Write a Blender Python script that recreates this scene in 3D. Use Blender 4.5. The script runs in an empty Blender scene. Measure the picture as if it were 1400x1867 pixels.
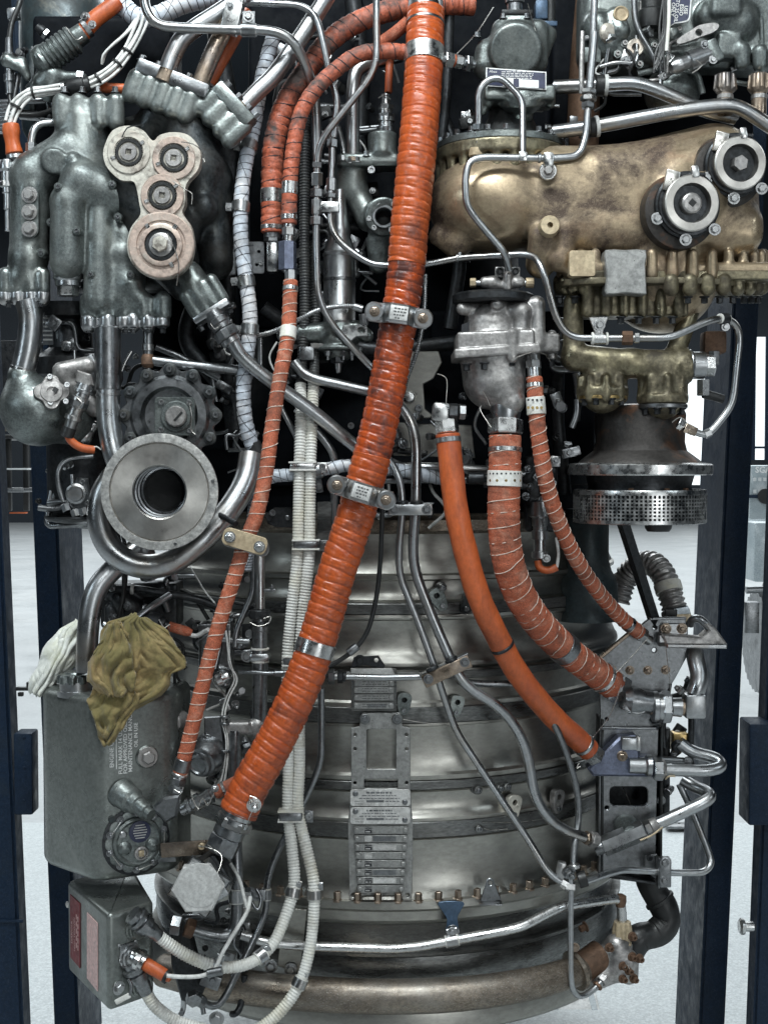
import bpy, bmesh, math, random
import numpy as np
from mathutils import Vector, Matrix, Quaternion, noise
random.seed(7); np.random.seed(7)
SC = bpy.context.scene
COL = SC.collection
# ---------------------------------------------------------------- camera, world, lamps, exposure
F_PX, DIST, HORIZON = 2400.0, 2.4, 850.0
TILT = math.atan((933.5 - HORIZON) / F_PX)
cam = bpy.data.cameras.new('camera'); cam_o = bpy.data.objects.new('camera', cam); COL.objects.link(cam_o)
cam.sensor_fit = 'HORIZONTAL'; cam.sensor_width = 36.0; cam.lens = 36.0 * F_PX / 1400.0
cam.clip_start = 0.05; cam.clip_end = 200.0
cam_o.location = (0, -DIST, 0); cam_o.rotation_euler = (math.pi / 2 - TILT, 0, 0)
SC.camera = cam_o
SC.view_settings.view_transform = 'Standard'; SC.view_settings.look = 'None'
SC.view_settings.exposure = -0.55; SC.view_settings.gamma = 1.0
wd = bpy.data.worlds.new('World'); SC.world = wd; wd.use_nodes = True
bg = wd.node_tree.nodes['Background']
bg.inputs[0].default_value = (0.35, 0.62, 0.95, 1); bg.inputs[1].default_value = 0.014
def lamp(name, loc, aim, sx, sy, power, col=(1, 1, 1)):
    l = bpy.data.lights.new(name, 'AREA'); l.shape = 'RECTANGLE'; l.size = sx; l.size_y = sy
    l.energy = power; l.color = col
    o = bpy.data.objects.new(name, l); COL.objects.link(o); o.location = loc
    o.rotation_euler = (Vector(aim) - Vector(loc)).to_track_quat('-Z', 'Y').to_euler()
    return o
lamp('hall_lamp_front', (0.35, -4.0, 2.1), (0.05, 0.1, -0.35), 2.2, 0.4, 56, (0.92, 0.985, 1.0))
lamp('hall_lamp_overhead', (-0.35, -1.25, 2.1), (0.0, 0.0, -0.5), 1.5, 0.3, 104, (0.91, 0.985, 1.0))
lamp('floor_fill_front', (0.3, -4.6, 4.6), (0.3, -4.5, -1.3), 7.0, 3.0, 55, (0.95, 0.98, 1.0))  # added fill that brightens the front floor so the metal reflects it
lamp('sheen_fill_front', (3.4, -7.6, 0.2), (0.1, 0.0, -0.3), 2.8, 2.4, 112, (0.93, 0.985, 1.0))  # added area source for the sheen on the casing, not an actual window
lamp('hall_lamp_left', (-3.0, -2.4, 1.3), (-0.2, 0.1, -0.2), 0.4, 1.0, 22, (0.78, 0.92, 1.0))
lamp('hall_lamp_right', (3.2, -2.4, 1.5), (0.4, 0.0, -0.1), 0.4, 1.0, 16, (0.82, 0.94, 1.0))
lamp('hall_lamp_far', (0.0, 14.0, 6.0), (0.0, 14.0, 0.0), 26, 20, 6600, (0.9, 0.97, 1.0))
lamp('hall_lamp_behind', (0.0, 2.9, 3.0), (0.0, 2.4, -1.5), 3.4, 1.2, 150, (0.88, 0.96, 1.0))
SC.cycles.max_bounces = 6; SC.cycles.diffuse_bounces = 2; SC.cycles.glossy_bounces = 4
SC.cycles.transmission_bounces = 3; SC.cycles.caustics_reflective = False; SC.cycles.caustics_refractive = False
SC.cycles.sample_clamp_indirect = 4.0
SC.cycles.use_denoising = True
# ---------------------------------------------------------------- pixel -> place (d in mm behind the reference plane)
_ct, _st = math.cos(TILT), math.sin(TILT)
def P(px, py, d=0.0):
    x = (px - 700.0) / F_PX; y = -(py - 933.5) / F_PX
    dy = y * _st + _ct; dz = y * _ct - _st
    s = (d * 0.001 + DIST) / dy
    return Vector((x * s, d * 0.001, dz * s))
def V3(dx, dy, dd=0.0):
    v = Vector((dx, dd, -dy)); v.normalize(); return v
def topx(v):
    y = v[1] + DIST; z = v[2]
    f = y * _ct - z * _st; u = y * _st + z * _ct
    return 700 + F_PX * v[0] / f, 933.5 - F_PX * u / f
FRONT = Vector((0, -1, 0))
# ---------------------------------------------------------------- things and parts
WM = {}
def _link(o, mw, parent):
    COL.objects.link(o)
    if parent is not None:
        o.parent = parent; o.matrix_parent_inverse = WM[parent.name].inverted()
    o.matrix_basis = mw; WM[o.name] = mw.copy()
    return o
def T(name, label, cat, at=(700, 900, 0), group=None):
    o = bpy.data.objects.new(name, None); o.empty_display_size = 0.02
    _link(o, Matrix.Translation(P(*at)), None)
    o['label'] = label; o['category'] = cat
    if group: o['group'] = group
    return o
def tag(o, label, cat, group=None):
    o['label'] = label; o['category'] = cat
    if group: o['group'] = group
    return o
def mk(name, verts, faces, mat, parent=None, smooth=True, uvs=None, sharp=None):
    verts = np.asarray(verts, dtype=np.float64)
    c = (verts.max(0) + verts.min(0)) / 2
    me = bpy.data.meshes.new(name)
    me.from_pydata((verts - c).tolist(), [], faces if isinstance(faces, list) else faces.tolist())
    if uvs is not None:
        ul = me.uv_layers.new(name='UVMap')
        vi = np.empty(len(me.loops), dtype=np.int32); me.loops.foreach_get('vertex_index', vi)
        ul.data.foreach_set('uv', np.asarray(uvs, dtype=np.float32)[vi].ravel())
    if smooth:
        me.polygons.foreach_set('use_smooth', [True] * len(me.polygons))
        if sharp: me.set_sharp_from_angle(angle=math.radians(sharp))
    me.materials.append(mat)
    me.update()
    o = bpy.data.objects.new(name, me)
    return _link(o, Matrix.Translation(Vector(c)), parent)
# ---------------------------------------------------------------- materials
def ramp(nt, fac, stops):
    r = nt.nodes.new('ShaderNodeValToRGB'); e = r.color_ramp.elements
    while len(e) < len(stops): e.new(0.5)
    for i, (p, c) in enumerate(stops): e[i].position = p; e[i].color = (c[0], c[1], c[2], 1) if len(c) == 3 else c
    nt.links.new(fac, r.inputs[0]); return r.outputs[0]
def mixc(nt, fac, a, b, mode='MIX'):
    m = nt.nodes.new('ShaderNodeMix'); m.data_type = 'RGBA'; m.blend_type = mode
    for sock, v in ((m.inputs[0], fac), (m.inputs[6], a), (m.inputs[7], b)):
        if hasattr(v, 'links'): nt.links.new(v, sock)
        elif isinstance(v, (int, float)): sock.default_value = v
        else: sock.default_value = (*v, 1)
    return m.outputs[2]
def mat(name, base, rough=0.4, metal=0.0, grime=None, g_amt=0.6, g_scale=18, g_lo=0.45, g_hi=0.7, g2=None, g2_scale=6, g2_lo=0.5, g2_hi=0.75,
        fine=0.12, fine_scale=160, bump=0.15, bump_scale=220, r_var=0.15, stretch=(1, 1, 1), coat=0.0, speck=None, scratch=0.0, spec=0.5, uv=False, sheen=0.0):
    m = bpy.data.materials.new(name); m.use_nodes = True; nt = m.node_tree; N = nt.nodes; L = nt.links
    b = N['Principled BSDF']
    tc = N.new('ShaderNodeTexCoord'); mp = N.new('ShaderNodeMapping'); mp.inputs['Scale'].default_value = stretch
    oi = N.new('ShaderNodeObjectInfo'); va = N.new('ShaderNodeVectorMath'); va.operation = 'MULTIPLY_ADD'
    cb = N.new('ShaderNodeCombineXYZ')
    for i in range(3): L.new(oi.outputs['Random'], cb.inputs[i])
    L.new(cb.outputs[0], va.inputs[0]); va.inputs[1].default_value = (13, 29, 17)
    L.new(tc.outputs['UV' if uv else 'Object'], va.inputs[2]); L.new(va.outputs[0], mp.inputs[0])
    def nz(scale, det=4, rg=0.6, dist=0.0):
        n = N.new('ShaderNodeTexNoise'); n.inputs['Scale'].default_value = scale; n.inputs['Detail'].default_value = det
        n.inputs['Roughness'].default_value = rg; n.inputs['Distortion'].default_value = dist
        L.new(mp.outputs[0], n.inputs['Vector']); return n.outputs[0]
    col = base
    nf = nz(fine_scale, 3)
    lo = [max(0, c * (1 - fine * 2)) for c in base]; hi = [min(1, c * (1 + fine * 2)) for c in base]
    col = ramp(nt, nf, [(0.3, lo), (0.7, hi)])
    mask = None
    if g2 is not None:
        k = ramp(nt, nz(g2_scale, 5, 0.65, 0.6), [(g2_lo, (0, 0, 0)), (g2_hi, (1, 1, 1))])
        col = mixc(nt, k, col, g2)
    if grime is not None:
        mask = ramp(nt, nz(g_scale, 6, 0.68, 0.3), [(g_lo, (0, 0, 0)), (g_hi, (g_amt,) * 3)])
        col = mixc(nt, mask, col, grime)
    if speck is not None:
        k = ramp(nt, nz(420, 2), [(0.62, (0, 0, 0)), (0.68, (0.8,) * 3)])
        col = mixc(nt, k, col, speck)
    if scratch:
        w = N.new('ShaderNodeTexNoise'); w.inputs['Scale'].default_value = 60; w.inputs['Detail'].default_value = 5
        w.inputs['Distortion'].default_value = 3.5; L.new(mp.outputs[0], w.inputs['Vector'])
        k = ramp(nt, w.outputs[0], [(0.485, (0, 0, 0)), (0.5, (scratch,) * 3), (0.515, (0, 0, 0))])
        col = mixc(nt, k, col, [min(1, c * 2.2 + 0.08) for c in base])
    L.new(col, b.inputs['Base Color'])
    b.inputs['Metallic'].default_value = metal
    b.inputs['Specular IOR Level'].default_value = spec
    rr = ramp(nt, nz(g_scale * 2.3, 4), [(0.3, (max(0.05, rough - r_var),) * 3), (0.75, (min(1, rough + r_var),) * 3)])
    if mask is not None: rr = mixc(nt, mask, rr, (min(1, rough + 0.3),) * 3)
    L.new(rr, b.inputs['Roughness'])
    if mask is not None and metal > 0:
        inv = N.new('ShaderNodeMath'); inv.operation = 'MULTIPLY_ADD'; L.new(mask, inv.inputs[0]); inv.inputs[1].default_value = -0.75 * metal; inv.inputs[2].default_value = metal
        L.new(inv.outputs[0], b.inputs['Metallic'])
    if coat: b.inputs['Coat Weight'].default_value = coat; b.inputs['Coat Roughness'].default_value = 0.12
    if sheen: b.inputs['Sheen Weight'].default_value = sheen
    if bump:
        bp = N.new('ShaderNodeBump'); bp.inputs['Strength'].default_value = bump; bp.inputs['Distance'].default_value = 0.002
        L.new(nz(bump_scale, 5), bp.inputs['Height']); L.new(bp.outputs[0], b.inputs['Normal'])
    return m
OIL = (0.018, 0.015, 0.012)
M = dict(
 steel=mat('pipe_steel', (0.42, 0.43, 0.44), 0.32, 1.0, (0.14, 0.13, 0.12), 0.3, 14, 0.54, 0.85, g2=(0.38, 0.34, 0.30), g2_scale=9, fine=0.06, bump=0.05, r_var=0.07),
 steel_b=mat('bright_steel', (0.60, 0.60, 0.595), 0.31, 1.0, (0.14, 0.12, 0.1), 0.5, 30, 0.55, 0.8, fine=0.06, bump=0.05),
 steel_d=mat('dull_dark_steel', (0.24, 0.247, 0.255), 0.33, 1.0, OIL, 0.6, 24, 0.52, 0.8, fine=0.1, bump=0.1, r_var=0.08),
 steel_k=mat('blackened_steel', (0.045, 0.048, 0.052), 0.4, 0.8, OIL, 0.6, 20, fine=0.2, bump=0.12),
 steel_w=mat('heat_tinted_steel', (0.34, 0.27, 0.21), 0.33, 1.0, (0.06, 0.04, 0.03), 0.7, 22, 0.45, 0.75, g2=(0.20, 0.20, 0.21), g2_scale=8, bump=0.1),
 scorch=mat('scorched_steel', (0.055, 0.05, 0.047), 0.5, 0.6, OIL, 0.6, 10, g2=(0.22, 0.10, 0.05), g2_scale=10, g2_lo=0.54, g2_hi=0.66, bump=0.2),
 disc=mat('machined_disc', (0.60, 0.575, 0.54), 0.38, 1.0, (0.42, 0.4, 0.37), 0.4, 4, 0.5, 0.8, fine=0.04, bump=0.04),
 rim=mat('pitted_rim', (0.50, 0.49, 0.47), 0.5, 0.8, (0.16, 0.16, 0.16), 0.8, 60, 0.45, 0.65, fine=0.2, bump=0.3),
 pitch=mat('shade_black', (0.004, 0.005, 0.007), 0.7, 0.0, None, bump=0.1, spec=0.08),  # near-black colour standing in for deep shade between the parts
 salmon=mat('salmon_primer', (0.50, 0.39, 0.33), 0.45, 0.4, (0.10, 0.07, 0.06), 0.8, 40, 0.52, 0.68, g2=(0.58, 0.54, 0.48), g2_scale=22, bump=0.12),
 rust=mat('rusty_steel', (0.16, 0.095, 0.062), 0.6, 0.6, (0.05, 0.03, 0.02), 0.7, 40, bump=0.35),
 cast=mat('green_grey_casting', (0.185, 0.205, 0.20), 0.36, 0.9, (0.022, 0.026, 0.027), 0.85, 9, 0.46, 0.70, g2=(0.40, 0.42, 0.395), g2_scale=8, g2_lo=0.5, g2_hi=0.8, fine=0.16, fine_scale=240, bump=0.25, scratch=0.3, r_var=0.1),
 cast_d=mat('dark_casting', (0.042, 0.047, 0.05), 0.42, 0.8, OIL, 0.8, 18, 0.42, 0.66, g2=(0.11, 0.115, 0.11), g2_scale=14, fine=0.25, bump=0.3),
 gold=mat('gold_green_casting', (0.39, 0.305, 0.205), 0.38, 0.7, (0.05, 0.03, 0.022), 0.94, 6, 0.49, 0.62, g2=(0.27, 0.17, 0.11), g2_scale=8, g2_lo=0.5, g2_hi=0.72, fine=0.08, bump=0.16, scratch=0.2),
 gold_d=mat('olive_bronze_casting', (0.20, 0.175, 0.118), 0.38, 0.8, (0.03, 0.022, 0.014), 0.9, 16, 0.45, 0.66, g2=(0.33, 0.29, 0.18), g2_scale=14, fine=0.2, bump=0.22),
 alu=mat('grey_aluminium_casting', (0.40, 0.385, 0.375), 0.42, 0.85, (0.06, 0.055, 0.05), 0.8, 24, 0.47, 0.7, g2=(0.26, 0.25, 0.255), g2_scale=12, fine=0.15, bump=0.25),
 alu_l=mat('pale_cover_plate', (0.62, 0.59, 0.52), 0.42, 0.45, (0.06, 0.045, 0.035), 0.9, 34, 0.5, 0.66, g2=(0.55, 0.45, 0.38), g2_scale=9, g2_lo=0.5, g2_hi=0.72, fine=0.08, bump=0.12),
 casing=mat('casing_sheet', (0.37, 0.36, 0.33), 0.34, 0.98, (0.18, 0.17, 0.155), 0.45, 4, 0.5, 0.9, g2=(0.29, 0.285, 0.27), g2_scale=2.2, fine=0.07, fine_scale=60, bump=0.05, stretch=(1, 1, 2.2), scratch=0.12, r_var=0.07),
 casing_d=mat('dark_casing_sheet', (0.17, 0.173, 0.17), 0.32, 0.9, OIL, 0.7, 5, 0.45, 0.78, g2=(0.17, 0.165, 0.155), g2_scale=3, fine=0.2, fine_scale=90, bump=0.06, stretch=(1, 1, 4)),
 casing_b=mat('brown_casing_sheet', (0.24, 0.20, 0.16), 0.4, 0.9, (0.045, 0.035, 0.028), 0.75, 7, 0.45, 0.75, g2=(0.33, 0.31, 0.28), g2_scale=5, fine=0.2, bump=0.15, stretch=(1, 1, 2), speck=(0.45, 0.43, 0.4)),
 orange=mat('orange_silicone', (0.43, 0.082, 0.019), 0.36, 0.0, (0.085, 0.022, 0.013), 0.85, 19, 0.50, 0.70, g2=(0.34, 0.055, 0.016), g2_scale=22, fine=0.1, bump=0.3, bump_scale=110, coat=0.15),
 orange_s=mat('stained_orange_silicone', (0.42, 0.07, 0.016), 0.30, 0.0, (0.045, 0.014, 0.012), 0.92, 17, 0.45, 0.62, g2=(0.30, 0.045, 0.016), g2_scale=24, fine=0.1, bump=0.22, bump_scale=60, coat=0.3),
 orange_m=mat('smooth_orange_rubber', (0.48, 0.105, 0.03), 0.42, 0.0, (0.10, 0.03, 0.02), 0.8, 12, 0.52, 0.75, g2=(0.36, 0.07, 0.03), g2_scale=9, fine=0.08, bump=0.12, stretch=(1, 1, 0.5), scratch=0.12),
 orange_w=mat('orange_woven_sleeve', (0.44, 0.115, 0.056), 0.68, 0.0, (0.11, 0.05, 0.036), 0.8, 22, 0.46, 0.68, g2=(0.58, 0.27, 0.18), g2_scale=40, fine=0.3, fine_scale=700, bump=0.7, bump_scale=800),
 orange_d=mat('grimy_orange_sleeve', (0.42, 0.105, 0.055), 0.5, 0.0, (0.06, 0.056, 0.053), 0.95, 11, 0.47, 0.62, g2=(0.45, 0.15, 0.09), g2_scale=26, fine=0.2, bump=0.5, bump_scale=300),
 white_r=mat('cream_plastic_conduit', (0.70, 0.695, 0.66), 0.42, 0.0, (0.24, 0.2, 0.14), 0.75, 17, 0.5, 0.74, g2=(0.66, 0.62, 0.48), g2_scale=10, fine=0.06, bump=0.1),
 white_w=mat('white_wire', (0.72, 0.72, 0.70), 0.45, 0.0, (0.2, 0.19, 0.17), 0.6, 50, fine=0.06, bump=0.05),
 tape=mat('pale_blue_tape', (0.50, 0.54, 0.60), 0.45, 0.0, (0.16, 0.15, 0.15), 0.8, 20, 0.5, 0.75, g2=(0.62, 0.56, 0.52), g2_scale=14, fine=0.08, bump=0.2, bump_scale=120),
 thread=mat('pale_lacing_cord', (0.62, 0.52, 0.45), 0.7, 0.0, (0.25, 0.12, 0.08), 0.7, 60),
 thread_d=mat('dark_lacing_cord', (0.03, 0.03, 0.035), 0.7),
 black=mat('black_rubber', (0.012, 0.0125, 0.013), 0.42, 0.0, (0.03, 0.03, 0.03), 0.5, 30),
 blackrib=mat('black_ribbed_conduit', (0.035, 0.036, 0.038), 0.45, 0.2, (0.09, 0.088, 0.08), 0.6, 30),
 navy=mat('navy_paint', (0.007, 0.017, 0.036), 0.5, 0.0, (0.012, 0.02, 0.03), 0.7, 14, 0.5, 0.7, bump=0.4, bump_scale=90, spec=0.2, scratch=0.25),
 tank=mat('olive_grey_tank_paint', (0.20, 0.215, 0.205), 0.34, 0.8, (0.09, 0.095, 0.09), 0.7, 5, 0.48, 0.75, g2=(0.27, 0.285, 0.27), g2_scale=7, fine=0.12, bump=0.1, scratch=0.12),
 plate=mat('aluminium_label', (0.62, 0.615, 0.60), 0.45, 0.35, (0.15, 0.14, 0.13), 0.5, 40, bump=0.06),
 plate_d=mat('grey_label_plate', (0.36, 0.36, 0.35), 0.4, 0.7, (0.05, 0.05, 0.05), 0.6, 40, bump=0.06),
 blue_a=mat('blue_anodised', (0.17, 0.19, 0.26), 0.33, 0.8, (0.03, 0.03, 0.05), 0.5, 20),
 blue_m=mat('mid_blue_paint', (0.06, 0.10, 0.16), 0.4, 0.4, (0.02, 0.03, 0.04), 0.5, 40),
 brass=mat('brass', (0.50, 0.36, 0.16), 0.35, 1.0, (0.1, 0.06, 0.03), 0.7, 40),
 sand=mat('tan_clip_paint', (0.52, 0.42, 0.28), 0.45, 0.3, (0.18, 0.12, 0.07), 0.7, 26, bump=0.1),
 red=mat('dark_red_label', (0.16, 0.012, 0.018), 0.5, 0.0, (0.06, 0.01, 0.01), 0.5, 40),
 pink=mat('faded_pink_label', (0.62, 0.42, 0.40), 0.55, 0.0, (0.25, 0.03, 0.04), 0.95, 26, 0.6, 0.63, bump=0.1),
 ink=mat('black_print', (0.015, 0.016, 0.02), 0.5),
 ink_w=mat('white_print', (0.75, 0.75, 0.74), 0.5, fine=0.1),
 ink_g=mat('worn_grey_print', (0.10, 0.10, 0.10), 0.5),
 blue_l=mat('dark_blue_label', (0.03, 0.035, 0.075), 0.4),
 wire=mat('safety_wire', (0.5, 0.48, 0.45), 0.35, 1.0),
 rag=mat('oily_brown_rag', (0.27, 0.195, 0.08), 0.66, 0.0, (0.13, 0.115, 0.04), 0.8, 9, 0.43, 0.6, g2=(0.30, 0.19, 0.075), g2_scale=6, g2_lo=0.45, g2_hi=0.62, fine=0.15, bump=0.3, bump_scale=300, sheen=0.2),
 rag_w=mat('white_rag', (0.72, 0.73, 0.68), 0.85, 0.0, (0.62, 0.62, 0.38), 0.7, 10, 0.5, 0.75, fine=0.06, bump=0.3, bump_scale=300, sheen=0.2),
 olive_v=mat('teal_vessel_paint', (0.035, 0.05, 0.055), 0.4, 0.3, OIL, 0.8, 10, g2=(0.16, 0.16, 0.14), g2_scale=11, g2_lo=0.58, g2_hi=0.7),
)
_dn = M['disc'].node_tree; _tg = _dn.nodes.new('ShaderNodeTangent'); _tg.direction_type = 'RADIAL'; _tg.axis = 'Y'
_dn.nodes['Principled BSDF'].inputs['Anisotropic'].default_value = 0.75; _dn.links.new(_tg.outputs[0], _dn.nodes['Principled BSDF'].inputs['Tangent'])
# ---------------------------------------------------------------- paths
def catmull(pts, step=4.0):
    p = [Vector(q) for q in pts]
    p = [p[0] * 2 - p[1]] + p + [p[-1] * 2 - p[-2]]
    out = []
    for i in range(1, len(p) - 2):
        n = max(2, int((p[i + 1] - p[i]).length / 0.008))
        p0, p1, p2, p3 = p[i - 1:i + 3]
        t0 = 0; t1 = t0 + max(1e-6, (p1 - p0).length) ** 0.5; t2 = t1 + max(1e-6, (p2 - p1).length) ** 0.5; t3 = t2 + max(1e-6, (p3 - p2).length) ** 0.5
        for k in range(n):
            t = t1 + (t2 - t1) * k / n
            a1 = p0 * ((t1 - t) / (t1 - t0)) + p1 * ((t - t0) / (t1 - t0)); a2 = p1 * ((t2 - t) / (t2 - t1)) + p2 * ((t - t1) / (t2 - t1)); a3 = p2 * ((t3 - t) / (t3 - t2)) + p3 * ((t - t2) / (t3 - t2))
            b1 = a1 * ((t2 - t) / (t2 - t0)) + a2 * ((t - t0) / (t2 - t0)); b2 = a2 * ((t3 - t) / (t3 - t1)) + a3 * ((t - t1) / (t3 - t1))
            out.append(b1 * ((t2 - t) / (t2 - t1)) + b2 * ((t - t1) / (t2 - t1)))
    out.append(p[-2]); return out
def fillet(pts, fr):
    p = [Vector(q) for q in pts]; out = [p[0]]
    for i in range(1, len(p) - 1):
        a = p[i - 1] - p[i]; b = p[i + 1] - p[i]
        la = min(fr, a.length * 0.49); lb = min(fr, b.length * 0.49)
        q0 = p[i] + a.normalized() * la; q1 = p[i] + b.normalized() * lb
        for k in range(9):
            t = k / 8; out.append(q0 * (1 - t) ** 2 + p[i] * (2 * t * (1 - t)) + q1 * t * t)
    out.append(p[-1]); return out
def resample(pts, step):
    a = np.array([tuple(q) for q in pts]); seg = np.linalg.norm(np.diff(a, axis=0), axis=1)
    keep = np.concatenate([[True], seg > 1e-7]); a = a[keep]
    s = np.concatenate([[0], np.cumsum(np.linalg.norm(np.diff(a, axis=0), axis=1))])
    n = max(2, int(s[-1] / step) + 1); u = np.linspace(0, s[-1], n)
    return np.stack([np.interp(u, s, a[:, k]) for k in range(3)], 1), u
class Path:
    def __init__(self, pts, fr=None, step=4.0):
        w = [P(*q[:3]) for q in pts]
        c = fillet(w, fr * 0.001) if fr else catmull(w)
        self.a, self.u = resample(c, step * 0.001)
        t = np.gradient(self.a, axis=0); self.t = t / np.linalg.norm(t, axis=1)[:, None]
        n = np.zeros_like(t); v = np.cross(self.t[0], (0.31, 0.9, 0.17)); v /= np.linalg.norm(v); n[0] = v
        for i in range(1, len(t)):
            v = n[i - 1] - self.t[i] * np.dot(n[i - 1], self.t[i]); n[i] = v / np.linalg.norm(v)
        self.n = n; self.b = np.cross(self.t, n); self.len = self.u[-1]
    def near(self, px, py):
        q = np.array([topx(v) for v in self.a]); i = int(np.argmin((q[:, 0] - px) ** 2 + (q[:, 1] - py) ** 2)); return i
    def at(self, i): return Vector(self.a[i]), Vector(self.t[i])
    def sub(self, i0, i1):
        o = object.__new__(Path); s = slice(i0, i1 + 1)
        o.a, o.u, o.t, o.n, o.b = self.a[s], self.u[s], self.t[s], self.n[s], self.b[s]; o.len = o.u[-1] - o.u[0]; return o
def sweep(path, rad, sides=12, cap=True):
    """rad: number (mm) or f(u[m], theta) -> mm ; arrays"""
    n = len(path.a); th = np.linspace(0, 2 * np.pi, sides, endpoint=False)
    U, TH = np.meshgrid(path.u, th, indexing='ij')
    R = (rad(U, TH) if callable(rad) else np.full_like(U, rad)) * 0.001
    v = path.a[:, None, :] + R[..., None] * (np.cos(TH)[..., None] * path.n[:, None, :] + np.sin(TH)[..., None] * path.b[:, None, :])
    v = v.reshape(-1, 3)
    i = np.arange(n - 1)[:, None] * sides; j = np.arange(sides)[None, :]; j2 = (j + 1) % sides
    f = np.stack([i + j, i + j2, i + sides + j2, i + sides + j], -1).reshape(-1, 4).tolist()
    if cap: f.append(list(range(sides - 1, -1, -1))); f.append(list(range((n - 1) * sides, n * sides)))
    uv = np.stack([U.ravel(), TH.ravel() / (2 * np.pi)], 1)
    return v, f, uv
def tube(name, pts, r, m, parent=None, fr=None, sides=12, step=4.0, cap=True, path=None):
    p = path or Path(pts, fr, step)
    v, f, uv = sweep(p, r, sides, cap)
    o = mk(name, v, f, M[m] if isinstance(m, str) else m, parent, True, uv, 50)
    return o, p
def helix(name, path, r, pitch, tr, m, parent, sides=5, i0=0, i1=None, wob=0.0, rfun=None, hand=1):
    """a thread wound round a path"""
    u = np.arange(path.u[0], path.u[-1], pitch * 0.001 / 14)
    ph = u / (pitch * 0.001) * 2 * np.pi * hand + wob * (np.sin(u * 37) + 0.8 * np.sin(u * 91 + 1.3) + 0.35 * np.sin(u * 240))
    def ip(A): return np.stack([np.interp(u, path.u, A[:, k]) for k in range(3)], 1)
    a, n, b = ip(path.a), ip(path.n), ip(path.b)
    rr = (r if not callable(r) else r(u, ph)) * 0.001
    if np.ndim(rr): rr = rr[:, None]
    c = a + rr * (np.cos(ph)[:, None] * n + np.sin(ph)[:, None] * b)
    q = object.__new__(Path); q.a = c; q.u = np.concatenate([[0], np.cumsum(np.linalg.norm(np.diff(c, axis=0), axis=1))])
    t = np.gradient(c, axis=0); q.t = t / np.linalg.norm(t, axis=1)[:, None]
    nn = c - a; nn -= q.t * (nn * q.t).sum(1)[:, None]; q.n = nn / np.linalg.norm(nn, axis=1)[:, None]; q.b = np.cross(q.t, q.n)
    v, f, uv = sweep(q, tr, sides)
    return mk(name, v, f, M[m], parent, True, uv)
# ---------------------------------------------------------------- solids
def frame_of(d, up=None):
    z = Vector(d).normalized(); u = Vector(up) if up else (Vector((0, 0, 1)) if abs(z.z) < 0.9 else Vector((1, 0, 0)))
    x = u.cross(z).normalized(); y = z.cross(x); return x, y, z
def lathe(name, pos, d, prof, m, parent=None, sides=28, up=None, smooth=True, sharp=32, sq=1.0, scal=None, rot=0.0, op=False):
    """prof: [(h, r)] mm along d from pos; scal=(n, amp, r_min) scalloped rim"""
    x, y, z = frame_of(d, up); pos = Vector(pos) if not isinstance(pos, tuple) or len(pos) != 3 or isinstance(pos, Vector) else P(*pos)
    vs = []; fs = []; n = len(prof)
    for h, r in prof:
        for k in range(sides):
            a = 2 * math.pi * k / sides + rot; q = r
            if scal and r > scal[2]: q = r - scal[1] * (0.5 - 0.5 * math.cos(scal[0] * a)) ** 1.5
            vs.append(pos + z * (h * 0.001) + x * (q * 0.001 * math.cos(a)) + y * (q * 0.001 * math.sin(a) * sq))
    for i in range(n - 1):
        for k in range(sides):
            k2 = (k + 1) % sides; fs.append([i * sides + k, i * sides + k2, (i + 1) * sides + k2, (i + 1) * sides + k])
    if prof[0][1] > 0.01 and not op: fs.append([k for k in range(sides - 1, -1, -1)])
    if prof[-1][1] > 0.01 and not op: fs.append([(n - 1) * sides + k for k in range(sides)])
    return mk(name, [tuple(v) for v in vs], fs, M[m] if isinstance(m, str) else m, parent, smooth, None, sharp if smooth else None)
def cylprof(L, r, c=1.0): return [(0, r - c), (c, r), (L - c, r), (L, r - c)]
def hexprof(L, r): return [(0, r * 0.93), (r * 0.09, r), (L - r * 0.09, r), (L, r * 0.93)]
def nut(name, pos, d, r, L, m, parent, rot=0.3, sides=6): return lathe(name, pos, d, hexprof(L, r), m, parent, sides, smooth=False, rot=rot)
def box(name, c, size, m, parent=None, ax=None, bev=1.5, seg=2):
    """c point, size mm along local x,y,z ; ax=(x,y,z) axes (default world X, Y depth, Z up)"""
    c = P(*c) if not isinstance(c, Vector) else c
    x, y, z = ax if ax else (Vector((1, 0, 0)), Vector((0, 1, 0)), Vector((0, 0, 1)))
    bm = bmesh.new(); bmesh.ops.create_cube(bm, size=1)
    for v in bm.verts: v.co = Vector((v.co.x * size[0], v.co.y * size[1], v.co.z * size[2]))
    if bev: bmesh.ops.bevel(bm, geom=bm.edges[:], offset=min(bev, min(size) * 0.45), segments=seg, affect='EDGES', profile=0.5)
    vs = [tuple(c + (x * v.co.x + y * v.co.y + z * v.co.z) * 0.001) for v in bm.verts]; bm.verts.index_update()
    fs = [[v.index for v in f.verts] for f in bm.faces]; bm.free()
    return mk(name, vs, fs, M[m] if isinstance(m, str) else m, parent, True, None, 35)
def axr(deg, d=FRONT):
    """axes for a piece turned by deg in the picture plane"""
    a = math.radians(deg); x = Vector((math.cos(a), 0, math.sin(a))); z = Vector((-math.sin(a), 0, math.cos(a))); return (x, Vector((0, 1, 0)), z)
def smooth_loop(pts, n=5):
    k = len(pts); out = []
    for i in range(k):
        p0, p1, p2, p3 = (np.array(pts[(i + j - 1) % k], float) for j in range(4))
        for s in range(n):
            t = s / n; out.append(tuple(0.5 * ((2 * p1) + (-p0 + p2) * t + (2 * p0 - 5 * p1 + 4 * p2 - p3) * t * t + (-p0 + 3 * p1 - 3 * p2 + p3) * t ** 3)))
    return out
def circ(cx, cy, r, n=20): return [(cx + r * math.cos(2 * math.pi * k / n), cy + r * math.sin(2 * math.pi * k / n)) for k in range(n)]
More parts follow.
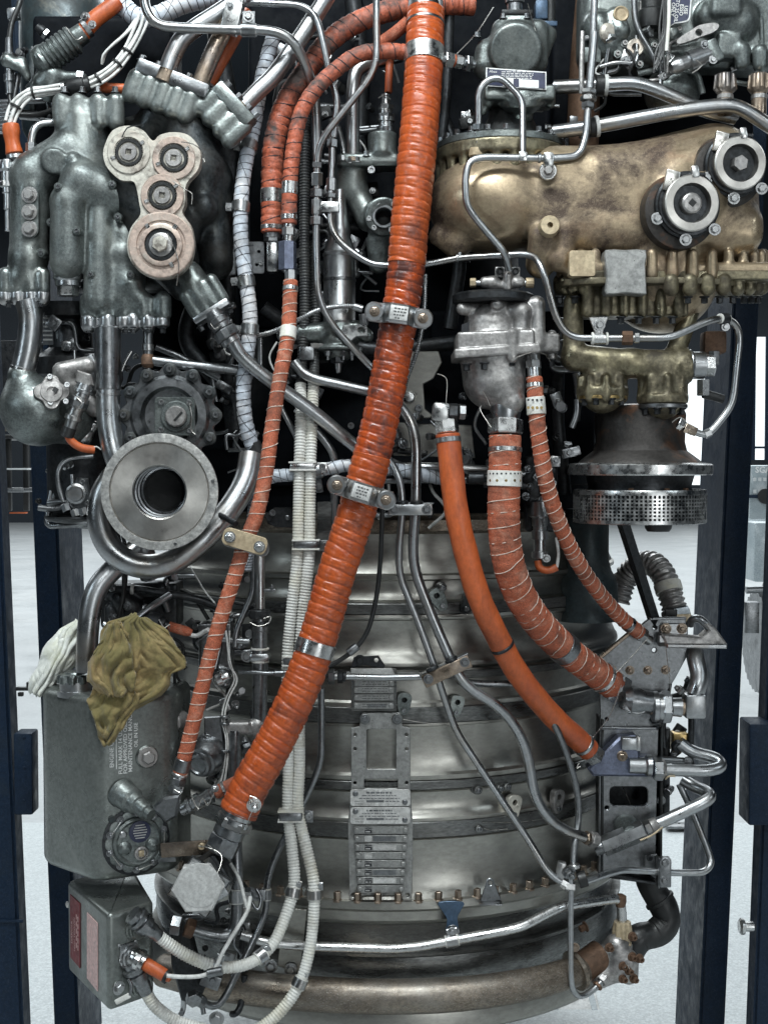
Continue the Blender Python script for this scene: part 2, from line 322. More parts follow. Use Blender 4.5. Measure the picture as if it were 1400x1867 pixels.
def rrect(x0, y0, x1, y1, r, n=4):
    out = []
    for cx, cy, a0 in ((x1 - r, y0 + r, -90), (x1 - r, y1 - r, 0), (x0 + r, y1 - r, 90), (x0 + r, y0 + r, 180)):
        for k in range(n + 1):
            a = math.radians(a0 + 90 * k / n); out.append((cx + r * math.cos(a), cy + r * math.sin(a)))
    return out
def prism(name, outline, d, th, m, parent=None, holes=(), bev=1.2, fr=None, sharp=35):
    """picture-plane outline (px) at depth d, th mm thick going back. fr=(pos,x,y,z): outline in mm in that frame (z towards the viewer)"""
    bm = bmesh.new(); loops = []
    for lp in [outline] + list(holes):
        vs = [bm.verts.new((q[0], q[1], 0)) for q in lp]; loops.append(vs)
    es = []
    for vs in loops: es += [bm.edges.new((vs[i], vs[(i + 1) % len(vs)])) for i in range(len(vs))]
    r = bmesh.ops.triangle_fill(bm, use_beauty=True, use_dissolve=False, edges=es, normal=(0, 0, 1))
    faces = [g for g in r['geom'] if isinstance(g, bmesh.types.BMFace)]
    ext = bmesh.ops.extrude_face_region(bm, geom=faces)
    bv = [g for g in ext['geom'] if isinstance(g, bmesh.types.BMVert)]
    for v in bv: v.co.z = 1.0
    bmesh.ops.recalc_face_normals(bm, faces=bm.faces[:])
    if bev:
        rim = [e for e in bm.edges if len(e.link_faces) == 2 and all(v.co.z < 0.5 for v in e.verts) and abs(e.link_faces[0].normal.z - e.link_faces[1].normal.z) > 0.5]
        # scale z so that bevel is isotropic
    sc = th
    for v in bm.verts: v.co.z *= sc
    if bev:
        bmesh.ops.bevel(bm, geom=rim, offset=min(bev, th * 0.45), segments=1, affect='EDGES', clamp_overlap=True)
    bm.verts.index_update()
    if fr:
        p, x, y, z = fr; vs = [tuple(p + (x * v.co.x + y * v.co.y - z * v.co.z) * 0.001) for v in bm.verts]
    else:
        vs = []
        for v in bm.verts:
            q = P(v.co.x, v.co.y, d); q.y += v.co.z * 0.001; vs.append(tuple(q))
    fs = [[v.index for v in f.verts] for f in bm.faces]; bm.free()
    o = mk(name, vs, fs, M[m] if isinstance(m, str) else m, parent, True, None, sharp)
    bm = bmesh.new(); bm.from_mesh(o.data); bmesh.ops.recalc_face_normals(bm, faces=bm.faces[:]); bm.to_mesh(o.data); bm.free()
    if True: o.data.set_sharp_from_angle(angle=math.radians(sharp))
    return o
# shared fasteners -------------------------------------------------
_F = {}
def _fast(kind):
    if kind in _F: return _F[kind]
    parts = {'hex': [([(0, 1.45), (0.18, 1.5), (0.22, 1.45)], 16), ([(0.2, 1.0), (0.8, 1.0), (0.98, 0.8)], 6)],
             'cap': [([(0, 1.5), (0.25, 1.5), (0.45, 1.15)], 14), ([(0.4, 1.0), (1.9, 1.0), (2.0, 0.85), (2.0, 0.5), (1.5, 0.45)], 12)],
             'stud': [([(0, 1.4), (0.2, 1.4)], 14), ([(0.2, 1.15), (1.2, 1.15), (1.35, 0.9)], 6), ([(1.2, 0.6), (2.3, 0.6), (2.5, 0.4)], 10)],
             'sock': [([(0, 1.0), (0.9, 1.0), (1.0, 0.9), (1.0, 0.5), (0.4, 0.42)], 14)],
             'round': [([(0, 1.0), (0.35, 0.95), (0.55, 0.6)], 14)]}[kind]
    vs = []; fs = []
    for prof, s in parts:
        b = len(vs)
        for h, r in prof:
            for k in range(s):
                a = 2 * math.pi * k / s + 0.3; rr = r * (0.88 if (kind == 'cap' and s == 12 and k % 2) else 1); vs.append((rr * math.cos(a), rr * math.sin(a), h))
        for i in range(len(prof) - 1):
            for k in range(s): k2 = (k + 1) % s; fs.append([b + i * s + k, b + i * s + k2, b + (i + 1) * s + k2, b + (i + 1) * s + k])
        fs.append([b + (len(prof) - 1) * s + k for k in range(s)])
    me = bpy.data.meshes.new('fastener_' + kind); me.from_pydata(vs, [], fs)
    me.polygons.foreach_set('use_smooth', [True] * len(fs)); me.set_sharp_from_angle(angle=math.radians(30))
    _F[kind] = me; return me
_FM = {}
def bolt(parent, pos, r, kind='hex', m='steel', d=FRONT, name='bolt', hs=1.0):
    key = (kind, m)
    if key not in _FM: me = _fast(kind).copy(); me.materials.append(M[m]); _FM[key] = me
    pos = P(*pos) if not isinstance(pos, Vector) else pos
    x, y, z = frame_of(d); a = random.random() * 6.28
    x2 = x * math.cos(a) + y * math.sin(a); y2 = y * math.cos(a) - x * math.sin(a)
    s = r * 0.001
    mw = Matrix(((x2.x * s, y2.x * s, z.x * s * hs, pos.x), (x2.y * s, y2.y * s, z.y * s * hs, pos.y), (x2.z * s, y2.z * s, z.z * s * hs, pos.z), (0, 0, 0, 1)))
    return _link(bpy.data.objects.new(name, _FM[key]), mw, parent)
def screw(parent, pos, r, m='plate_d', d=FRONT):
    o = bolt(parent, pos, r, 'round', m, d, 'screw'); return o
# rings / bands / clips on a path -----------------------------------
def band(parent, path, i, r, w, m='steel_b', name='band', bead=0.0, sides=28):
    p, t = path.at(i); h = w / 2
    prof = [(-h, r - 2), (-h, r), (-h + 0.8, r + 0.8 + bead), (h - 0.8, r + 0.8 + bead), (h, r), (h, r - 2)]
    return lathe(name, p, t, prof, m, parent, sides)
def pnut(parent, path, i, r, L, m='steel', name='nut', sides=6):
    p, t = path.at(i); return nut(name, p - t * (L * 0.0005), t, r, L, m, parent, random.random(), sides)
def ferrule(parent, path, i, r, L, m='steel', name='ferrule'):
    p, t = path.at(i); return lathe(name, p - t * (L * 0.0005), t, cylprof(L, r, min(1.0, r * 0.2)), m, parent, 18)
def pclip(label, path, i, r, w, bolt_off=(0, -1), m='steel_d', cush='white_r', group=None, bm='steel', name='pipe_clip', tail=12):
    """P clip: cushion ring + metal strap + tab + bolt"""
    p, t = path.at(i); px, py = topx(p)
    th = T(name, label, 'clip', (px, py, p.y * 1000), group)
    h = w / 2
    lathe('cushion', p, t, [(-h - 1.5, r), (-h - 1.5, r + 1.8), (h + 1.5, r + 1.8), (h + 1.5, r)], cush, th, 20)
    lathe('strap', p, t, [(-h + 0.5, r + 1.0), (-h + 0.5, r + 2.8), (h - 0.5, r + 2.8), (h - 0.5, r + 1.0)], m, th, 20)
    v = V3(bolt_off[0], bolt_off[1], 0); q = p + v * ((r + tail * 0.5) * 0.001)
    z = FRONT; tt = (t - z * t.dot(z)).normalized()
    box('tab', q, (w - 1.5, 3.0, tail + 2), m, th, (tt, z, tt.cross(z)) if abs(tt.cross(z).dot(v)) > 0.3 else (tt.cross(z), z, tt), 0.8, 1)
    bolt(th, p + v * ((r + tail * 0.6) * 0.001) + z * 0.0015, w * 0.27, 'hex', bm)
    return th
# castings: smooth distance-field union, meshed with surface nets -----
class Cast:
    def __init__(s, vox=3.0): s.ops = []; s.h = vox * 0.001
    def _p(s, q): return np.array(P(*q)) if not isinstance(q, Vector) else np.array(q)
    def cap(s, a, b, ra, rb=None, k=8, cut=False):
        a = s._p(a); b = s._p(b); ra *= 0.001; rb = ra if rb is None else rb * 0.001; ba = b - a; L = max(1e-9, ba @ ba)
        def f(X):
            q = X - a; t = np.clip((q @ ba) / L, 0, 1); return np.linalg.norm(q - t[..., None] * ba, axis=-1) - (ra + (rb - ra) * t)
        m = max(ra, rb); s.ops.append((f, np.minimum(a, b) - m, np.maximum(a, b) + m, k * 0.001, cut)); return s
    def sph(s, c, r, k=8, cut=False): return s.cap(c, (c[0], c[1] + 0.01, c[2]), r, r, k, cut)
    def ell(s, c, rx, ry, rz, k=8, cut=False):
        c = s._p(c); R = np.array((rx, ry, rz)) * 0.001
        def f(X):
            q = (X - c) / R; l = np.linalg.norm(q, axis=-1); return (l - 1) * R.min() * 1.0
        s.ops.append((f, c - R, c + R, k * 0.001, cut)); return s
    def cyl(s, a, b, r, k=4, rd=2, cut=False):
        a = s._p(a); b = s._p(b); r *= 0.001; rd *= 0.001; ba = b - a; L = np.linalg.norm(ba); z = ba / L; c = (a + b) / 2
        def f(X):
            q = X - c; h = np.abs(q @ z) - L / 2 + rd; rr = np.sqrt(np.maximum(0, (q * q).sum(-1) - (q @ z) ** 2)) - r + rd
            return np.minimum(np.maximum(h, rr), 0) + np.sqrt(np.maximum(h, 0) ** 2 + np.maximum(rr, 0) ** 2) - rd
        e = r + 0.002; s.ops.append((f, np.minimum(a, b) - e, np.maximum(a, b) + e, k * 0.001, cut)); return s
    def box(s, c, hx, hy, hz, k=4, rd=4, ax=None, cut=False):
        c = s._p(c); H = np.array((hx, hy, hz)) * 0.001; rd *= 0.001
        A = np.array([tuple(v) for v in ax]) if ax else np.eye(3)
        def f(X):
            q = np.abs((X - c) @ A.T) - H + rd
            return np.linalg.norm(np.maximum(q, 0), axis=-1) + np.minimum(q.max(-1), 0) - rd
        e = np.abs(A.T) @ H; s.ops.append((f, c - e, c + e, k * 0.001, cut)); return s
    def build(s, name, m, parent=None):
        h = s.h; lo = np.min([o[1] for o in s.ops if not o[4]], 0) - 3 * h; hi = np.max([o[2] for o in s.ops if not o[4]], 0) + 3 * h
        n = np.ceil((hi - lo) / h).astype(int) + 1
        G = np.full(tuple(n), 0.05, dtype=np.float32)
        ax = [lo[i] + h * np.arange(n[i]) for i in range(3)]
        for f, a, b, k, cut in s.ops:
            mg = k * 2 + 3 * h
            i0 = np.clip(np.floor((a - mg - lo) / h).astype(int), 0, n); i1 = np.clip(np.ceil((b + mg - lo) / h).astype(int) + 1, 0, n)
            if (i1 <= i0).any(): continue
            sl = tuple(slice(i0[j], i1[j]) for j in range(3))
            X = np.stack(np.meshgrid(ax[0][sl[0]], ax[1][sl[1]], ax[2][sl[2]], indexing='ij'), -1)
            v = f(X); g = G[sl]
            if cut:
                v = -v; kk = np.maximum(k - np.abs(g - v), 0) / max(k, 1e-9); G[sl] = np.maximum(g, v) + kk * kk * k * 0.25
            else:
                kk = np.maximum(k - np.abs(g - v), 0) / max(k, 1e-9); G[sl] = np.minimum(g, v) - kk * kk * k * 0.25
        I = G < 0
        c8 = [(i, j, k) for i in (0, 1) for j in (0, 1) for k in (0, 1)]
        def cs(A, o): return A[o[0]:A.shape[0] - 1 + o[0], o[1]:A.shape[1] - 1 + o[1], o[2]:A.shape[2] - 1 + o[2]]
        cnt = sum(cs(I, o).astype(np.int8) for o in c8); mix = (cnt > 0) & (cnt < 8)
        idx = np.argwhere(mix); ids = np.full(mix.shape, -1, dtype=np.int64); ids[mix] = np.arange(len(idx))
        acc = np.zeros((len(idx), 3)); num = np.zeros(len(idx))
        for o in c8:
            for axs in range(3):
                if o[axs]: continue
                o2 = list(o); o2[axs] = 1
                fa = G[tuple((idx + o).T)]; fb = G[tuple((idx + o2).T)]; cr = (fa < 0) != (fb < 0)
                t = np.where(cr, fa / np.where(fa == fb, 1, fa - fb), 0)
                pt = np.array(o, float)[None, :] + t[:, None] * (np.array(o2) - np.array(o))[None, :]
                acc += pt * cr[:, None]; num += cr
        verts = lo + h * (idx + acc / num[:, None])
        faces = []
        for axs in range(3):
            u, w = (axs + 1) % 3, (axs + 2) % 3
            sl0 = [slice(None)] * 3; sl1 = [slice(None)] * 3; sl0[axs] = slice(0, -1); sl1[axs] = slice(1, None)
            a = I[tuple(sl0)]; b = I[tuple(sl1)]; e = np.argwhere(a != b)
            e = e[(e[:, u] > 0) & (e[:, w] > 0) & (e[:, u] < mix.shape[u]) & (e[:, w] < mix.shape[w])]
            ins = a[tuple(e.T)]
            def cid(du, dw):
                q = e.copy(); q[:, u] += du; q[:, w] += dw; return ids[tuple(q.T)]
            q = np.stack([cid(-1, -1), cid(0, -1), cid(0, 0), cid(-1, 0)], 1)
            q[~ins] = q[~ins][:, ::-1]; faces.append(q)
        faces = np.concatenate(faces); faces = faces[(faces >= 0).all(1)]
        return mk(name, verts, faces, M[m] if isinstance(m, str) else m, parent, True)
def text(body, pos, size, m, parent, x=Vector((1, 0, 0)), y=Vector((0, 0, 1)), align='CENTER', name='lettering', bold=0.0):
    cu = bpy.data.curves.new(name, 'FONT'); cu.body = body; cu.size = size * 0.001 * 1.35; cu.align_x = align; cu.align_y = 'CENTER'; cu.offset = bold * 0.001; cu.resolution_u = 2
    tmp = bpy.data.objects.new('lettering_curve', cu); COL.objects.link(tmp)
    me = bpy.data.meshes.new_from_object(tmp.evaluated_get(bpy.context.evaluated_depsgraph_get())); bpy.data.objects.remove(tmp); bpy.data.curves.remove(cu)
    me.materials.clear(); me.materials.append(M[m]); me.name = name
    z = x.cross(y).normalized(); p = P(*pos) if not isinstance(pos, Vector) else pos
    mw = Matrix(((x.x, y.x, z.x, p.x), (x.y, y.y, z.y, p.y), (x.z, y.z, z.z, p.z), (0, 0, 0, 1)))
    return _link(bpy.data.objects.new(name, me), mw, parent)
def wire(parent, pts, r=0.8, m='wire', name='safety_wire', fr=None):
    p = Path(pts, fr, 2.5); o, _ = tube(name, None, r, m, parent, path=p, sides=5, cap=False); return o
def zt(x0, y0):
    k = 480.0 / 1400.0
    return lambda x, y, d=0.0: (x0 + x * k, y0 + y * k, d)
A1, A2, A3 = zt(0, 0), zt(460, 0), zt(920, 0); B1, B2, B3 = zt(0, 460), zt(460, 460), zt(920, 460)
C1, C2, C3 = zt(0, 920), zt(460, 920), zt(920, 920); D1, D2, D3 = zt(0, 1387), zt(460, 1387), zt(920, 1387)
def struct(o): o['kind'] = 'structure'; return o

def greek(parent, x0, x1, y, d, h, m, seed=0, X=None):
    """one line of print too small to read: word-length dashes"""
    rr = random.Random(seed + int(x0 * 7 + y * 13)); x = x0; vs = []; fs = []
    while x < x1 - 1:
        w = rr.uniform(2.5, 9); w = min(w, x1 - x); b = len(vs)
        vs += [tuple(P(px, py, d)) for px, py in ((x, y + h / 2), (x + w, y + h / 2), (x + w, y - h / 2), (x, y - h / 2))]; fs.append([b, b + 1, b + 2, b + 3]); x += w + rr.uniform(1.2, 2.2)
    return mk('small_print', vs, fs, M[m], parent, False)
# ================================================================ setting
def quad(name, pts, m, parent=None): return mk(name, [tuple(p) for p in pts], [list(range(len(pts)))], M[m], parent, False)
M['floor'] = mat('grey_hall_floor', (0.42, 0.435, 0.44), 0.45, 0.0, (0.33, 0.34, 0.345), 0.6, 1.2, g2=(0.47, 0.48, 0.48), g2_scale=0.5, bump=0.03, fine=0.05, fine_scale=60)
M['plinth'] = mat('speckled_plinth', (0.52, 0.55, 0.555), 0.5, 0.0, (0.42, 0.45, 0.46), 0.7, 60, speck=(0.75, 0.77, 0.77), g2=(0.5, 0.47, 0.4), g2_scale=2.2, g2_lo=0.68, g2_hi=0.8, bump=0.1)
M['hallwall'] = mat('dark_hall_wall', (0.012, 0.017, 0.024), 0.7, 0.0, None, bump=0.0)
M['white_wall'] = mat('pale_wall', (0.6, 0.62, 0.62), 0.6, 0.0, None, bump=0.0, fine=0.03)
M['case_glass'] = mat('showcase_glass', (0.35, 0.40, 0.42), 0.12, 0.0, (0.2, 0.25, 0.28), 0.6, 6, bump=0.0)
fl = mk('floor', [(-32, -14, -1.39), (32, -14, -1.39), (32, 31, -1.39), (-32, 31, -1.39)], [[0, 1, 2, 3]], M['floor'], None, False); struct(fl)
bw = mk('wall_back', [(-32, 30, -1.39), (32, 30, -1.39), (32, 30, 9), (-32, 30, 9)], [[0, 1, 2, 3]], M['hallwall'], None, False); struct(bw)
cl = mk('ceiling', [(-32, 3.2, 8), (32, 3.2, 8), (32, 30.5, 8), (-32, 30.5, 8)], [[3, 2, 1, 0]], M['hallwall'], None, False); struct(cl)
pl = T('plinth', 'low pale speckled plinth under the engine stand', 'plinth', (700, 1867, 500))
box('slab', Vector((0, 0.9, -1.348)), (3400, 3000, 76), 'plinth', pl, bev=6)
# lit windows at the far end
M['daylight'] = bpy.data.materials.new('daylit_window'); M['daylight'].use_nodes = True
_b = M['daylight'].node_tree.nodes['Principled BSDF']; _b.inputs['Base Color'].default_value = (0.8, 0.85, 0.85, 1); _b.inputs['Emission Color'].default_value = (0.9, 0.97, 1, 1); _b.inputs['Emission Strength'].default_value = 1.6
for k, (x0, x1, y0, y1, lb) in enumerate(((1236, 1292, 690, 884, 'bright far window between the round filter flange and the navy post'), (1372, 1424, 614, 838, 'bright far window to the right of the navy post'))):
    w = T('hall_window', lb, 'window', (x0, y1, 29000), 'bright windows at the far end of the hall')
    prism('pane', rrect(x0, y0, x1, y1, 1), 29300, 20, 'daylight', w, bev=0)
    for s in (x0, x1): box('frame', P(s, (y0 + y1) / 2, 29250), (130, 60, (y1 - y0) * 13.2), 'navy', w, bev=0)
    if k: box('glazing_bar', P(x0 + 26, (y0 + y1) / 2, 29240), (80, 60, (y1 - y0) * 13.2), 'navy', w, bev=0)
    box('transom', P((x0 + x1) / 2, y0 + (y1 - y0) * 0.9, 29245), ((x1 - x0) * 13.2, 50, 50), 'navy', w, bev=0)
# far exhibits
def far_box(name, label, cat, x0, y0, x1, y1, d, dep, m, bev=20):
    s = (d * 0.001 + DIST) / F_PX * 1000
    t = T(name, label, cat, ((x0 + x1) / 2, y1, d))
    box('body', P((x0 + x1) / 2, (y0 + y1) / 2, d) + Vector((0, dep * 0.0005, 0)), ((x1 - x0) * s, dep, (y1 - y0) * s), m, t, bev=bev); return t
c = far_box('showcase', 'pale glass showcase with white lettering beyond the navy post', 'showcase', 1366, 848, 1460, 952, 7000, 900, 'case_glass')
text('SGA', (1391, 857, 6960), 44, 'ink_w', c, bold=2); box('shelf', P(1400, 905, 6980), (330, 30, 24), 'navy', c, bev=2); prism('ornament', circ(1396, 905, 14), 6950, 20, 'black', c, bev=0)
for k in range(5): box('caption_card', P(1376 + (k % 3) * 9, 874 + (k // 3) * 22, 6975), (20, 8, 26), 'white_wall', c, bev=0)
far_box('display_plinth', 'blue grey display plinth standing below the far showcase', 'plinth', 1374, 952, 1460, 1062, 5200, 500, 'case_glass')
t = far_box('workbench', 'dark cluttered bench seen past the left post', 'bench', -30, 792, 54, 800, 7500, 700, 'black')
for x in (-20, 16, 48): box('leg', P(x, 864, 7600), (40, 40, 560), 'black', t, bev=3)
box('back_panel', P(8, 700, 8300), (420, 40, 700), 'steel_k', t, bev=3)
box('paper', P(40, 855, 7300), (150, 260, 12), 'white_wall', t, bev=1); box('lower_shelf', P(14, 893, 7550), (380, 500, 30), 'steel_d', t, bev=3)
for k in range(6): lathe('canister', P(4 + k * 9, 786, 7400 + 40 * (k % 2)), (0, 0, 1), [(0, 18), (60, 18), (90 + 20 * (k % 3), 8), (96 + 20 * (k % 3), 8)], ('brass', 'steel', 'steel_d')[k % 3], t, 12)
box('orange_strip', P(34, 935, 7400), (120, 60, 10), 'orange_m', t, bev=1)
t = T('louvre_panel', 'grey louvred panel in the dark behind the left wires', 'panel', (6, 240, 2200))
for k in range(9): box('slat', P(5, 184 + k * 7, 2200), (66, 20, 10), 'steel_d', t, bev=1)
# navy stand
def post(name, label, top, bot, w, dep, d, extra=()):
    """leaning square post: top/bot = (px of front-left edge, py)"""
    t = T(name, label, 'post', (bot[0], bot[1], d), 'navy posts of the engine stand')
    a = P(top[0], top[1], d); b = P(bot[0], bot[1], d); s = 0.001
    dr = (b - a).normalized(); a2 = a - dr * 1.2; b2 = b + dr * ((b.z + 1.31) / max(0.2, -dr.z) if b.z > -1.31 else 0.0)
    vs = []
    for q in (a2, b2):
        for ox, oy in ((0, 0), (w, 0), (w, dep), (0, dep)): vs.append((q.x + ox * s, q.y + oy * s, q.z))
    o = mk('beam', vs, [[0, 1, 5, 4], [1, 2, 6, 5], [2, 3, 7, 6], [3, 0, 4, 7], [3, 2, 1, 0], [4, 5, 6, 7]], M['navy'], t, False)
    bm = bmesh.new(); bm.from_mesh(o.data); bmesh.ops.bevel(bm, geom=bm.edges[:], offset=0.006, segments=3, affect='EDGES'); bmesh.ops.recalc_face_normals(bm, faces=bm.faces[:]); bm.to_mesh(o.data); bm.free()
    o.data.polygons.foreach_set('use_smooth', [True] * len(o.data.polygons)); o.data.set_sharp_from_angle(angle=math.radians(40))
    return t
t = post('stand_post', 'leaning navy post at the left edge with a bolted block', (-93, 640), (-38, 1867), 86, 60, 150)
box('block', P(48, 1407, 160), (36, 50, 160), 'navy', t, bev=4)
for y in (1345, 1400, 1460): bolt(t, P(44, y, 135), 3.0, 'round', 'navy')
box('weld_seam', P(0, 1680, 148), (92, 4, 6), 'navy', t, bev=1)
t = post('stand_post', 'navy square post behind the oil tank', (43, 560), (98, 1867), 54, 225, 420)
t = post('stand_post', 'broad navy post behind the gearbox and handle bracket', (1336, 560), (1275, 1867), 56, 225, 420)
t = post('stand_post', 'navy post beyond the right edge with a dark block', (1425, 560), (1374, 1867), 90, 60, 250)
box('block', P(1385, 1405, 250), (64, 80, 205), 'navy', t, bev=4)
t = T('knob', 'silver round knob on the dark post at the right edge', 'knob', (1360, 1690, 240))
lathe('shank', (1374, 1690, 240), (-1, 0, 0), cylprof(24, 10), 'steel_b', t, 20); lathe('head', (1358, 1690, 240), (-1, 0, 0), [(0, 11), (2, 16), (8, 17), (12, 12), (13, 0)], 'steel_b', t, 24)
t = T('latch', 'small black latch on the floor strip beside the white rag', 'latch', (45, 1258, 160))
box('bar', P(42, 1256, 160), (26, 10, 7), 'black', t); box('hook', P(52, 1250, 158), (7, 10, 14), 'black', t); box('foot', P(38, 1266, 160), (10, 10, 8), 'black', t)
t = T('sign_card', 'white card with rounded blue border on the plinth below the engine', 'card', (1050, 1850, 1100))
_cf = (P(1050, 1836, 740), Vector((1, 0, 0)), Vector((0, 0.96, 0.26)).normalized(), Vector((0, -0.26, 0.96)).normalized())
prism('card', rrect(-60, -60, 56, 60, 14), 0, 4, 'white_w', t, fr=_cf)
prism('border', rrect(-54, -54, 50, 54, 12), 0, 1, 'case_glass', t, holes=[rrect(-44, -46, 36, 46, 9)], fr=(_cf[0] + _cf[3] * 0.0012, *_cf[1:]))
# other engine, right edge
t = T('neighbour_engine', 'edge of another engine with a toothed steel ring past the right post', 'engine', (1385, 1250, 1500))
lathe('drum', P(1440, 1160, 1500), (1, 0, 0), [(-60, 60), (-58, 130), (40, 140), (200, 150)], 'steel_k', t, 32)
lathe('toothed_ring', P(1420, 1170, 1480), (1, 0, 0), [(-70, 118), (-70, 150), (-40, 152), (-40, 118)], 'steel_d', t, 64, scal=(32, 8, 140))
lathe('bright_flange', P(1425, 1150, 1500), (1, 0, 0), [(-30, 130), (-28, 168), (-10, 168), (-8, 130)], 'steel_b', t, 48)
tube('pipe', [(1360, 1076, 1380), (1420, 1074, 1380)], 11, 'steel_d', t); box('bracket', P(1368, 1125, 1400), (40, 40, 90), 'steel_d', t)
t = T('grey_hatch', 'flat grey hinge plate on the plinth edge behind the right post', 'plate', (1245, 1503, 1900))
box('leaf', P(1240, 1506, 2300), (110, 60, 10), 'steel_d', t)
for x in (1222, 1238, 1252): bolt(t, P(x, 1502, 2280), 5, 'round', 'steel_k', d=Vector((0, 0, 1)))

# ================================================================ engine casing
AXY = 520.0; CPX = 706.0; RO = 98
AX = P(CPX, 900, AXY).x
def cz(py, R): R += RO; return P(CPX, py, AXY - R).z
def ring(name, prof, m, parent, sides=120, sharp=25):
    vs = []; fs = []; n = len(prof)
    for py, R in prof:
        z = cz(py, R); R = R + RO
        for k in range(sides):
            a = 2 * math.pi * k / sides; vs.append((AX + R * 0.001 * math.sin(a), AXY * 0.001 - R * 0.001 * math.cos(a), z))
    for i in range(n - 1):
        for k in range(sides): k2 = (k + 1) % sides; fs.append([i * sides + k, (i + 1) * sides + k, (i + 1) * sides + k2, i * sides + k2])
    return mk(name, vs, fs, M[m], parent, True, None, sharp)
def onc(px, R):
    """casing surface depth and normal at picture column px for radius R"""
    x = 0.0; d = AXY - R
    for _ in range(6):
        X = P(px, 1200, d).x - AX; X = max(-R * 0.00098, min(R * 0.00098, X)); d = AXY - 1000 * math.sqrt((R * 0.001) ** 2 - X * X)
    n = Vector((X, -(AXY - d) * 0.001, 0)).normalized(); return d, n
casing = T('engine_casing', 'bulging ringed metal engine casing with bolted flange', 'engine casing', (735, 1867, AXY))
ring('upper_casing', [(-80, 180), (500, 190), (640, 250), (780, 300), (860, 335), (868, 360), (885, 360), (888, 345), (940, 352)], 'pitch', casing)  # upper core coloured near-black, its shade put into the material
ring('casing_ring', [(936, 350), (938, 378), (945, 384), (949, 392), (968, 394), (973, 388), (975, 380)], 'casing_b', casing)
ring('casing_ring', [(973, 384), (985, 382), (1005, 382), (1022, 384), (1036, 388), (1046, 393), (1050, 398), (1057, 398), (1060, 388)], 'casing', casing)
ring('casing_ring', [(1059, 389), (1075, 388), (1086, 390), (1094, 394), (1098, 399), (1101, 398), (1103, 394), (1120, 395), (1122, 402), (1127, 403), (1130, 402), (1133, 394)], 'casing', casing)
ring('casing_ring', [(1132, 396), (1148, 393), (1170, 393), (1188, 396), (1200, 401), (1208, 406), (1213, 407), (1216, 407), (1218, 396), (1224, 392)], 'casing', casing)
ring('casing_ring', [(1222, 394), (1240, 395), (1278, 396), (1283, 400), (1290, 402), (1292, 398), (1318, 399), (1321, 404), (1325, 404), (1327, 397)], 'casing', casing)
ring('casing_ring', [(1325, 400), (1345, 397), (1375, 397), (1398, 399), (1410, 403), (1416, 408), (1424, 407), (1427, 402), (1440, 403), (1443, 407), (1447, 400)], 'casing', casing)
ring('casing_ring', [(1445, 402), (1458, 399), (1474, 400), (1486, 404), (1494, 410), (1500, 410), (1503, 405), (1528, 406), (1531, 410), (1535, 403)], 'casing', casing)
ring('casing_ring', [(1533, 406), (1550, 402), (1585, 402), (1612, 405), (1630, 410), (1642, 416)], 'casing', casing)
for a_, b_, r_ in ((1101, 1121, 404), (1291, 1320, 408), (1426, 1442, 411), (1501, 1530, 414), (1226, 1240, 402),):
    ring('casing_belt', [(a_ - 1, r_ - 10), (a_, r_ - 1), (a_ + 1.5, r_), (b_ - 1, r_), (b_, r_ - 2), (b_ + 0.6, r_ - 10)], 'casing_d', casing)
fl_ = ring('bolt_flange', [(1641, 410), (1643, 430), (1646, 440), (1660, 441), (1664, 436), (1680, 434), (1685, 428), (1687, 400)], 'casing', casing)
ring('casing_ring', [(1685, 402), (1700, 398), (1734, 398), (1737, 410), (1741, 416), (1746, 416), (1748, 408)], 'casing_d', casing)
ring('casing_ring', [(1746, 408), (1760, 411), (1790, 413), (1812, 405), (1850, 400)], 'casing_d', casing)
ring('lower_cowl', [(1806, 404), (1832, 424), (1850, 430), (1882, 432), (1886, 430), (1888, 424)], 'casing', casing)
for k in range(89):
    a = 2 * math.pi * (k + 0.5) / 89
    if math.cos(a) < 0.12: continue
    z = cz(1645, 425); bolt(casing, Vector((AX + 0.530 * math.sin(a), AXY * 0.001 - 0.530 * math.cos(a), z + 0.001)), 6.8, 'cap', 'steel_w', Vector((0, 0, 1)), hs=1.3)
for x0, y0, y1 in ((560, 1700, 1712), (870, 1552, 1632), (1000, 1706, 1730)):
    pass
# ================================================================ orange hoses
def wrapped(R, pitch, amp, seed=0, rough=0.5, over=0.0):
    p = pitch * 0.001
    def f(u, th):
        ph = u / p + th / (2 * np.pi) + 0.16 * np.sin(u * 47 + seed) + 0.11 * np.sin(u * 113 + 1.7 * seed) + 0.09 * np.sin(th + u * 71) + 0.05 * np.sin(2 * th - u * 160); fr = ph % 1.0
        w = np.floor(ph); h = np.sin(w * 78.233 + seed) * 43758.5453; h = h - np.floor(h)
        dm = np.minimum(fr, 1 - fr)
        crease = np.exp(-(dm / 0.06) ** 2)
        dome = 1 - (2 * fr - 1) ** 2
        lump = np.sin(th * 2 + 9 * h + u * 23) * 0.5 + np.sin(th * 3 + 17 * h) * 0.28
        ridge = np.exp(-((fr - 0.25 - 0.5 * h + 0.1 * np.sin(th + 5 * h)) / 0.07) ** 2) * np.clip(np.sin(th * 1.0 + 20 * h), 0, 1)
        return R + amp * (0.45 * dome + over * (0.5 - fr) - 1.05 * crease - 0.4 * np.exp(-((fr - 0.38 - 0.3 * h + 0.08 * np.sin(th * 2 + 7 * h)) / 0.05) ** 2) + 0.45 * (h - 0.5)) + amp * rough * (0.3 * lump * dome + 0.32 * ridge)
    return f
def hose(name, label, pts, rad, m, sides=32, step=2.0, cat='hose', group='orange hoses'):
    p = Path(pts, None, step); a = p.at(0)[0]; px, py = topx(a)
    t = T(name, label, cat, (px, py, a.y * 1000), group)
    return t, p
